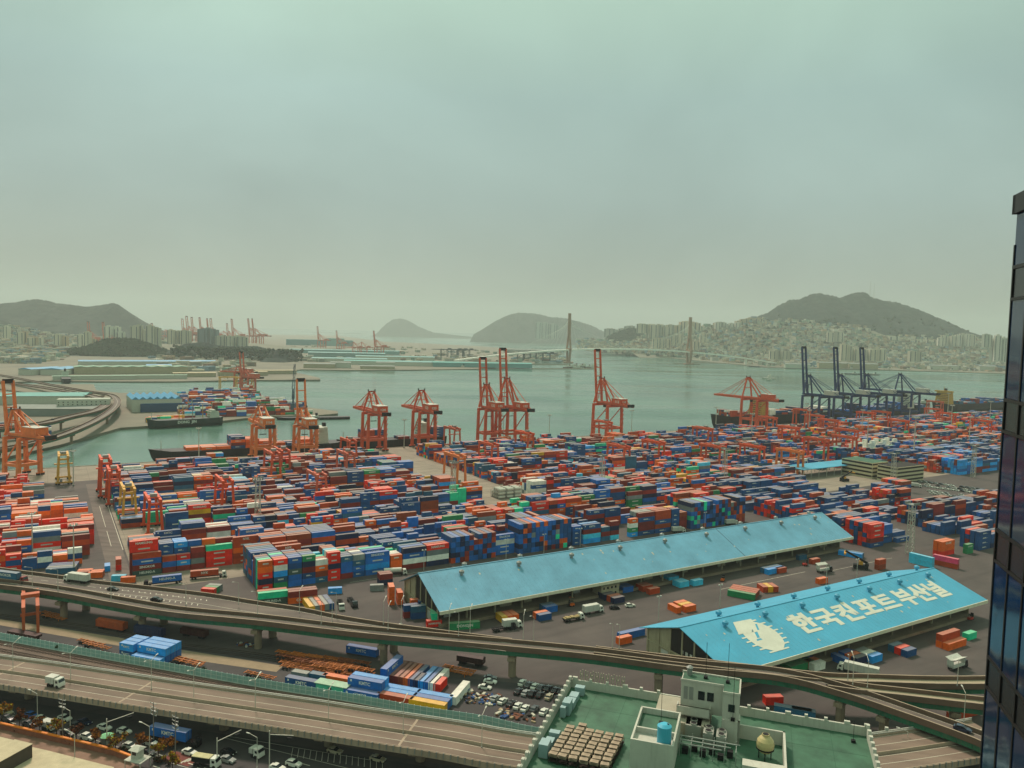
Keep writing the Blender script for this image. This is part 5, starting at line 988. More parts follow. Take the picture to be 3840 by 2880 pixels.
for i in range(18):
    x = .2 + i * 2.75
    if x < 16.5 or x > 27: b.box(x, -.06, 61.35, x + (.45 if i % 3 else .8), .36, 61.8)
for i in range(27): y = .1 - i * 1.75; b.box(-.38, y - .6, 61.35, .06, y, 61.9); b.box(X1 - .06, y - .6, 61.35, X1 + .38, y, 61.9)
b.obj('parapet', T)
for i in range(9):        # the sign letters on the front seen from behind
    x = 1.3 + i * .86; b = MB().use(m_rpale); r = random.Random(i); k = .3 + r.random() * .3
    b.box(x, .42, 60.9, x + .12, .6, 63.3 - k); b.box(x + .4, .42, 60.9, x + .5, .6, 62.7 + k * .6); b.box(x, .42, 61.9 + k * .4, x + .5, .6, 62.05 + k * .4); b.obj('sign_letter', T)
b = MB().use(m_rpale).box(14.6, -9.6, 60.0, 22.6, -1.6, 62.0); b.obj('plant_room', T)
b = MB().use(m_rwhite).box(18.2, -6.6, 62.5, 24.3, -3.6, 67); b.box(24.3, -8.7, 60, 26.6, -3.6, 67); b.box(24.4, -9.1, 60, 26.8, -8.72, 63.3); b.box(26.5, -9.1, 60, 26.8, -6.5, 63.3); st_ = b.obj('stair_house', T)
MB().use(m_rgreen).box(18.35, -6.45, 67.0, 24.3, -3.75, 67.06).box(24.32, -8.55, 67, 26.45, -3.75, 67.06).obj('stair_house_roof', st_)
b = MB().use(m_rwhite).box(18.1, -6.7, 67, 24.3, -6.55, 67.3); b.box(18.1, -3.7, 67, 26.7, -3.5, 67.3); b.box(26.5, -8.8, 67, 26.7, -3.5, 67.3); b.box(24.3, -8.85, 67, 26.7, -8.7, 67.3); b.obj('roof_rim', st_)
for x0, z0, w, h, m in ((18.6, 64.3, .6, 1.9, m_grey), (19.4, 64.3, .6, 1.9, m_grey), (20.7, 64.5, .95, 1.3, m_glass), (22.0, 64.5, .95, 1.3, m_glass)): MB().use(m).box(x0, -6.66, z0, x0 + w, -6.61, z0 + h).obj('window', st_)
MB().use(m_glass).box(25.1, -8.76, 64.4, 26.0, -8.71, 65.5).obj('window', st_)
b = MB().use(m_rwhite).box(17.8, -8.2, 62.5, 22.6, -8.05, 63.8); b.box(17.8, -8.2, 62.5, 22.6, -6.6, 62.65); b.box(22.45, -8.2, 62.5, 22.6, -6.6, 63.8); b.box(17.8, -8.2, 62.5, 17.95, -6.6, 63.8); b.use(m_black).bar((17.8, -8.12, 63.95), (22.6, -8.12, 63.95), .07); b.obj('balcony', st_)
b = MB().use(m_rwhite).box(26.8, -7.2, 60, 33, -6.9, 62); b.box(32.7, -17.5, 60, 33, -6.9, 62); b.box(27.4, -17.9, 60, 33, -16.2, 61.9); b.obj('court_wall', T)
b = MB().use(m_rwhite).box(13, -20.6, 60, 18.7, -20.3, 64.1); b.box(13, -20.3, 60, 13.25, -11, 64.1); b.box(18.45, -20.3, 60, 18.7, -11, 64.1); b.box(13, -11.1, 60, 18.7, -10.8, 64.1); b.box(13.25, -20.3, 60, 18.45, -11.1, 63.2); b.box(13.25, -16.9, 63.2, 18.45, -16.6, 64.0)
pr = b.obj('plant_room', T); MB().use(m_rgreen).box(13.3, -16.6, 63.2, 18.4, -11.15, 63.26).obj('plant_room_roof', pr)
MB().use(mat('blue_tank', '45A8C4', .4, var=.04)).cyl(17.3, -19.2, 63.2, 66.0, .95, .95, 20).cyl(17.3, -19.2, 66.0, 66.3, .95, .5, 20).use(m_black).cyl(17.75, -19.2, 66.15, 66.32, .16, .16, 8).obj('water_tank', T)
m_fan = mat('fan_housing', '9DA096', .6, metal=.2)
for x, y, z, w, d, nf in ((20.4, -8.3, 60, 2.2, 3.2, 3), (22.6, -10.2, 60, 1.4, 2.4, 2), (24.4, -10.6, 60, 1.4, 2.4, 2)):
    f = MB().use(m_fan).box(x - w / 2, y - d / 2, z, x + w / 2, y + d / 2, z + 2.0); fo = f.obj('cooling_unit', T)
    for k in range(nf): yy = y - d / 2 + d * (k + .5) / nf; MB().use(m_fan).cyl(x, yy, z + 2.0, z + 2.25, .5, .5, 16).use(m_black).cyl(x, yy, z + 2.2, z + 2.26, .42, .42, 16).obj('fan', fo)
cp = MB().use(mat('cream_fibreglass', 'BCAE7C', .45, var=.06, streak=.2)); cx, cy = 30.3, -11.6
rings = [(61.0, .8), (61.6, 1.15), (62.1, 1.2), (62.6, 1.1), (63.0, .8), (63.25, .5), (63.5, .5)]
for (z0, r0), (z1, r1) in zip(rings, rings[1:]): cp.cyl(cx, cy, z0, z1, r0, r1, 20)
cp.use(m_black).cyl(cx, cy, 63.5, 63.53, .42, .42, 14).cyl(cx, cy, 61.4, 61.6, 1.2, 1.2, 20)
for k in range(4): cp.cyl(cx + .8 * math.cos(k * 1.57), cy + .8 * math.sin(k * 1.57), 60, 61.1, .07, .07, 6)
cp.obj('cooling_tower', T)
b = MB().use(m_pipe); r = random.Random(4)
for i in range(5): y = -12.4 - i * .55; b.bar((18.9, y, 61.6 + .25 * (i % 2)), (27 - i * .6, y, 61.6 + .25 * (i % 2)), .16, .16, 6)
for i in range(6): x = 19 + i * 1.5; b.bar((x, -12, 60), (x, -12, 61.9), .1); b.bar((x, -15, 60), (x, -15, 61.9), .1); b.bar((x, -12, 61.5), (x, -15, 61.5), .1)
b.use(m_black)
for i in range(6): b.box(19.3 + i * 1.2, -14.4 + (i % 2), 60, 20.1 + i * 1.2, -13.6 + (i % 2), 60.7 + r.random() * .6)
b.obj('pipe_rack', T)
for x0, y0, w, d, h in ((1.2, -1.6, 1.5, 1.1, 1.4), (.9, -3.6, 1.3, 1.8, 1.1), (.8, -5.8, 1.4, 1.9, 1.2), (.9, -8.0, 1.2, 1.8, 2.1), (.8, -9.9, .8, .8, 1.7), (1.0, -16.8, 1.5, 1.0, 1.4), (.9, -18.4, 1.2, 1.5, 1.1), (.8, -20.6, 1.3, 1.9, 2.0)): MB().use(m_duct).box(x0, y0 - d, 60.15, x0 + w, y0, 60 + h).use(m_grey).box(x0 + .1, y0 - d + .1, 60, x0 + w - .1, y0 - .1, 60.15).obj('air_duct', T)
for x, y, z, h in ((21.6, -4.8, 67.06, 5.5), (24.8, -5.2, 67.06, 6), (16.2, -13.5, 63.26, 7), (25.8, -8.95, 63.3, 8), (42.5, -2.5, 60, 3.2)): MB().use(m_black).bar((x, y, z), (x, y, z + h), .06).box(x - .28, y - .28, z, x + .28, y + .28, z + .35).obj('lightning_rod', T)
MB().use(m_grey).cyl(19.2, -4.3, 67.06, 68.2, .4, .4, 10).cyl(19.2, -4.3, 68.2, 68.45, .55, .2, 10).obj('roof_vent', T)
r = random.Random(9); ca, sa = math.cos(OB), math.sin(OB); n = 0; FP = None
for i in range(6):
    for j in range(9):
        if (j == 0 and i not in (1,)) or (j == 1 and i in (4, 5) and False): continue
        x, y = 3.6 + i * 1.42 + r.uniform(-.07, .07) - j * .08, -13.9 - j * 1.12 + r.uniform(-.06, .06); n += 1
        if FP is None or n <= 3:
            Fr = empty('stacked_desks', (0, -900, 0), 0, None, 'furniture'); b = MB().use(m_brown)
            for sx in (-.6, .6):
                for sy in (-.4, .4): b.box(sx - .03, sy - .03, 0, sx + .03, sy + .03, .9)
            b.box(-.62, -.42, .3, .62, .42, .34); b.obj('frame', Fr)
            b = MB().use(m_board); z = .9
            for k in range(4): a = r.uniform(-.06, .06); b.cbox(r.uniform(-.05, .05), r.uniform(-.06, .06), z, 1.12, .78, .05, a); z += .1 + r.random() * .08
            b.obj('board', Fr); pp = Proto(Fr); FP = (FP or []) + [pp]
        p = FP[n % len(FP)]; wx, wy = TL[0] + x * ca - y * sa, TL[1] + x * sa + y * ca
        p.put((wx, wy, 60.0), OB + r.uniform(-.05, .05), 'dark-framed stack of weathered boards stored on the green roof', 'stacks of boards stored on the green roof')
# ---------------------------------------------------------------- dark glass tower at the right edge
m_glz = bpy.data.materials.new('tinted_glass'); m_glz.use_nodes = True; bb = m_glz.node_tree.nodes['Principled BSDF']; bb.inputs['Base Color'].default_value = (.006, .022, .06, 1); bb.inputs['Roughness'].default_value = .06; bb.inputs['Specular IOR Level'].default_value = .5
nz_ = m_glz.node_tree.nodes.new('ShaderNodeTexNoise'); nz_.inputs['Scale'].default_value = .35; tcz = m_glz.node_tree.nodes.new('ShaderNodeTexCoord'); m_glz.node_tree.links.new(tcz.outputs['Object'], nz_.inputs[0]); bpz = m_glz.node_tree.nodes.new('ShaderNodeBump'); bpz.inputs['Distance'].default_value = .05; bpz.inputs['Strength'].default_value = .35; m_glz.node_tree.links.new(nz_.outputs[0], bpz.inputs['Height']); m_glz.node_tree.links.new(bpz.outputs[0], bb.inputs['Normal'])
m_mul = mat('bronze_mullion', '2B2927', .45, metal=.5, var=.05)
gx, gy = 14.65, 23.0; fa = math.atan2(-1, -.278); T = empty('glass_tower', (gx, gy, 0), fa, 'dark blue glass office tower cut by the right edge of the photo', 'office tower')
# local +x runs along the face towards the camera side, local +y points into the building
MB().use(mat('tower_core', '0B0E12', .6)).box(.1, .12, 0, 34, 28, 121.8).obj('wall', T)
st = 3.9; z = 121.4; k = 0
b = MB().use(m_mul).box(-.12, -.12, 121.8, 34, .1, 122.35); b.box(-.12, -.12, 121.8, .1, 28, 122.35); b.obj('roof_coping', T)
lv = []; z = 116.35
while z < 121.8: lv.append(z); z += st
z = 116.35 - st
while z > 20: lv.insert(0, z); z -= st
b = MB().use(m_mul)
for z in lv: b.box(-.03, -.05, z - .05, 34, .06, z + .05); b.box(-.03, -.05, z - .97, 34, .06, z - .89)
b.obj('transoms', T); b = MB().use(m_mul)
for i in range(22): x = i * 1.2; b.box(x - .035, -.045, 0, x + .05, .05, 120.9)
b.obj('mullions', T)
for z in lv[-14:]:
    MB().use(m_glz).box(.0, -.02, z + .06, 34, .05, min(z + st - .98, 121.8)).obj('window', T); 
b = MB().use(mat('dark_spandrel', '101317', .25, spec=.5)); 
for z in lv: b.box(0, -.01, z - .88, 34, .05, z - .06)
b.box(0, -.01, 0, 34, .05, lv[-14] - .9); b.obj('spandrel', T)
# ---------------------------------------------------------------- street furniture and trees in the foreground
def lamp(h, arms, armlen=2.2):
    T = empty('street_lamp', (0, -700, 0)); tag(T, cat='street lamp'); MB().use(m_pole).bar((0, 0, 0), (0, 0, h), .24, .24, 6, w2=.14).obj('pole', T); MB().use(m_grey).cyl(0, 0, 0, .35, .22, n=8).obj('base', T)
    for s in arms: MB().use(m_pole).bar((0, 0, h), (0, s * armlen, h + .9), .12).obj('arm', T); MB().use(m_housew).bar((0, s * armlen, h + .9), (0, s * (armlen + .9), h + 1.05), .34, .16).obj('lamp_head', T)
    return Proto(T)
L2 = lamp(9.0, (-1, 1)); L1 = lamp(8.5, (1,))
d = 6.0
q0, a0 = along(n2, 0)
for c, x, y in [('E1', 170, 1515), ('E1', 915, 1640), ('E2', -250, 1400), ('E2', 300, 1530), ('E2', 1095, 1660), ('D2', 1858, 350), ('D3', 800, 490), ('D3', 1768, 655), ('C2', 1950, 1480)]:
    p = at(c, x, y, 7); dd = dist_at(n2, c, x, y, 7); a = along(n2, dd)[1]; L2.put((p[0], p[1], 6.9), a, 'double-arm lamp on the median of the foreground viaduct', 'double-arm lamps on the foreground viaduct')
for c, x, y in [('E1', 420, 440), ('E1', 752, 470), ('E1', 1440, 615), ('E2', 198, 318), ('E2', 880, 300), ('E2', 1128, 430), ('E2', 1667, 412), ('E2', 1950, 552), ('E2', 2092, 528), ('E2', 2146, 440), ('E3', 545, 352), ('E3', 605, 422), ('E3', 775, 345), ('E3', 1395, 456), ('E3', 1518, 505), ('E3', 1667, 462), ('E4', 145, 405), ('E4', 278, 420), ('E4', 1300, 522), ('E4', 1388, 532), ('E5', 410, 466), ('E5', 475, 512), ('E5', 665, 550), ('E5', 1830, 526), ('E5', 1915, 1002)]:
    p = at(c, x, y, 11.4); L1.put(p, PHI + R(-40 if x % 2 else 120), 'white single-arm lamp standing on a viaduct parapet', 'single-arm lamps along the viaducts')
for c, x, y, lb in [('D1', 1368, 1115, 'kerb lamp between the two tall poles'), ('D1', 730, 760, 'lamp leaning over the white saloon'), ('D2', 488, 960, 'street lamp behind the guard hut'), ('D2', 1880, 1110, 'street lamp at the junction corner'), ('E5', 1170, 1500, 'street lamp with an orange sign box'), ('D1', 1455, 1600, 'slim lamp at the orange fence')]:
    L1.put(at(c, x, y), R(80), lb, 'lamps in the street')
def upole(lb, p, a, tr=3):
    T = empty('utility_pole', p, a, lb, 'utility pole'); MB().use(mat('concrete_pole', '77706A', .8)).bar((0, 0, 0), (0, 0, 12), .34, .34, 8, w2=.22).obj('pole', T)
    for k in range(tr): z = 11.6 - k * 1.1; b = MB().use(m_grey).box(-.08, -1.3, z, .08, 1.3, z + .14); b.use(m_housew); b.cyl(0, -1.2, z + .14, z + .4, .08, n=6); b.cyl(0, 1.2, z + .14, z + .4, .08, n=6); b.obj('crossarm', T)
    MB().use(m_grey).cyl(.4, 0, 8.6, 9.5, .28, n=10).obj('transformer', T)
upole('tall concrete utility pole left in the street', at('D1', 1220, 1115), R(70)); upole('utility pole with many crossarms left of the blue container truck', at('D2', 540, 790), R(60), 4); upole('utility pole with crossarms in front of the blue container truck', at('D2', 822, 985), R(60), 4)
for c, x, y, z_, a, lb in [('D1', 2078, 1240, 8, 40, 'traffic signal mast over the white saloon'), ('D2', 1362, 1090, 8, 48, 'traffic signal mast by the dump truck'), ('D2', 2040, 1090, 10, -12, 'tall traffic signal mast at the bottom edge')]:
    T = empty('traffic_signal_mast', at(c, x, y), R(a), lb, 'traffic signal'); MB().use(m_pole).bar((0, 0, 0), (0, 0, z_), .3, .3, 8).obj('pole', T); MB().use(m_pole).bar((0, 0, z_ - 1), (7, 0, z_ - .4), .16).obj('arm', T); MB().use(m_black).box(5.2, -.15, z_ - 1.6, 6.6, .15, z_ - 1.1).obj('signal_head', T)
# orange fence, pink ground, low roofs at the lower left
FL = [at(*q) for q in (('D1', -400, 800), ('D1', 0, 900), ('D1', 1200, 1180), ('D1', 2212, 1420), ('D2', 250, 1035))]
T = empty('construction_fence', (0, 0, 0), 0, 'long fence with bright orange top edge along the pink path', 'fence'); 
MB().use(mat('fence_panel', '8A5A48', .8, var=.15)).sweep(FL, [(.06, 0), (-.06, 0), (-.06, 1.7), (.06, 1.7)]).obj('panel', T); MB().use(mat('orange_capping', 'D87A1E', .6, var=.12)).sweep(FL, [(.35, 1.7), (-.3, 1.7), (-.25, 2.1), (.3, 2.0)]).obj('capping', T)
m_pink = ground_mat('pink_path', '75594A', '8A6C5A', .2, stain=.8); struct(MB().use(m_pink).sheet([q[:2] for q in FL] + [at('D2', 500, 1150)[:2], at('D2', 300, 1300)[:2], at('D1', 1600, 1900)[:2], at('D1', -400, 1500)[:2]], .016).obj('path'))
T = empty('low_building', at('D1', 0, 1330), OB, 'low building with pale flat roof cut by the lower left corner', 'building'); m_beige = mat('beige_roof', 'B5A98C', .85, var=.1, scale=.4); o = T.location
def lb_(x0, y0, x1, y1, z, nm, m, zb=0): MB().use(m).box(x0, y0, zb, x1, y1, z).obj(nm, T)
MB().use(m_beige).poly([(q[0] - o[0], q[1] - o[1]) for q in (Vector(at(c_, x_, y_, 3)) for c_, x_, y_ in (('D1', -500, 1000), ('D1', 900, 1310), ('D1', 2212, 1640), ('D1', 2000, 2300), ('D1', -600, 2000)))], 0, 3).obj('wall', T).rotation_euler[2] = -OB
lb_(-14, -22, 9.2, -1.0, 5.0, 'wall', mat('dun_wall', '6C5E4E', .9, streak=.4)); lb_(-14, -21.8, 9.0, -1.2, 5.02, 'roof', m_beige, 5.0); lb_(9.3, -20, 15.5, -3.2, 6.6, 'wall', mat('dark_clad', '4A423A', .8)); lb_(9.3, -20, 15.6, -3.1, 6.7, 'roof', m_beige, 6.6); lb_(-6, -12, 2, -3.5, 6.4, 'roof', mat('white_roof', 'C2BFA8', .8, var=.08), 5.04)
T = empty('guard_hut', at('D2', 330, 1085), OB, 'small white guard hut on a white deck at the bottom of the street', 'guard hut'); MB().use(m_rwhite).box(-1.1, -1.1, 2.6, 1.1, 1.1, 4.9).obj('wall', T); MB().use(m_rwhite).add([(-1.6, -1.6, 4.9), (1.6, -1.6, 4.9), (1.6, 1.6, 4.9), (-1.6, 1.6, 4.9), (-.9, 0, 5.7), (.9, 0, 5.7)], [(0, 1, 5, 4), (2, 3, 4, 5), (1, 2, 5), (3, 0, 4), (3, 2, 1, 0)]).obj('roof', T)
MB().use(m_rwhite).box(-2.2, -2.4, 2.4, 3.2, 1.6, 2.6).obj('deck', T)
for x in (-2, 3): 
    for y in (-2.2, 1.4): MB().use(m_rwhite).box(x - .08, y - .08, 0, x + .08, y + .08, 2.4).obj('leg', T)
MB().use(m_glass).box(-.7, -1.13, 3.6, .6, -1.1, 4.5).obj('window', T); MB().use(m_rwhite).bar((1.2, -2.3, 3.4), (3.2, -2.3, 3.4), .08).bar((3.1, -2.3, 3.4), (3.1, 1.5, 3.4), .08).obj('railing', T)
# street surface and markings
struct(MB().use(m_dark).sheet([q[:2] for q in [offset(n2, -6)[i] for i in range(0, 120, 4)]] + [at('P', 3900, 3300)[:2], at('P', -600, 3300)[:2]], .004).obj('street'))
mk = MB().use(m_mark); ga = R(RY - 4)
def dash(c, x, y, n, step, L=3.0, w=.22, a=ga):
    p = at(c, x, y)
    for i in range(n): mk.cbox(p[0] + math.cos(a) * step * i, p[1] + math.sin(a) * step * i, .012, L, w, .004, a)
dash('D1', 220, 575, 14, 8.2); dash('D1', 250, 785, 14, 6.2, 2.4, .3); dash('D1', -300, 470, 6, 40, 36, .12); dash('D1', 1400, 1040, 6, 5.2, 2, .3); dash('D3', 500, 1060, 6, 7); dash('D2', 640, 940, 5, 5.5, 3, .3)
for i in range(16): p = at('D3', 330 + i * 78, 900 + i * 11); mk.cbox(p[0], p[1], .012, 4.6, .14, .004, R(100))
dash('D3', 300, 925, 1, 1, 46, .14, R(-20)); dash('D3', 430, 850, 1, 1, 46, .14, R(-14))
for i in range(3): dash('D2', 950 + i * 40, 1010 - i * 8, 1, 1, 2.6, .5, R(55))
mk.use(mat('red_bus_lane', '6E3B34', .9)).cbox(*at('D2', 900, 985)[:2], .008, 9, 4.5, .003, ga); struct(mk.obj('road_marking'))
m_leaf = {k: mat('leaves_' + k, c, .9, var=.35, scale=1.5, spec=.1) for k, c in dict(amber='8F5A20', rust='6B3A20', yellow='8C7A1C', brown='4C3226', green='3E5A2E', dark='2C3A28').items()}
m_trunk = mat('bark', '3A2C24', .95, var=.2)
def tree(name, p, h, rad, cols, lb, cat='tree', n=420, seed=0, grp='autumn street trees in the foreground', leaf=.3):
    r = random.Random(seed); T = empty(name, p, r.random() * 6, lb, cat, grp); b = MB().use(m_trunk)
    if h > 2.2:
        b.bar((0, 0, 0), (.1, .05, h * .5), .3, .3, 7, w2=.2)
        for k in range(7): a = k * .9 + r.random(); b.bar((.1, .05, h * (.38 + .03 * k)), (math.cos(a) * rad * .7, math.sin(a) * rad * .7, h * (.6 + .05 * (k % 4))), .12, w2=.04)
        b.obj('trunk', T)
    cl = [(r.gauss(0, rad * .45), r.gauss(0, rad * .45), h * (.68 + r.uniform(-.2, .2)), rad * r.uniform(.3, .55)) for _ in range(9)] if h > 2.2 else [(r.uniform(-rad, rad), r.uniform(-.5, .5), h * .55, h * .5) for _ in range(10)]
    b = MB()
    for i in range(n):
        c = r.choice(cl); d = Vector((r.gauss(0, 1), r.gauss(0, 1), r.gauss(0, 1))).normalized() * c[3] * r.uniform(.5, 1.05); x, y, z = c[0] + d.x, c[1] + d.y, max(.1, c[2] + d.z * .8)
        s = leaf * r.uniform(.5, 1.3); q = Vector((r.gauss(0, 1), r.gauss(0, 1), r.gauss(0, 1))).normalized(); t = q.orthogonal().normalized() * s; u2 = q.cross(t).normalized() * s; P0 = Vector((x, y, z)); b.use(m_leaf[r.choice(cols)]); b.add([P0 + t, P0 + u2, P0 - t, P0 - u2], [(0, 1, 2, 3)])
    b.obj('crown' if h > 2.2 else 'foliage', T); return T
for i, (c, x, y, h, rad, cols, lb) in enumerate([('D1', 40, 830, 6.5, 2.4, ['amber', 'yellow', 'amber'], 'orange and yellow tree at the left edge'), ('D1', 375, 925, 6.6, 1.7, ['brown', 'rust'], 'thin brown tree near the left edge'), ('D1', 765, 1010, 5.6, 2.0, ['rust', 'brown', 'amber'], 'rust-brown tree in front of a grey car'), ('D1', 1100, 1065, 5.8, 2.0, ['amber', 'yellow', 'rust'], 'amber tree beside the first tall pole'), ('D1', 1485, 1190, 6.0, 1.6, ['brown', 'rust', 'brown'], 'sparse brown tree right of the kerb lamp'),
    ('D1', 1865, 1275, 6.2, 1.5, ['rust', 'amber'], 'narrow rust tree left of the green kiosk roof'), ('D2', 45, 900, 5.0, 2.4, ['amber', 'yellow', 'brown'], 'wide amber tree right of the green kiosk'), ('D2', 390, 850, 4.6, 2.2, ['amber', 'rust'], 'low amber tree behind the white hatchback'), ('D2', 600, 985, 5.2, 1.6, ['amber', 'yellow'], 'amber tree right of the guard hut'), ('D2', 700, 850, 2.8, 2.6, ['amber', 'amber', 'rust'], 'low orange foliage before the blue truck'), ('D2', 790, 1180, 6.4, 1.9, ['amber', 'yellow'], 'bright amber tree at the bottom edge')]): tree('street_tree', at(c, x, y), h, rad, cols, lb, seed=i, n=360)
for i, (c, x, y, L) in enumerate([('D1', 240, 905, 3), ('D1', 580, 980, 3.4), ('D1', 1000, 1080, 3), ('D1', 1350, 1170, 2), ('D1', 1650, 1220, 2.8), ('D1', 1960, 1290, 2.2), ('D2', 200, 915, 2.8), ('D2', 650, 1040, 2.6)]):
    o = tree('clipped_hedge', at(c, x, y), 1.3, L, ['brown', 'dark', 'brown'], f'dark clipped hedge by the orange fence, {nth(i + 1)} along the kerb', 'hedge', 420, 40 + i, 'clipped hedges along the kerb', .26); o.rotation_euler[2] = ga
T = empty('kiosk', at('D1', 2080, 1180), ga, 'small street kiosk with a mint green roof', 'kiosk'); MB().use(m_grey).box(-1.2, -1.2, 0, 1.2, 1.2, 2.3).obj('wall', T); MB().use(mat('mint_roof', '7FBF8E', .6)).cyl(0, 0, 2.3, 3.0, 1.9, .5, 8).obj('roof', T)
for i, (c, x, y, rad, h) in enumerate([('E1', 1830, 1390, 1.2, 2.6), ('E2', 430, 1200, .9, 1.7), ('E1', 740, 1240, .8, 1.6), ('E2', 1130, 1310, .8, 1.9)]): tree('shrub', at(c, x, y), max(h, 2.3), rad, ['green', 'dark'], f'green creeper bush on the noise barrier, {nth(i + 1)} from the left', 'shrub', 260, 60 + i, 'bushes on the noise barrier', .25)
# trailer chassis, wagons and the old gantry in the rail yard
m_cho = mat('orange_chassis', 'B5641E', .6, var=.25, scale=.8, streak=.6); m_chr = mat('rust_chassis', '7A3F1C', .7, var=.3, scale=.8)
def chassis(m):
    T = empty('trailer_chassis', (0, -800, 0)); tag(T, cat='trailer chassis'); b = MB().use(m)
    for s in (-1, 1): b.box(-6, s * .55 - .1, .95, 6, s * .55 + .1, 1.3)
    for x in (-5.9, -3, 0, 3, 5.9): b.box(x - .15, -1.2, 1.0, x + .15, 1.2, 1.22)
    b.obj('frame', T); wheels(T, (-4.6, -3.3), 1.0, .5, .4); b = MB().use(m)
    for s in (-1, 1): b.box(3.4, s * .8 - .08, 0, 3.6, s * .8 + .08, 1)
    b.obj('landing_leg', T); return Proto(T)
CH1, CH2 = chassis(m_cho), chassis(m_chr); r = random.Random(8)
for i in range(4):
    for j in range(5):
        for k in range(2 if r.random() < .5 else 1):
            p = at('E2', 1560 + j * 205 + i * 25, 1020 + i * 45 + j * 24); (CH1 if r.random() < .6 else CH2).put((p[0], p[1], k * 1.35), R(RY + r.uniform(-4, 4)) + (math.pi if r.random() < .5 else 0), 'orange trailer chassis in the jumbled pile under the ramp', 'jumbled trailer chassis under the ramp')
for c, x, y, k, lb in [('E1', 1180, 1170, 0, 'rusty chassis behind the barrier left of the blue containers'), ('E1', 1260, 1215, 0, 'orange chassis behind the barrier left of the blue containers'), ('E1', 690, 800, 0, 'amber chassis beside the old orange gantry'), ('E1', 700, 840, 0, 'near amber chassis beside the old orange gantry'), ('E2', 250, 1060, 0, 'amber chassis right of the blue containers'), ('E2', 230, 1085, 0, 'rust chassis right of the blue containers'), ('E2', 1160, 1250, 0, 'amber chassis alone behind the barrier'), ('E3', 1530, 960, 0, 'orange chassis near the small car park'), ('E3', 1490, 1000, 0, 'lower orange chassis near the small car park')]: CH1.put(at(c, x, y), R(RY - 4), lb)
def wagon(c, x, y, col, lb, L=13, H=2.6, open_=False):
    T = empty('freight_wagon', at(c, x, y), R(RY), lb, 'freight wagon'); m = mat('wagon_' + col, col, .6, var=.2, streak=.4); b = MB().use(m).box(-L / 2, -1.35, 1.1, L / 2, 1.35, 1.1 + H)
    for i in range(13): b.box(-L / 2 + i * L / 12.5, -1.42, 1.1, -L / 2 + i * L / 12.5 + .16, 1.42, 1.0 + H)
    b.obj('body', T)
    if not open_: MB().use(m).add([(-L / 2, -1.4, 1.1 + H), (L / 2, -1.4, 1.1 + H), (L / 2, 1.4, 1.1 + H), (-L / 2, 1.4, 1.1 + H), (-L / 2 + .3, 0, 1.6 + H), (L / 2 - .3, 0, 1.6 + H)], [(0, 1, 5, 4), (2, 3, 4, 5), (1, 2, 5), (3, 0, 4)]).obj('roof', T)
    for x_ in (-L / 2 + 2, L / 2 - 2): MB().use(m_black).box(x_ - 1.2, -1, .15, x_ + 1.2, 1, 1.0).obj('bogie', T)
wagon('E1', 1450, 975, 'A84A22', 'orange covered wagon in the rail yard'); wagon('E1', 1940, 1060, '1C2C50', 'dark blue covered wagon beside the orange one', 12.5); wagon('E2', 310, 720, '4A201C', 'dark maroon wagon in the shade of the ramp', 11, 2.0); wagon('E1', 320, 1075, '3A1A18', 'low dark wagon behind the noise barrier at the left', 14, .9, True); wagon('E3', 1680, 870, '3A2220', 'dark wagon in the shade near the small car park', 10, 2)
T = empty('rail_gantry', at('E1', 310, 800), R(-58), 'old orange rail gantry crane at the left, reaching under the deck', 'gantry crane'); mo = crane_mats('old_orange', 'B8562C')
for y in (0, 4.6): MB().use(mo).box(-.5, y - .5, 0, .5, y + .5, 9.2).obj('leg', T); MB().use(mo).box(-.6, y - .6, 9.2, 22, y + .6, 10.6).obj('girder', T)
MB().use(mo).box(-.6, -1.2, .1, .6, 5.8, 1.1).obj('sill_beam', T); MB().use(mo).box(8, -.8, 10.7, 11, 5.4, 12).obj('trolley', T)
for y in (0, 4.6): MB().use(mo).box(21, y - .5, 0, 22, y + .5, 9.2).obj('leg', T)
T = empty('site_hut', at('E2', 1880, 1425), R(RY), 'turquoise site hut with a pale roof behind the barrier', 'hut'); MB().use(mat('turquoise_wall', '49B89A', .6, var=.1, streak=.15)).box(0, 0, 0, 11, 3, 2.9).obj('wall', T); MB().use(mat('pale_green_roof', '9DB8A0', .7)).box(-.4, -.4, 2.9, 11.4, 3.4, 3.1).obj('roof', T); MB().use(m_glass).box(4.6, -.03, 1.3, 5.8, 0, 2.1).obj('window', T)
T = empty('site_annex', at('C3', 770, 195), PHI, 'cream two-storey annex against the dock of the faded shed', 'annex'); MB().use(m_wallc).box(0, 0, 0, 10, 6.5, 5.6).obj('wall', T); MB().use(mat('cream_roof', 'B9B393', .8)).add([(-.5, -.5, 5.6), (10.5, -.5, 5.6), (10.5, 7, 5.6), (-.5, 7, 5.6), (-.5, 3.2, 6.8), (10.5, 3.2, 6.8)], [(0, 1, 5, 4), (2, 3, 4, 5), (1, 2, 5), (3, 0, 4)]).obj('roof', T)
for i in range(4):
    for z in (1.2, 3.8): MB().use(m_glass).box(1 + i * 2.2, -.04, z, 2 + i * 2.2, 0, z + 1).obj('window', T)
r = random.Random(12); cols = [mat('debris_' + n, c, .9) for n, c in (('tan', '9C8B70'), ('pale', 'B7B4A4'), ('rust', '6E4230'), ('blue', '2C4A78'), ('dark', '2B2725'))]
def debris(name, c, x, y, w, d, n, lb, a=0.):
    b = MB(); 
    for _ in range(n): s = r.uniform(.3, 1.3); b.use(r.choice(cols)).cbox(r.uniform(-w, w), r.uniform(-d, d), 0, s * r.uniform(.6, 2), s * .7, s * .5, r.random() * 3)
    o = b.obj(name, None, at(c, x, y, .01), R(a)); tag(o, lb, 'debris', kind='stuff')
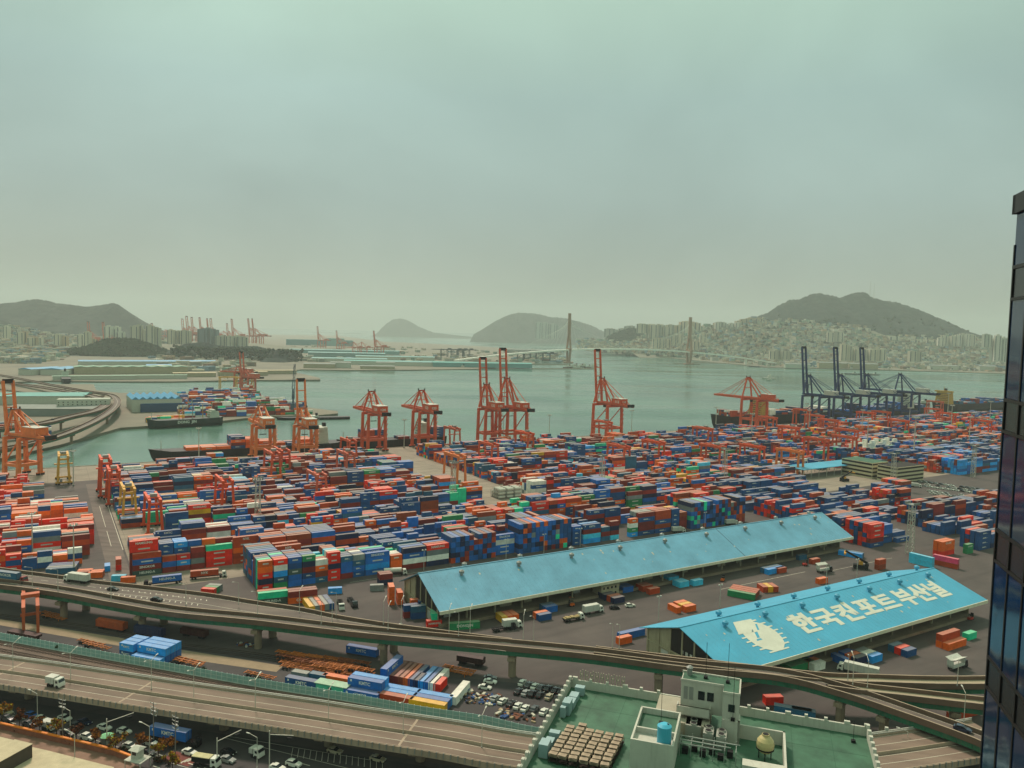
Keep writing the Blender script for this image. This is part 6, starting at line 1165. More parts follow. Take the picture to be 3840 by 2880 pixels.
debris('rubble', 'E3', 1750, 1300, 7, 4, 120, 'scrap and rubble beside the railway', -15); debris('rubble', 'E4', 60, 1400, 6, 2.5, 70, 'scrap beyond the small car park', -15); debris('litter', 'E3', 1430, 290, 3.5, 2, 60, 'cardboard rubbish at the shed corner', 30); debris('litter', 'C4', 900, 560, 38, 2, 260, 'goods and pallets under the eave of the lettered shed', 31); debris('litter', 'C3', 700, 60, 60, 1.5, 220, 'goods along the dock of the faded shed', 31); debris('litter', 'B4', 100, 1060, 5, 3, 70, 'white bags piled between the sheds', 31); debris('rubble', 'E2', 960, 820, 3.5, 1.5, 30, 'pale machine parts beside the pier', -18)
# ---------------------------------------------------------------- across the water: pier, ships, bridge, city
ar = random.Random(21)
for k in range(14):
    v0 = 1052 + k * 27; u0 = 150 if v0 < 1120 else 205 if v0 > 1300 else 175
    if ar.random() < .12: continue
    block(u0, 326 if v0 < 1200 else 312, v0, 5, 'opposite pier', mean=3.4, hi=6, seed=400 + k, pal=['nv'] * 6 + ['bl'] * 4 + ['wh'] * 5 + ['mr'] * 4 + ['rb'] * 3 + ['gr'] * 2 + ['te'] + ['or'] * 2 + ['sb'])
for k in range(3): block(102 + k * 4, 150, 1018 + k * 9, 3, 'opposite quay', mean=1.6, hi=2, seed=430 + k, pal=['or', 'gr', 'oy', 'nv', 'te', 'rb'], p20=.5)
for k in range(4): block(-150, -6, 575 + k * 22, 4, 'left quay yard', mean=2.4, hi=4, seed=470 + k, pal=['rdN'] * 4 + ['rb'] * 3 + ['wh'] * 3 + ['mr'] * 3 + ['or'] * 2 + ['nv'], p20=.4); block(-160, 8, 930 + k * 22, 3, 'left pier yard', mean=1.8, hi=3, seed=450 + k, pal=['nv', 'tb', 'mr', 'wh', 'rb'], gap=.3)
# viaducts of the left pier
ZD = 12.0
PV = resample(path(13.2, ('A1', -500, 1440), ('A1', 0, 1395), ('A1', 450, 1300), ('A1', 700, 1215), ('A1', 900, 1118), ('A1', 1020, 1030), ('A1', 1045, 965), ('A1', 985, 918), ('A1', 830, 895), ('A1', 560, 850), ('A1', 300, 800), ('A1', 0, 745), ('A1', -300, 700)), 60)
viaduct('elevated_road', PV, 9, 'outer lane of the curved viaduct on the left pier, green girder', zt=13.2, piers=[(plen(PV) * f, 6) for f in (.12, .24, .33, .4, .46)], girders=1, marks=[(4.5, .3, False)])
PV2 = resample(path(13.2, ('A1', -500, 1260), ('A1', 0, 1215), ('A1', 400, 1165), ('A1', 650, 1105), ('A1', 880, 1050), ('A1', 965, 990), ('A1', 900, 945), ('A1', 700, 900), ('A1', 300, 838), ('A1', 0, 800), ('A1', -300, 760)), 60)
viaduct('elevated_road', PV2, 12, 'inner lane of the curved viaduct on the left pier', zt=13.2, piers=[(plen(PV2) * f, 6) for f in (.15, .3, .4)], girders=1, marks=[(6, .3, False)])
ZD = 10.4
for i, (c, x, y, col) in enumerate([('A1', 950, 960, 'black'), ('A1', 740, 920, 'white'), ('A1', 660, 905, 'white'), ('A1', 850, 985, 'navy'), ('A1', 120, 820, 'white'), ('A1', 560, 880, 'silver'), ('A1', 450, 1140, 'black')]): put_car(c, x, y, 200, col, 'suv', f'{col} vehicle on the curved viaduct of the left pier, {nth(i + 1)} along the bend', 12.1, 'vehicles on the curved viaduct')
def hall(c, x, y, L, W, h, ang, mw, mr_, lb, gables=1, ridge=3, name='warehouse', cat='warehouse', wins=0, z0=0):
    p = at(c, x, y, z0); T = empty(name, p, R(ang), lb, cat); MB().use(mw).box(0, 0, 0, L, W, h).obj('wall', T); n = gables; b = MB().use(mr_)
    for i in range(n):
        x0, x1 = (L * i / n, L * (i + 1) / n) if n > 1 else (0, L)
        if n > 1: b.add([(x0, -.5, h), (x1, -.5, h), (x1, W + .5, h), (x0, W + .5, h), ((x0 + x1) / 2, -.5, h + ridge), ((x0 + x1) / 2, W + .5, h + ridge)], [(0, 4, 5, 3), (4, 1, 2, 5), (0, 1, 4), (2, 3, 5)])
        elif ridge: b.add([(-1, -1, h), (L + 1, -1, h), (L + 1, W + 1, h), (-1, W + 1, h), (-1, W / 2, h + ridge), (L + 1, W / 2, h + ridge)], [(0, 1, 5, 4), (2, 3, 4, 5), (1, 2, 5), (3, 0, 4), (3, 2, 1, 0)])
        else: b.box(.4, .4, h, L - .4, W - .4, h + .25)
    b.obj('roof', T)
    for k in range(wins):
        for z in np.arange(1.6, h - 1, 3.4): MB().use(m_glass).box(1.5 + k * (L - 2) / wins, -.06, z, 1.5 + k * (L - 2) / wins + 1.3, -.02, z + 1.3).obj('window', T)
    return T
m_teal = mat('teal_roof', '43938C', .6, var=.08, scale=.05); m_bluer = mat('blue_pier_roof', '4E93B8', .6, var=.1, scale=.05); m_greyr = mat('grey_roof', '7F8680', .8, var=.1, scale=.05); m_paleg = mat('pale_green_roof_sheet', '739680', .7, var=.08); m_whw = mat('whitewashed_wall', 'B9BCAC', .8, var=.08, streak=.2); m_tealp = mat('pale_teal_sheet', '5F9493', .6, var=.1, scale=.03)
hall('A1', -250, 1010, 140, 60, 12, 18, m_whw, m_teal, 'large shed with teal roof at the left edge, behind the crane'); hall('A1', 60, 1105, 110, 50, 9, 12, m_greyr, m_greyr, 'grey-roofed shed in front of the teal one')
hall('A1', 490, 1095, 60, 22, 19, 24, m_whw, mat('white_flat_roof', 'A8ADA0', .8), 'white office block with rows of small windows inside the viaduct bend', ridge=0, name='office_building', cat='office building', wins=11)
hall('A1', 1140, 1075, 62, 80, 17, 31, m_whw, m_bluer, 'grain shed with saw-tooth light blue roof on the opposite quay', gables=7, ridge=3.5); hall('A1', 1215, 1075, 55, 12, 11, 31, mat('dark_blue_wall', '27496A', .7), mat('navy_lean_to_roof', '2F5E8C', .6), 'dark blue lean-to in front of the saw-tooth shed', ridge=0)
hall('A1', 272, 755, 90, 34, 13, 78, m_whw, m_bluer, 'light blue gabled shed, left one of a pair across the inlet'); hall('A1', 545, 755, 100, 46, 13, 100, m_whw, m_bluer, 'light blue gabled shed, right one of a pair across the inlet')
for c, x, y, L, lb in [('A1', 455, 797, 150, 'long low white shed with green roof at the inlet, left'), ('A1', 975, 790, 145, 'long low white shed with green roof at the inlet, right')]: hall(c, x, y, L, 20, 8, 31, m_whw, m_paleg, lb, ridge=1)
hall('A1', 640, 745, 240, 60, 16, 31, m_wallc, m_paleg, 'long beige shed with pale green ribbed roof behind the inlet', gables=9, ridge=2); hall('A1', 1040, 722, 40, 25, 14, 31, m_wallc, m_greyr, 'small beige block between the inlet sheds', ridge=0); hall('A1', 1270, 700, 60, 30, 9, 31, m_whw, m_bluer, 'small light blue-roofed shed at the inlet')
hall('A1', 680, 665, 300, 50, 10, 31, m_whw, m_bluer, 'very long light blue roof before the wooded hill', ridge=3); hall('A1', 1140, 660, 230, 40, 9, 31, m_whw, m_bluer, 'second long light blue roof right of the wooded hill foot', ridge=3)
for c, x, y, L, lb in [('A1', 1500, 770, 90, 'low cream store on the far jetty, left'), ('A1', 1900, 760, 110, 'low cream store on the far jetty, middle'), ('A2', 0, 745, 100, 'low cream store near the jetty tip')]: hall(c, x, y, L, 30, 9, 31, m_wallc, m_beige, lb, ridge=1)
fr = random.Random(5)
for i, (c, x, y, L, W, h, mw, mr_, lb) in enumerate([('A2', 260, 492, 430, 80, 38, mat('teal_factory', '3E7E84', .7), m_tealp, 'big dark teal factory hall far away'), ('A2', 612, 500, 110, 60, 50, m_tealp, m_tealp, 'tall pale teal silo block beside the far factory'), ('A2', 290, 560, 500, 60, 16, m_tealp, m_tealp, 'long pale teal hall in front of the far factory'), ('A2', 450, 600, 300, 50, 20, mat('blue_grey_wall', '6F8F8F', .7), m_tealp, 'blue-grey hall behind the shore sheds'),
    ('A2', 480, 635, 260, 50, 12, m_whw, m_tealp, 'pale teal shore shed, first from the left'), ('A2', 760, 660, 330, 60, 12, m_whw, m_teal, 'pale teal shore shed, second from the left'), ('A2', 860, 620, 300, 50, 14, m_whw, m_tealp, 'pale teal shed behind the shore sheds'), ('A2', 1150, 672, 360, 60, 13, m_whw, m_tealp, 'pale teal shore shed, third from the left'), ('A2', 1530, 680, 330, 60, 14, m_tealp, m_teal, 'pale teal shore shed at the right end'),
    ('A2', 410, 690, 90, 30, 12, m_wallc, m_greyr, 'beige shore building at the wooded end'), ('A2', 640, 690, 60, 30, 16, m_whw, m_greyr, 'white shore building left'), ('A2', 1040, 695, 55, 20, 18, m_whw, m_greyr, 'white block standing at the shore'), ('A2', 900, 698, 100, 20, 8, m_wallc, m_greyr, 'low grey shore building by the teal sheds'), ('A3', -60, 560, 220, 60, 20, m_greyr, m_greyr, 'grey terminal hall beneath the bridge ramp')]): hall(c, x, y, L, W, h, 10, mw, mr_, lb, ridge=3 if h < 30 else 0, name='factory_hall', cat='factory')
# ships
m_hullb = mat('black_hull', '14161C', .5, var=.1, streak=.25); m_hullg = mat('dark_green_hull', '1B2E2A', .5, var=.1, streak=.3); m_red_b = mat('red_boot', '5A2420', .6); m_deck = mat('ship_deck', '5B3A32', .8, var=.2); m_shw = mat('ship_white', 'BFC2B4', .55, var=.06, streak=.15); m_shy = mat('ship_yellow', 'BE9440', .55, var=.08, streak=.2)
def ship(p, ang, L, B, D, hull, sup, supx, lb, name='cargo_ship', cat='ship', suph=16, masts=(), low=0):
    T = empty(name, (p[0], p[1], -3), ang, lb, cat); st = [(0, .03, 1.25), (.04, .35, 1.15), (.1, .75, 1.03), (.2, 1, 1), (.85, 1, 1), (.95, .85, 1.03), (1, .65, 1.08)]
    vs = []
    for t, w, h in st: x = L * t; vs += [(x + (L * .03 if t < .05 else 0), -B / 2 * w * .55, -1), (x + (L * .015 if t < .05 else 0), -B / 2 * w, D * .35), (x, -B / 2 * min(1, w * 1.15), D * h), (x, B / 2 * min(1, w * 1.15), D * h), (x + (L * .015 if t < .05 else 0), B / 2 * w, D * .35), (x + (L * .03 if t < .05 else 0), B / 2 * w * .55, -1)]
    fs = []
    for i in range(len(st) - 1):
        for j in range(5): fs.append((i * 6 + j, (i + 1) * 6 + j, (i + 1) * 6 + j + 1, i * 6 + j + 1))
    fs += [tuple(range(6)), tuple(range(len(vs) - 6, len(vs)))[::-1]]; MB().use(hull).add(vs, fs).obj('hull', T, fix=True)
    MB().use(m_deck).add([(L * t, s * B / 2 * min(1, w * 1.1) * .96, D * h - .8) for t, w, h in st for s in (-1, 1)], [(2 * i, 2 * i + 2, 2 * i + 3, 2 * i + 1) for i in range(len(st) - 1)]).obj('deck', T)
    x0 = L * supx; S = MB().use(sup)
    for k in range(int(suph / 2.8)): i_ = .35 * k; S.box(x0 + i_, -B * .42 + i_ * .6, D - .8 + k * 2.8, x0 + 11 - i_ * .5, B * .42 - i_ * .6, D - .8 + k * 2.8 + 2.7)
    S.box(x0 + 2, -B * .48, D - .8 + suph - 2.8, x0 + 6, B * .48, D - .8 + suph - .4); so_ = S.obj('superstructure', T)
    for k in range(int(suph / 2.8)): MB().use(m_glass).box(x0 - .06 + .35 * k, -B * .3, D + .6 + k * 2.8, x0 + .02 + .35 * k, B * .3, D + 1.3 + k * 2.8).obj('window', so_)
    MB().use(hull).box(x0 + 7.5, -2, D + suph - 3.2, x0 + 10.5, 2, D + suph + 2.5).obj('funnel', T); MB().use(sup).bar((x0 + 4, 0, D + suph - 1), (x0 + 4, 0, D + suph + 6), .4).bar((x0 + 4, -2, D + suph + 3), (x0 + 4, 2, D + suph + 3), .25).obj('mast', T)
    for x, h, m in masts: q = MB().use(m).bar((x, 0, D - 1), (x, 0, D + h), .8, w2=.5); (q.bar((x, 0, D + h * .55), (x + h * .7, 0, D + h), .4) if h > 14 else q); q.obj('derrick' if h > 14 else 'foremast', T)
    return T
def load(p, ang, x0, x1, B, D, cols, hi, seed, lab, indiv=True):
    r_ = random.Random(seed); x = x0; i = 0
    while x + 12.2 < x1:
        i += 1
        if r_.random() > .15:
            h = r_.randint(1, hi); c = r_.choice(cols)
            for j in range(int((B - 2) / 2.6)):
                for t in range(max(0, h - (r_.random() < .2))):
                    cc = parse(c if r_.random() < .7 else r_.choice(cols))[0]; lx, ly = x + 6.1, -B / 2 + 1.4 + j * 2.6 + 1.2
                    wx, wy = p[0] + lx * math.cos(ang) - ly * math.sin(ang), p[1] + lx * math.sin(ang) + ly * math.cos(ang); u_, v_ = touv((wx, wy)); CON.append((u_, v_, -3 + D + t * CH, 40, cc[0], cc[1], 0, t, h, f'{lab}|{j}', i))
        x += 12.7
shipsP = [((76, 744), 172, 23, 9, 'black container ship with orange containers aboard, left ship at the quay', m_hullb, m_shw, .86, ['orC', 'orC', 'or', 'nvK', 'dn', 'mr'], 4, 1), ((246, 745), 118, 20, 9, 'black feeder ship between cranes 124 and 123 with a white bridge', m_hullb, m_shw, .74, ['mr', 'nv', 'rb', 'nvK'], 4, 2), ((762, 750), 235, 30, 15, 'large black ship with yellow bridge beneath the lowered orange crane', m_hullb, m_shy, .36, ['mr', 'rb', 'nv', 'dn', 'wh'], 3, 3), ((1010, 752), 230, 30, 14, 'dark ship loaded with navy containers beneath the blue cranes', m_hullb, m_shw, .8, ['nv', 'dn', 'nvK', 'bl'], 5, 4), ((1290, 760), 240, 32, 16, 'yellow-housed ship at the far end of the quay', m_hullb, m_shy, .12, ['bl', 'nv', 'tb', 'mr'], 4, 5)]
for (u_, v_), L, B, D, lb, hu, su, sx, cols, hi, sd_ in shipsP:
    p = uv(u_, v_); ship(p, PHI, L, B, D, hu, su, sx, lb, suph=17 if L < 200 else 24, masts=[(L * .06, 9, m_shw)]); load(p, PHI, L * .1, L * sx - 4, B, D, cols, hi, sd_, 'ship'); load(p, PHI, L * sx + 14, L * .98, B, D, cols, hi, sd_ + 9, 'ship')
p = at('A1', 60, 1560, -3); T = ship(at('A1', 20, 1500, -3), R(62) + math.pi, 120, 19, 9, m_hullb, m_shw, .3, 'ship with a white bridge behind the legs of the huge left crane', suph=20)
pb = at('A1', 1268, 1218, -3); qb = at('A1', 1912, 1180, -3); ab = math.atan2(qb[1] - pb[1], qb[0] - pb[0]); Lb = math.dist(pb, qb)
T = ship(pb, ab, Lb, 15, 9.5, m_hullg, m_shw, .82, 'dark green coaster lettered DONG JIN moored at the opposite quay', suph=11, masts=[(Lb * .06, 9, m_shw), (Lb * .42, 17, m_shy), (Lb * .47, 17, m_shy), (Lb * .74, 17, m_shy), (Lb * .6, 24, m_grey)])
lt = MB(); put_text(lt, 'DONG  JIN', 4.4, lambda x, y: (Lb * .5 + x, -7.62, 6.4 + y)); lt.obj('lettering', T)
def boat(c, x, y, ang, L, B, lb, sup=None, hull=None, h=5): return ship(at(c, x, y, -3), R(ang), L, B, 3.2, hull or m_hullb, sup or m_shw, .45, lb, 'boat', 'boat', suph=h)
boat('A2', 170, 1140, 20, 95, 14, 'dark barge behind crane 115 with clutter on deck', h=3); T = ship(at('A1', 560, 800, -3), R(-58), 95, 16, 9, m_hullb, m_shw, .05, 'white ferry in the narrow inlet left', suph=14)
boat('A3', 2160, 785, 8, 40, 9, 'white patrol boat sailing above the lowered orange crane', hull=m_shw, h=8); boat('A3', 2195, 800, 8, 14, 5, 'tiny white boat behind the patrol boat', hull=m_shw, h=3) ; boat('A4', 1040, 1010, -20, 34, 9, 'small white and blue tug between the blue cranes', h=6); boat('A4', 1250, 1005, -15, 30, 9, 'small dark tug with a white wake near the far quay', h=6); boat('A4', 860, 752, -5, 40, 9, 'small boat before the city shore', h=4); boat('A4', 660, 745, -5, 60, 10, 'low dark boat before the city shore', h=4)
for i in range(9): boat('A3', 440 + i * 30, 690 - (i % 3) * 6, fr.uniform(-20, 30), fr.uniform(22, 40), 8, f'moored white boat at the breakwater by the bridge tower, {nth(i + 1)} from the left', hull=m_shw if i % 2 else m_red_b, h=7)
for i in range(14): boat('A3', 800 + i * 82, 562 + i * 5.5 - (4 if i % 2 else 0), fr.uniform(-10, 10), fr.uniform(40, 90), 12, f'ship moored along the far harbour front, {nth(i + 1)} from the bridge centre', h=9, hull=m_hullb if i % 3 else m_red_b)
for i in range(10): boat('A4', 150 + i * 170, 690 + i * 3.5, fr.uniform(-8, 8), fr.uniform(35, 70), 10, f'small ship moored at the city shore, {nth(i + 1)} from the left crane', h=8)
boat('A3', 2040, 680, -2, 170, 20, 'long dark freighter anchored under the right bridge end', h=12); boat('A2', 1700, 690, 5, 60, 12, 'dark tug moored at the teal sheds', h=8); boat('A2', 1860, 692, 5, 40, 10, 'white tug moored at the end of the teal sheds', hull=m_shw, h=6); boat('A2', 2010, 492, 0, 130, 20, 'distant ship beyond the bridge', h=14); boat('A2', 350, 375, 0, 300, 40, 'very distant ship on the horizon', h=20)
m_wake = mat('white_wake', '8FA39A', .6); w_ = MB().use(m_wake)
for c, x, y, x2, y2 in [('A3', 220, 1068, 600, 1075), ('A3', 555, 560, 660, 572), ('A4', 1260, 1000, 1380, 1035)]:
    a_, b_ = at(c, x, y, -2.9), at(c, x2, y2, -2.9); w_.add([(a_[0], a_[1] - 1.5, -2.985), (b_[0], b_[1], -2.985), (a_[0], a_[1] + 1.5, -2.985)], [(0, 1, 2)])
tag(w_.obj('foam'), 'thin white boat wakes on the harbour', 'wake', kind='stuff')
struct(MB().use(m_quay).sweep([at('A3', 175, 697, -1), at('A3', 725, 697, -1)], [(6, -3), (-6, -3), (-4, 1.5), (4, 1.5)]).obj('breakwater')); struct(MB().use(m_quay).sweep([at('A3', 1398, 648, -1), at('A3', 1630, 658, -1)], [(6, -3), (-6, -3), (-4, 1.5), (4, 1.5)]).obj('breakwater')); struct(MB().use(m_quay).sweep([at('A3', 1560, 645, -1), at('A3', 1925, 652, -1)], [(6, -3), (-6, -3), (-4, 1.5), (4, 1.5)]).obj('breakwater')); struct(MB().use(m_quay).sweep([at('A3', 60, 655, -1), at('A3', 470, 660, -1)], [(6, -3), (-6, -3), (-4, 1.5), (4, 1.5)]).obj('breakwater'))
struct(MB().use(m_hill).sweep([at('A2', 480, 383, -1), at('A2', 960, 398, -1)], [(20, -3), (-20, -3), (-8, 6), (8, 6)]).obj('breakwater')); struct(MB().use(m_quay).sweep([at('A2', 1860, 452, -1), at('A3', 0, 468, -1)], [(12, -3), (-12, -3), (-8, 5), (8, 5)]).obj('breakwater'))
# mobile harbour crane, far cranes
T = empty('mobile_crane', at('A2', 320, 1085), 0, 'blue-grey mobile harbour crane on the opposite pier tip', 'mobile crane'); mb_ = mat('mobile_crane_blue', '41586A', .6, var=.1)
MB().use(mb_).box(-5, -4, 0, 5, 4, 5).obj('chassis', T); MB().use(mb_).box(-3, -3, 5, 3, 4, 14).bar((0, 0, 14), (0, 0, 34), 2.2, w2=1.4).obj('tower', T); q = MB().use(mb_)
for s in (-1, 1): q.bar((s * 1.6, 0, 20), (s * .8 + 2, 0, 68), .7)
for k in range(9): q.bar((-1.5 + k * .1, 0, 22 + k * 5), (1.7 + k * .05, 0, 25 + k * 5), .3)
q.bar((-2, 0, 34), (2, 0, 66), .3); q.obj('boom', T); sts('quay_crane', 0, True, 'faded orange crane with raised boom on the opposite pier', mp=m_palered, hb=28, apex=42, reach=44, gauge=18, span=18, back=24, loc=at('A1', 2110, 905), rz=R(62), group='cranes of the opposite pier')
sts('quay_crane', 0, False, 'faded orange crane with lowered boom on the opposite pier', mp=m_palered, hb=30, apex=40, reach=34, gauge=18, span=18, back=24, loc=at('A1', 2050, 860), rz=R(72), group='cranes of the opposite pier')
for x, y, lb in [(1900, 885, 'yellow yard crane on the opposite pier, left'), (2040, 890, 'yellow yard crane on the opposite pier, right')]:
    o = rtg(0, 0, lb, m_yellow, 24, 30, 9); o.location = at('A1', x, y); o.rotation_euler[2] = R(-50)
farU = sts('quay_crane', 0, True, 'distant raised orange crane beside the far teal factory', mp=m_palered, hb=40, apex=66, reach=60, gauge=28, span=22, back=30, loc=at('A2', 545, 440, 0), rz=R(80), group='distant container cranes', mast=False)
farD = sts('quay_crane', 0, False, 'distant orange crane with lowered boom', mp=m_palered, hb=40, apex=66, reach=55, gauge=28, span=22, back=30, loc=at('A2', 830, 480, 0), rz=R(80), group='distant container cranes', mast=False)
def base_at(c, x, y, Y): p = atY(c, x, y, Y); return (p[0], p[1], 0)
for i, (c, x, Y, o, s) in enumerate([('A2', 545, 4300, farU, 1.25), ('A2', 708, 4000, farU, 1.05), ('A2', 1035, 3300, farU, 1.1), ('A2', 840, 3400, farD, .9), ('A2', 910, 3450, farD, .9), ('A1', 1590, 4400, farU, 1.5), ('A1', 1630, 4400, farU, 1.65), ('A1', 1675, 4400, farU, 1.6), ('A1', 1745, 4400, farU, 1.6), ('A1', 1810, 4400, farU, 1.55), ('A1', 1835, 4400, farU, 1.55), ('A1', 1975, 4400, farU, 1.3), ('A1', 2020, 4400, farU, 1.55), ('A1', 2165, 4400, farU, 1.6), ('A1', 2200, 4400, farU, 1.6), ('A1', 1325, 3600, farU, 1.2), ('A1', 780, 3300, farU, 1.2), ('A1', 910, 3300, farU, 1.2), ('A1', 1430, 4400, farD, 1.3), ('A1', 1930, 4500, farD, 1.3)]):
    loc = base_at(c, x, 500, Y)
    if i == 0: farU.location = loc; farU.scale = (s, s, s); farU.rotation_euler[2] = R(70); continue
    if i == 3: farD.location = loc; farD.scale = (s, s, s); continue
    dup(o, loc, R(60 + 7 * (i % 5)), 'distant crane with raised boom in the haze' if o is farU else 'distant crane with lowered boom in the haze', 'distant container cranes in the haze', (s, s, s))
m_dkst = mat('dark_steel', '2A3A42', .7)
farB = sts('quay_crane', 0, False, 'distant dark gantry crane before the island', mp=m_dkst, hb=34, apex=36, reach=40, gauge=30, span=20, back=30, loc=base_at('A2', 1600, 500, 3500), rz=R(80), group='distant dark gantry cranes', mast=False)
for c, x, Y in [('A2', 1690, 3500), ('A2', 1740, 3520), ('A2', 1790, 3540), ('A3', 50, 3300), ('A3', 100, 3300), ('A3', 210, 3250), ('A3', 270, 3250)]: dup(farB, base_at(c, x, 500, Y), R(80), 'distant dark gantry crane with lowered boom in the haze', 'distant dark gantry cranes in the haze')
# harbour bridge
m_tow = mat('bridge_tower_concrete', '98755E', .85, var=.08); m_bdeck = mat('bridge_deck_pale', 'E6E8DC', .8, var=.05)
t1 = at('A3', 487, 648, -3); t2 = at('A3', 1527, 660, -3); bd = Vector((t2[0] - t1[0], t2[1] - t1[1], 0)).normalized(); bn = Vector((-bd.y, bd.x, 0))
T = empty('cable_stayed_bridge', t1, 0, 'long harbour bridge with two tall slender brown towers', 'bridge')
def zdeck(s): return 62 - ((s - 290) / 1000) ** 2 * 95
Ld = math.dist(t1, t2); PD = []
for s in np.linspace(-1300, Ld + 950, 60):
    sw = 0 if s < Ld + 100 else -((s - Ld - 100) ** 2) * .00022; sl_ = 0 if s > -100 else ((s + 100) ** 2) * .00006; PD.append((bd.x * s + bn.x * (sw + sl_), bd.y * s + bn.y * (sw + sl_), zdeck(s * 580 / Ld) + 3))
MB().use(m_bdeck).sweep(PD, [(12, -6), (-12, -6), (-12, 0), (12, 0)]).obj('deck', T)
b = MB().use(m_bdeck)
for i in range(0, 60, 3):
    p = PD[i]; s = p[0] * bd.x + p[1] * bd.y
    if s < -230 or s > Ld + 230: b.cbox(p[0], p[1], 0, 7, 14, max(3, p[2] - 3.5))
b.obj('pier', T)
for tt, H in ((t1, 205), (t2, 205)):
    o = Vector((tt[0] - t1[0], tt[1] - t1[1], 0)); q = MB().use(m_tow)
    for s in (-1, 1): a0 = o + bn * (9 * s); a1 = o + bn * (20 * s); a2 = o + bn * (5 * s); q.bar((a0.x, a0.y, 0), (a1.x, a1.y, 62), 9, 9); q.bar((a1.x, a1.y, 60), (a2.x, a2.y, 118), 8, 8)
    q.bar((o.x, o.y, 112), (o.x, o.y, H), 13, 11, w2=12); c1 = o + bn * 20; c2 = o - bn * 20; q.bar((c1.x, c1.y, 58), (c2.x, c2.y, 58), 7, 7); q.box(o.x - 20, o.y - 14, -1, o.x + 20, o.y + 14, 5); q.obj('tower', T)
    q = MB().use(m_bdeck)
    for k in range(1, 12):
        for s in (-1, 1): e = o + bd * (s * k * 24); q.bar((o.x, o.y, H - 6 - k * 4), (e.x, e.y, zdeck((e.x * bd.x + e.y * bd.y) * 580 / Ld) + 3), .35)
    q.obj('stay_cables', T)
# city terrain and houses
m_slope = ground_mat('built_up_slope', '565C4C', '77735F', .012)
def slope_hill(name, prof, Y, front, back, seed):
    z = hill(name, prof, Y, front, back, seed=seed, rough=6, steep=1.0); o = [x for x in bpy.data.objects if x.name.startswith(name)][-1]; return z, o
zl, o_ = slope_hill('hillside', [('A1', -1500, 250), ('A1', -300, 318), ('A1', 0, 330), ('A1', 150, 350), ('A1', 350, 395), ('A1', 600, 432), ('A1', 900, 448), ('A1', 1300, 455), ('A1', 1700, 462), ('A1', 2212, 478), ('A2', 200, 500), ('A2', 500, 530)], 3800, 1200, 900, 31); o_.data.materials[0] = m_slope
zr_, o_ = slope_hill('hillside', [('A3', 950, 500), ('A3', 1080, 450), ('A3', 1180, 390), ('A3', 1300, 350), ('A3', 1700, 330), ('A3', 2000, 300), ('A4', 0, 300), ('A4', 250, 310), ('A4', 500, 330), ('A4', 850, 360), ('A4', 1100, 410), ('A4', 1500, 430), ('A4', 1900, 440), ('A4', 2300, 460), ('A4', 3000, 470)], 4900, 680, 900, 32); o_.data.materials[0] = m_slope
for i, (pr, Y, sd_) in enumerate([([('A1', 1380, 570), ('A1', 1500, 520), ('A1', 1600, 480), ('A1', 1750, 468), ('A1', 1900, 500), ('A1', 2050, 505), ('A1', 2212, 500), ('A2', 80, 520), ('A2', 160, 535), ('A2', 280, 545), ('A2', 340, 610), ('A2', 420, 650)], 2850, 51), ([('A2', 120, 570), ('A2', 180, 535), ('A2', 250, 528), ('A2', 300, 560), ('A2', 350, 640)], 2700, 53)]): hill('wooded_knoll', pr, Y, 130, 150, seed=sd_, rough=8)
# trees covering the nearer hills
m_wood = mat('woodland', '3A4233', .95, var=.5, scale=.05, spec=.05); wr = random.Random(77); wb = MB().use(m_wood)
def blob(x, y, z, s):
    n = 5; wb.add([(x + s * math.cos(6.283 * i / n + x) * wr.uniform(.7, 1.2), y + s * math.sin(6.283 * i / n + x) * wr.uniform(.7, 1.2), z + wr.uniform(-.2, .3) * s) for i in range(n)] + [(x + wr.uniform(-.3, .3) * s, y, z + s * wr.uniform(.6, 1.2)), (x, y, z - s)], [(i, (i + 1) % n, n) for i in range(n)] + [((i + 1) % n, i, n + 1) for i in range(n)])
terr = {'l': zl, 'r': zr_, 'hl': hz_l, 'hm': hz_m, 'hr': hz_r}
def march(px, py, fns, Y0, Y1, n=160):
    r_ = ray(px, py)
    for Y in np.linspace(Y0, Y1, n):
        x = r_[0] * Y / r_[1]; z = EYE + r_[2] * Y / r_[1]
        if z <= max([f(x, Y) for f in fns] + [0]): return x, Y, max([f(x, Y) for f in fns] + [0])
    return None
for _ in range(2600):
    px, py = pix('A1', wr.uniform(560, 1480), wr.uniform(440, 600)); h = march(px, py, [hz_l], 2600, 3100, 50)
    if h and h[2] > 3: blob(h[0], h[1], h[2] + 2, wr.uniform(4, 8))
for _ in range(1800):
    px, py = pix('A3', wr.uniform(770, 1240), wr.uniform(345, 480)); h = march(px, py, [hz_m], 5050, 5700, 50)
    if h and h[2] > 3: blob(h[0], h[1], h[2] + 2, wr.uniform(5, 9))
for _ in range(1500):
    c = wr.choice(['A1', 'A1', 'A2']); x = wr.uniform(1480, 2212) if c == 'A1' else wr.uniform(0, 400); y = wr.uniform(495, 610) if c == 'A1' else wr.uniform(530, 650)
    px, py = pix(c, x, y); Y = wr.uniform(2640, 2850); q = atY(c, x, y, Y)
    if -4 < q[2] < 40 and wr.random() < .7: blob(q[0], q[1], q[2], wr.uniform(4, 8))
tag(wb.obj('woodland'), 'dark woodland covering the low hills by the harbour', 'woods', kind='stuff')
tb2 = MB().use(m_wood)
wb_, wb = wb, tb2
for _ in range(900):
    px = wr.uniform(2300, 3760); h = march(px, wr.uniform(1195, 1370), [zr_, hz_r], 3200, 6000, 70)
    if h and h[2] > 4: blob(h[0], h[1], h[2] + 3, wr.uniform(7, 15))
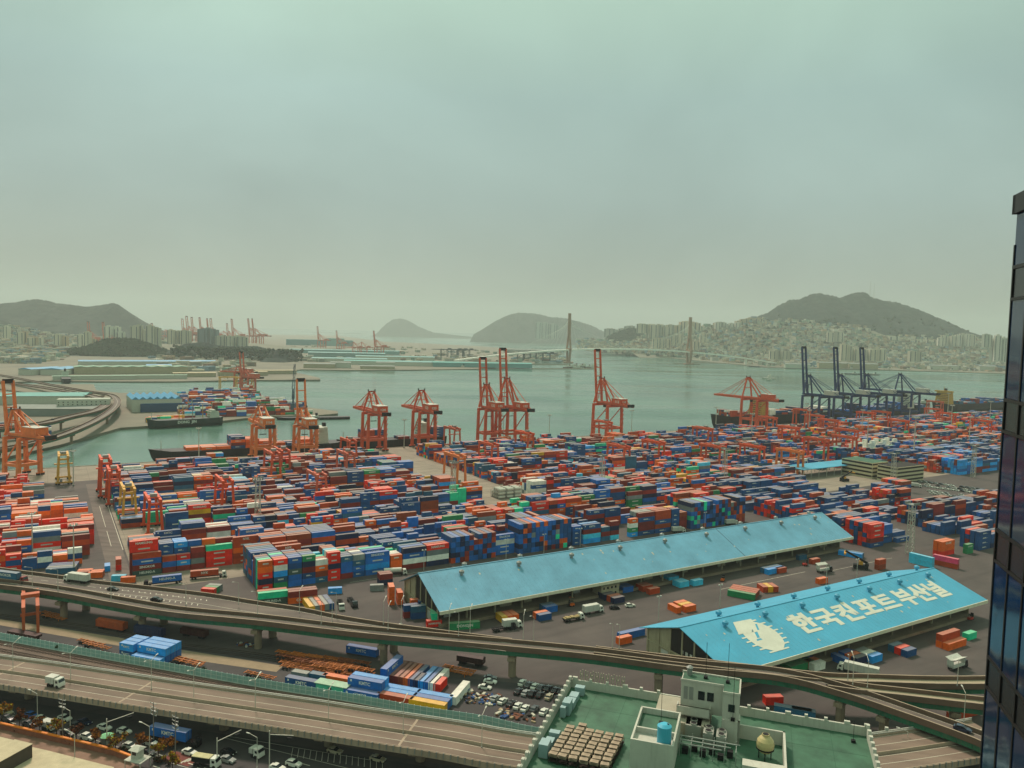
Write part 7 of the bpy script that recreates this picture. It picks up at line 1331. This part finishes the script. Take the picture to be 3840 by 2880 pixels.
for _ in range(420):
    px, py = pix('A1', wr.uniform(-40, 1300), wr.uniform(350, 610)); h = march(px, py, [zl, hz_l], 2150, 4300, 70)
    if h and h[2] > 4: blob(h[0], h[1], h[2] + 3, wr.uniform(6, 11))
tag(tb2.obj('hillside_trees'), 'dark tree patches scattered between the hillside houses', 'trees', kind='stuff'); wb = wb_
HC = ['B5AE98', 'A39C8A', 'C0B9A4', 'AC9A80', 'CBC6B4', '94948A', 'AC967C', '9AA08E', '7F9A8A', 'C4C4B6', '8A6F5C', '7A94A2']; cr_ = random.Random(99); hv, hf, hcn = [], [], []; HB = []
UPR = [(3, 560, 440), (3, 780, 400), (3, 1200, 340), (3, 1500, 320), (3, 1750, 300), (3, 2000, 262), (3, 2212, 255), (4, 0, 285), (4, 300, 285), (4, 520, 320), (4, 700, 330), (4, 850, 350), (4, 900, 420), (4, 1450, 440), (4, 1600, 400), (4, 1850, 430), (4, 2212, 450)]
ux = [(1920 if k == 3 else 2880) + x / 2.304 for k, x, y in UPR]; uy = [1080 + y / 2.304 for k, x, y in UPR]
LOR = [(1920 + 560 / 2.304, 1080 + 530 / 2.304), (1920 + 1200 / 2.304, 1080 + 580 / 2.304), (1920 + 1800 / 2.304, 1080 + 635 / 2.304), (2880, 1080 + 675 / 2.304), (2880 + 900 / 2.304, 1080 + 692 / 2.304), (2880 + 1950 / 2.304, 1080 + 722 / 2.304)]
def house(x, y, z, w, d, h, a): HB.append((x, y, z, w, d, h, a, cr_.choice(HC)))
for _ in range(5200):
    px = cr_.uniform(2165, 3760); py = np.interp(px, ux, uy) + (np.interp(px, [q[0] for q in LOR], [q[1] for q in LOR]) - np.interp(px, ux, uy)) * cr_.random()
    h = march(px, py, [zr_, hz_r], 3150, 6000, 130)
    if h: s = cr_.uniform(10, 24); house(h[0], h[1], h[2] - 3, s * cr_.uniform(.8, 2.0), s, cr_.choice([6, 8, 10, 14, 20]), cr_.uniform(0, 1.5))
for _ in range(3600):
    x = cr_.uniform(-60, 1500); y = np.interp(x, [-60, 150, 400, 700, 1500], [315, 340, 400, 430, 450]); y2 = np.interp(x, [-60, 500, 640, 1500], [720, 620, 560, 480]); px, py = pix('A1', x, cr_.uniform(y, y2)); h = march(px, py, [zl, hz_l], 2150, 4300, 100)
    if h and not (hz_l(h[0], h[1]) > zl(h[0], h[1]) + 2): s = cr_.uniform(9, 19); house(h[0], h[1], h[2] - 3, s * cr_.uniform(.8, 2.0), s, cr_.choice([6, 7, 9, 12, 18]), cr_.uniform(0, 1.5))
for _ in range(500):
    c = cr_.choice(['A1', 'A2', 'A3']); x = cr_.uniform(1300, 2212) if c == 'A1' else (cr_.uniform(300, 2212) if c == 'A2' else cr_.uniform(0, 450)); y = cr_.uniform(500, 640) if c != 'A1' else cr_.uniform(480, 720); q = at(c, x, y, 0); 
    if q[1] < 5200: s = cr_.uniform(10, 26); house(q[0], q[1], 0, s * 1.6, s, cr_.choice([5, 8, 12]), cr_.uniform(0, 1.5))
for i, (x, y, z, w, d, h, a, c) in enumerate(HB):
    ca, sa = math.cos(a), math.sin(a); o = len(hv)
    for zz in (z, z + h): hv += [(x + u * ca - v * sa, y + u * sa + v * ca, zz) for u, v in ((-w / 2, -d / 2), (w / 2, -d / 2), (w / 2, d / 2), (-w / 2, d / 2))]
    lc = lin(c); dk = tuple(t * .62 for t in lc); rf = lc if cr_.random() < .6 else lin(cr_.choice(['6F8F80', '8A7260', '6A8CA0', '84847A', '4F5A48']))
    for k, f in enumerate(((4, 5, 6, 7), (0, 1, 5, 4), (1, 2, 6, 5), (2, 3, 7, 6), (3, 0, 4, 7))): hf.append(tuple(o + q for q in f)); hcn += [rf if k == 0 else lc] * 4
    if h > 7:      # a band of windows on the side towards the harbour
        for fl in range(int(h // 3.3)): zz = z + 1.4 + fl * 3.2; o = len(hv); hv += [(x + u * ca - v * sa, y + u * sa + v * ca, q) for u, v, q in ((-w * .4, -d / 2 - .1, zz), (w * .4, -d / 2 - .1, zz), (w * .4, -d / 2 - .1, zz + 1.3), (-w * .4, -d / 2 - .1, zz + 1.3))]; hf.append((o, o + 1, o + 2, o + 3)); hcn += [(.09, .1, .11)] * 4
me = bpy.data.meshes.new('hillside_houses'); me.from_pydata(hv, [], hf); at_ = me.color_attributes.new('paint', 'FLOAT_COLOR', 'CORNER'); at_.data.foreach_set('color', np.array([(*c, 1) for c in hcn], dtype=np.float32).ravel())
me.materials.append(mat('house_paint_mixed', 'FFFFFF', .85, attr='paint', var=.1)); o = bpy.data.objects.new('hillside_houses', me); COL.objects.link(o); tag(o, 'countless small pale houses covering the far hillsides', 'houses', kind='stuff')
APT = {}
def apartment(x, y, z, w, d, h, a, col, lb, grp):
    k = col
    if k not in APT:
        T = empty('apartment_tower', (0, 0, 0)); tag(T, cat='apartment tower'); m = mat('apartment_' + col, col, .85, var=.06); b = MB().use(m).box(-.5, -.5, 0, .5, .5, 1).box(-.12, -.56, 0, .12, -.5, 1.03).box(-.2, -.2, 1, .2, .2, 1.05); b.obj('wall', T); b = MB().use(mat('apartment_glazing', '454E52', .4))
        for i in range(3): b.box(-.44 + i * .33, -.515, .04, -.44 + i * .33 + .13, -.501, .97)
        b.obj('window_strips', T); APT[k] = Proto(T)
    APT[k].put((x, y, z), a, lb, grp, (w, d, h))
def cluster(c, xs, ybase, ytop, Y, w, lb, cols=('B8B3A0', 'A6A392', 'C2BEAC'), fn=None, grp=None):
    for i, x in enumerate(xs):
        yb, yt = (ybase[i] if isinstance(ybase, (list, tuple)) else ybase), (ytop[i] if isinstance(ytop, (list, tuple)) else ytop); p = atY(c, x, yb, Y + (i % 3) * 12); q = atY(c, x, yt, Y); z0 = p[2] - 25
        apartment(p[0], p[1], z0, w, w * .6, q[2] - z0, R(cr_.uniform(-20, 20)), cols[i % len(cols)], lb, grp or lb)
cluster('A1', [940, 975, 1010, 1045], 440, [330, 352, 335, 380], 3300, 30, 'pale apartment tower of the white cluster behind the wooded hill', ('C9C9BC', 'BFC2B6'))
cluster('A1', [1165, 1200, 1250, 1300, 1355], [450, 450, 470, 470, 460], [330, 322, 365, 325, 345], 3300, 32, 'apartment tower of the cluster right of the white one')
cluster('A1', [1480, 1510, 1545, 1595, 1620], 455, [362, 370, 372, 365, 372], 3500, 30, 'apartment tower in front of the distant cranes', ('BDB5A0', 'B0AB98')); cluster('A1', [1755, 1800, 1845], 470, [355, 350, 360], 3500, 42, 'blue-grey apartment slab below the distant cranes', ('5E6C72', '6D787A')); cluster('A1', [1890 + 32 * i for i in range(8)], 485, [418, 412, 420, 415, 425, 412, 420, 425], 3500, 30, 'apartment block of the low row right of the blue-grey slabs', ('A3A292', 'B3AF9C'))
cluster('A1', [270, 300, 340, 180, 210, 60, 500, 560, 700, 760, 800], [460, 460, 462, 430, 420, 380, 440, 450, 460, 470, 480], [428, 425, 430, 385, 378, 330, 400, 418, 402, 380, 440], 3000, 24, 'taller beige block among the houses of the left hillside', ('C0B9A4', 'B49F84', 'C9C6B4'))
cluster('A3', [830, 860, 905, 950, 1000, 1030], 400, [352, 352, 362, 350, 330, 328], 5900, 55, 'faint apartment block behind the wooded knoll by the bridge', ('9FA096', 'A8A598')); cluster('A3', [1110, 1140, 1190, 1220, 1260, 1290, 1330, 1365], [355, 355, 410, 415, 440, 440, 470, 380], [310, 312, 315, 318, 318, 320, 335, 318], 4700, 44, 'tall apartment tower right of the wooded knoll by the bridge'); cluster('A3', [1400, 1440, 1480, 1505, 1560, 1590], [365, 365, 380, 380, 380, 375], [325, 322, 292, 290, 296, 302], 4750, 50, 'broad apartment tower beside the right bridge tower', ('B7A68C', 'BFB6A0'))
cluster('A3', [1775, 1800, 1825, 1860, 1890, 1920, 1950], [365, 365, 370, 385, 390, 395, 400], [296, 296, 298, 322, 305, 330, 300], 4800, 34, 'striped apartment tower on the slope right of the bridge', ('C4C3B6', '9B9C92')); cluster('A3', [1960, 2000, 2045, 2090, 2130], 350, [285, 272, 262, 265, 262], 4900, 48, 'beige apartment tower on the ridge below the mountain', ('B5A58C', 'A89C88')); cluster('A3', [230, 280, 300, 350, 370], 420, [300, 300, 305, 310, 320], 8000, 64, 'very faint apartment tower before the middle mountain', ('9EA49C', 'A5A89E')); cluster('A3', [1240, 1290, 1340, 1400, 1450, 1590, 1650], [485, 485, 480, 450, 440, 500, 430], [440, 435, 440, 405, 400, 462, 395], 4300, 34, 'low apartment block near the harbour front left of the right bridge tower', ('C0B49C', 'B0A58E'))
cluster('A4', [540, 580, 620], 430, [385, 378, 385], 4500, 38, 'apartment block in the middle of the slope under the mountain'); cluster('A4', [650 + i * 42 for i in range(9)], [585] * 9, [485, 500, 520, 530, 530, 535, 530, 530, 528], 3600, 30, 'apartment tower of the long row above the blue cranes', ('C2BAA4', 'B8B19C', 'CAC6B4')); cluster('A4', [910 + i * 55 for i in range(10)], 470, [445, 445, 415, 418, 435, 440, 448, 445, 450, 448], 4700, 60, 'apartment slab of the line at the mountain foot', ('BDB7A4', 'C4C0AE'))
cluster('A4', [1490, 1520, 1560, 1600, 1640, 1680, 1720, 1760], 470, [430, 410, 425, 415, 405, 395, 400, 405], 4600, 34, 'apartment tower of the right-hand ridge group', ('C6C3B4', 'B9B5A4')); cluster('A4', [1880, 1905, 1940, 1975, 2000, 2025], [470, 475, 580, 590, 590, 600], [400, 405, 450, 410, 440, 430], 3700, 28, 'apartment tower nearest the glass tower edge', ('A6AC9E', 'C4C4B6')); cluster('A4', [40 + i * 34 for i in range(5)], 570, [545, 540, 548, 545, 550], 3500, 28, 'low block over the first blue crane'); cluster('A4', [1245, 1290], 590, [545, 552], 3500, 32, 'pale block over the lowered blue boom')
for i, (c, x, y, L, W, h, lb) in enumerate([('A4', 440, 690, 90, 25, 22, 'cream warehouse at the city shore, left'), ('A4', 560, 690, 90, 25, 20, 'cream warehouse at the city shore, middle'), ('A4', 700, 695, 120, 25, 20, 'cream warehouse at the city shore, right'), ('A4', 1400, 705, 120, 30, 18, 'white storehouse at the right shore'), ('A4', 1830, 715, 70, 30, 20, 'white slatted storehouse near the glass tower'), ('A3', 1040, 560, 110, 30, 22, 'white hall at the harbour front under the bridge'), ('A3', 1565, 510, 40, 30, 26, 'white gabled hall beside the right bridge tower'), ('A4', 150, 690, 100, 25, 16, 'pale quay building near the first blue crane')]): hall(c, x, y, L, W, h, -3, m_whw if i > 2 else m_wallc, m_greyr, lb, ridge=4, name='storehouse', cat='storehouse')
T = empty('transmitter_mast', atY('A4', 880, 70, 5380), 0, 'thin red and white transmitter on the mountain top, left one', 'antenna mast'); MB().use(m_pole).bar((0, 0, -10), (0, 0, 100), 2.4, w2=1.2).obj('pole', T); T = empty('transmitter_mast', atY('A4', 913, 85, 5380), 0, 'thin transmitter on the mountain top, right one', 'antenna mast'); MB().use(m_pole).bar((0, 0, -10), (0, 0, 100), 2.4, w2=1.2).obj('pole', T)
# offices in the yard at the right
def office(u, v, L, W, h, lb, bands=4, roof=None):
    T = empty('office_building', (*uv(u, v), 0), PHI, lb, 'office building'); m = mat('cream_office', 'C9BE9C', .8, var=.06, streak=.15)
    MB().use(m).box(0, 0, 0, L, W, h).obj('wall', T); MB().use(roof or m_rgreen).box(.4, .4, h, L - .4, W - .4, h + .1).obj('roof', T)
    for k in range(bands): z = 1.3 + k * (h / bands); MB().use(mat('office_glazing', '2B211C', .3)).box(.3, -.08, z, L - .3, -.02, z + h / bands * .45).box(-.08, .3, z, -.02, W - .3, z + h / bands * .45).obj('window_band', T)
    return T
office(607, 384, 38, 18, 13, 'cream office block with dark window bands in the yard', 4, m_dkwall); office(606, 406, 22, 30, 13.5, 'cream office wing with green roof behind the banded block', 4); hall('A4', 1460, 400, 92, 24, 9, 20, m_greyr, m_paleg, 'long grey terminal building with green roof beside the car park', ridge=0, name='terminal_building', cat='terminal building', wins=12); hall('A4', 1340, 350, 30, 20, 12, 31, mat('tan_wall', '95704C', .8), mat('tan_roof', '95704C', .8), 'plain tan box building behind the offices', ridge=0, name='service_building', cat='building')
T = empty('canopy_shed', (*uv(548, 430), 0), PHI, 'open canopy with a bright light blue flat roof before the offices', 'canopy'); MB().use(m_roofb).box(0, 0, 7.5, 84, 22, 8.1).obj('roof', T)
for i in range(9):
    for y in (1, 21): MB().use(m_pole).box(i * 10.2 + .5, y - .2, 0, i * 10.2 + .9, y + .2, 7.5).obj('post', T)
for k in range(3): block(600, 690, 456 + k * 26, 4, 'yard behind the canopy', mean=2.2, seed=500 + k, gap=.4)
for k in range(3): block(700, 860, 384 + k * 27, 6, 'blue block field behind the terminal building', mean=4.4, seed=520 + k, pal=['nv', 'bl', 'tb', 'bb', 'nv', 'mr'])
for i in range(26): stack(730 + (i % 9) * 6.4, 500 + (i // 9) * 9, 20, [('wh', '')] * (3 + i % 3), 0, 'white refrigerated stacks at the right|0', i)
# ---------------------------------------------------------------- yard machines, tanks, small things in the port
m_ymach = mat('machine_yellow', 'C98F2A', .5, var=.1); m_tank = mat('white_tank', 'D2D0C2', .4, var=.05, streak=.15)
def reach_stacker(p, a, lb):
    T = empty('reach_stacker', p, R(a), lb, 'reach stacker'); MB().use(m_black).box(-3.6, -1.6, .6, 3.6, 1.6, 2.2).box(-3.8, -1.5, 2.2, -2.0, 1.5, 3.2).obj('chassis', T); MB().use(m_black).bar((-3, 0, 3.4), (7.5, 0, 8.4), 1.0, 1.2, w2=.7).obj('boom', T); MB().use(m_ymach).box(-1, -.9, 2.2, 1, .9, 4.0).obj('cab', T); MB().use(m_ymach).box(7.2, -3, 7.0, 8.2, 3, 7.8).bar((7.7, 0, 7.6), (7.5, 0, 8.6), .5).obj('spreader', T)
    wheels(T, (-2.8, 2.6), 1.5, .85, .7); return T
reach_stacker(at('B4', 800, 1135), 155, 'black reach stacker with raised boom between the sheds'); reach_stacker(at('B1', 150, 1030), 60, 'reach stacker working at the red stacks in the left yard'); reach_stacker(at('B4', 2020 - 1960 + 600, 380), 20, 'reach stacker before the cream office')
def forklift(p, a, lb, c='orange'):
    T = empty('forklift', p, R(a), lb, 'forklift'); m = mat('forklift_' + c, 'D0621E' if c == 'orange' else 'C0392B', .5); MB().use(m).box(-1.3, -.7, .4, .9, .7, 1.3).obj('body', T); MB().use(m_black).box(.9, -.6, .1, 1.05, .6, 3.0).box(1.05, -.5, .1, 2.1, -.35, .18).box(1.05, .35, .1, 2.1, .5, .18).obj('mast', T)
    q = MB().use(m_black)
    for x in (-.8, .6):
        for y in (-.6, .6): q.bar((x, y, 1.3), (x, y, 2.2), .07)
    q.box(-.85, -.65, 2.2, .65, .65, 2.28).obj('overhead_guard', T); wheels(T, (-.8, .6), .6, .35, .25)
forklift(at('C3', 512, 205), 20, 'orange forklift at the dock of the faded shed'); forklift(at('C3', 512, 262), 200, 'orange and black forklift behind the timber flatbed'); forklift(at('C3', 1820, 45), 60, 'orange forklift in the middle of the shed yard'); forklift(at('C4', 1750, 380), 30, 'red forklift at the far end of the lettered shed', 'red'); forklift(at('B4', 320, 1110), 10, 'orange-red forklift beside the teal container', 'red')
def tank(p, a, lb, g=None, z=0.):
    T = empty('tank_container', (p[0], p[1], z), R(a), lb, 'tank container', g); n = 16; b = MB().use(m_tank); X = [(-2.8, .5), (-2.5, 1.05), (2.5, 1.05), (2.8, .5)]; vs = [(x, r_ * math.cos(6.283 * i / n), 1.25 + r_ * math.sin(6.283 * i / n)) for x, r_ in X for i in range(n)]
    b.add(vs, [(k * n + i, (k + 1) * n + i, (k + 1) * n + (i + 1) % n, k * n + (i + 1) % n) for k in range(3) for i in range(n)] + [tuple(range(n)), tuple(range(3 * n, 4 * n))[::-1]]); b.obj('tank', T, fix=True, smooth=False); f = MB().use(m_grey)
    for x in (-2.95, 2.95):
        for y in (-1.15, 1.15): f.bar((x, y, 0), (x, y, 2.5), .14)
        f.bar((x, -1.15, .1), (x, 1.15, .1), .14); f.bar((x, -1.15, 2.45), (x, 1.15, 2.45), .14)
    for y in (-1.15, 1.15): f.bar((-2.95, y, .1), (2.95, y, .1), .14)
    f.obj('frame', T); return T
tk = tank((0, -600), 0, None); tp = Proto(tk)
for i in range(3):
    for j in range(4):
        for k in range(3 - (j == 3)): x, y = uv(276 + i * 6.6, 470 + j * 3.2); tp.put((x, y, k * 2.6), PHI, 'white tank container in the stacked tank block at the crossroad', 'white tank containers at the crossroad')
for u, v, lb in [(392, 432, 'tank group behind the second lattice tower'), (470, 452, 'tank group below the red yard crane'), (500, 462, 'tank group near the right road')]:
    for i in range(3): x, y = uv(u + i * 6.6, v); tp.put((x, y, 0), PHI, f'white tank container in the {lb}', 'white tank containers among the stacks')
T = truck('skel', 'white', None, 'white tanker truck parked in front of the yard edge', at('B2', 1195, 1190), 16, L=10, name='tanker_truck', cat='tanker truck'); b = MB().use(m_tank); n = 14; b.add([(x, 1.15 * math.cos(6.283 * i / n), 2.5 + 1.15 * math.sin(6.283 * i / n)) for x in (-5, 3.4) for i in range(n)], [(i, n + i, n + (i + 1) % n, (i + 1) % n) for i in range(n)] + [tuple(range(n)), tuple(range(n, 2 * n))[::-1]]); b.obj('tank', T, fix=True)
T = truck('skel', 'white', None, 'white tanker truck beyond the end of the faded shed', at('B4', 790, 885), -16, L=9, name='tanker_truck', cat='tanker truck'); b = MB().use(m_tank); b.add([(x, 1.15 * math.cos(6.283 * i / n), 2.5 + 1.15 * math.sin(6.283 * i / n)) for x in (-4.5, 3) for i in range(n)], [(i, n + i, n + (i + 1) % n, (i + 1) % n) for i in range(n)] + [tuple(range(n)), tuple(range(n, 2 * n))[::-1]]); b.obj('tank', T, fix=True)
for i, (c, x, y, a) in enumerate([('K', 955, 870, 0)]): pass
for c, x, y, a, lb in [('B3', 1430, 820, 15, 'covered white truck behind the shed ridge, left'), ('B3', 1890, 755, 15, 'covered white truck behind the shed ridge, right'), ('B1', 560, 1130 - 100, -25, 'flat trailer truck in the left yard'), ('B4', 1270, 430, -20, 'dark truck before the staff car park')]: truck('box', 'white', m_housew, lb, at(c, x, y), a, L=7.5, H=2.2)
for i, (c, x, y) in enumerate([('B2', 1450, 1150), ('B2', 2160, 1050), ('B3', 275, 1000), ('B3', 588, 945), ('B3', 1665, 790), ('B4', 765, 1230), ('C3', 1265, 385), ('C3', 1795, 275), ('C4', 500, 115)]):
    p = at(c, x, y); T = empty('yard_light', (p[0], p[1], 0), PHI, 'short white twin floodlight pole standing beside the blue-roofed sheds', 'floodlight pole', 'twin floodlight poles by the sheds'); MB().use(m_housew).bar((0, 0, 0), (0, 0, 10), .22, w2=.14).obj('pole', T); MB().use(m_housew).cbox(-.8, 0, 10, .7, .5, .5).obj('floodlight', T); MB().use(m_housew).cbox(.8, 0, 10, .7, .5, .5).obj('floodlight', T); MB().use(m_grey).bar((-.8, 0, 10), (.8, 0, 10), .1).obj('crossbar', T)
for c, x, y, lb in [('B3', 40, 1010, 0)][:0]: pass
m_lane = MB().use(m_mark)
for u, v, L_, W_ in [(264, 560, .25, 30), (296, 540, .25, 40), (280, 430, .3, 20), (120, 342, 60, .2), (250, 338, 90, .2), (345, 250, 50, .2), (330, 160, 30, .2), (270, 255, 60, .25)]: m_lane.add([(*uv(u, v), .02), (*uv(u + L_, v), .02), (*uv(u + L_, v + W_), .02), (*uv(u, v + W_), .02)], [(0, 1, 2, 3)])
struct(m_lane.obj('road_marking'))
# ---------------------------------------------------------------- place the yard containers: the ones that show largest as things, the rest as one mass
from mathutils.bvhtree import BVHTree
def bvh_boxes(L):
    vs = []; fs = []
    for P in L: o = len(vs); vs += P; fs += [tuple(o + i for i in f) for f in ((3, 2, 1, 0), (4, 5, 6, 7), (0, 1, 5, 4), (1, 2, 6, 5), (2, 3, 7, 6), (3, 0, 4, 7))]
    return BVHTree.FromPolygons(vs, fs)
def cbx(c, e=0.):
    cu, cv, z, size, col, lg, ori = c[:7]; a, b_ = (LEN[size] / 2 - e, CW / 2 - e) if ori == 0 else (CW / 2 - e, LEN[size] / 2 - e)
    return [(*uv(cu + su * a, cv + sv * b_), zz) for zz in (z + e, z + CH - e) for su, sv in ((-1, -1), (1, -1), (1, 1), (-1, 1))]
tree = bvh_boxes([cbx(c) for c in CON] + OCC)
EYEV = Vector((0, 0, EYE))
def seen(c):
    n = 0; P = cbx(c, -.06); q = [Vector(p) for p in P]
    smp = [q[4].lerp(q[6], .5), q[4].lerp(q[5], .5), q[0].lerp(q[5], .5), q[0].lerp(q[5], .25), q[0].lerp(q[5], .8), q[4].lerp(q[5], .1), q[4].lerp(q[5], .9), q[0].lerp(q[7], .5), q[1].lerp(q[6], .5), q[4].lerp(q[6], .15), q[4].lerp(q[6], .85), q[7].lerp(q[6], .5)]
    for s in smp:
        sc = project(s)
        if not (0 <= sc[0] <= 3840 and 0 <= sc[1] <= 2880): continue
        d = s - EYEV; l = d.length; h = tree.ray_cast(EYEV, d / l, l - .05)
        if h[0] is None or h[3] > l - .3: n += 1
    return n
def project(p):
    d = np.array(p) - np.array([0, 0, EYE]); x, y, z = d @ RT, d @ UP, d @ FW
    if z <= 1: return (-1e6, 0)
    x, y = x / z * F, y / z * F; return (1920 + x * cR + y * sR, 1440 - (-x * sR + y * cR))
vis = [(c, seen(c)) for c in CON]
sc_ = sorted([(-(n * LEN[c[3]] / (math.hypot(c[0], c[1]) ** 2)), i) for i, (c, n) in enumerate(vis) if n >= 2])
pick = set(i for _, i in sc_[:max(0, 298 - NCON[0])])
print('yard containers', len(CON), 'in view', sum(n > 0 for _, n in vis), 'hand placed', NCON[0])
def ranks(vals, tol):
    out = {}; n = 0; last = -1e9
    for v in sorted(vals):
        if v - last > tol: n += 1
        out[v] = n; last = v
    return out
byw = {}
for c in CON: byw.setdefault(c[9].split('|')[0], []).append(c)
RK = {}
for w, L_ in byw.items():
    rv = ranks({c[1] for c in L_}, .6)
    for k in set(rv.values()):
        cs = [c for c in L_ if rv[c[1]] == k]; ru = ranks({c[0] for c in cs}, .5)
        for c in cs: RK[(w, c[0], c[1])] = (k, ru[c[0]])
for i in sorted(pick):
    cu, cv, z, size, col, lg, ori, t, n, where, idx = CON[i]; w = where.split('|')[0]; rk, sk = RK[(w, cu, cv)]
    tier = 'top' if t == n - 1 and n > 1 else ORD[t]
    lb = f"{PAL[col][1]} {size}-foot container, {tier} of {nth(sk)} stack, {nth(rk)} row, {w}"
    if len(lb.split()) > 16: print('LONG', lb)
    g = 'stacked containers in the yard'
    container(*uv(cu, cv), z, size, col, lg, PHI + (math.pi / 2 if ori else 0), lb, g)
vs = []; fs = []; cols = []; K = {k: lin(v[0]) for k, v in PAL.items()}; wl = lin('C9CCC2')
rs = random.Random(3)
for i, (c, nv) in enumerate(vis):
    if i in pick or nv < 0: continue
    P = cbx(c); o = len(vs); vs += P; k = K[c[4]]; s = rs.uniform(.8, 1.25); k = tuple(min(1, x * s) for x in k)
    for f in ((4, 5, 6, 7), (0, 1, 5, 4), (1, 2, 6, 5), (2, 3, 7, 6), (3, 0, 4, 7)): fs.append(tuple(o + q for q in f)); cols += [k] * 4
    cu, cv, z, size, col, lg, ori = c[:7]
    if ori == 0:
        L = LEN[size] / 2
        if lg:
            a = L * .42; y = cv - CW / 2 - .03; o = len(vs)
            for x0, x1, z0, z1 in ([(-a, a * .35, 1.15, 1.75), (a * .42, a, 1.15, 1.3)] if lg == 'K' else [(-a, a, 1.1, 1.75)]):
                o = len(vs); vs += [(*uv(cu + x0, y), z + z0), (*uv(cu + x1, y), z + z0), (*uv(cu + x1, y), z + z1), (*uv(cu + x0, y), z + z1)]; fs.append((o, o + 1, o + 2, o + 3)); cols += [wl if col != 'wh' else K['dn']] * 4
me = bpy.data.meshes.new('container_mass'); me.from_pydata(vs, [], fs); at_ = me.color_attributes.new('paint', 'FLOAT_COLOR', 'CORNER')
at_.data.foreach_set('color', np.array([(*c, 1) for c in cols], dtype=np.float32).ravel())
me.materials.append(mat('container_paint_mixed', 'FFFFFF', .6, attr='paint', dust_sheen=.45, var=.18, scale=.25, streak=.16)); o = bpy.data.objects.new('stacked_containers', me); COL.objects.link(o)
tag(o, 'dense mass of stacked shipping containers filling the rest of the yard', 'shipping containers', kind='stuff')
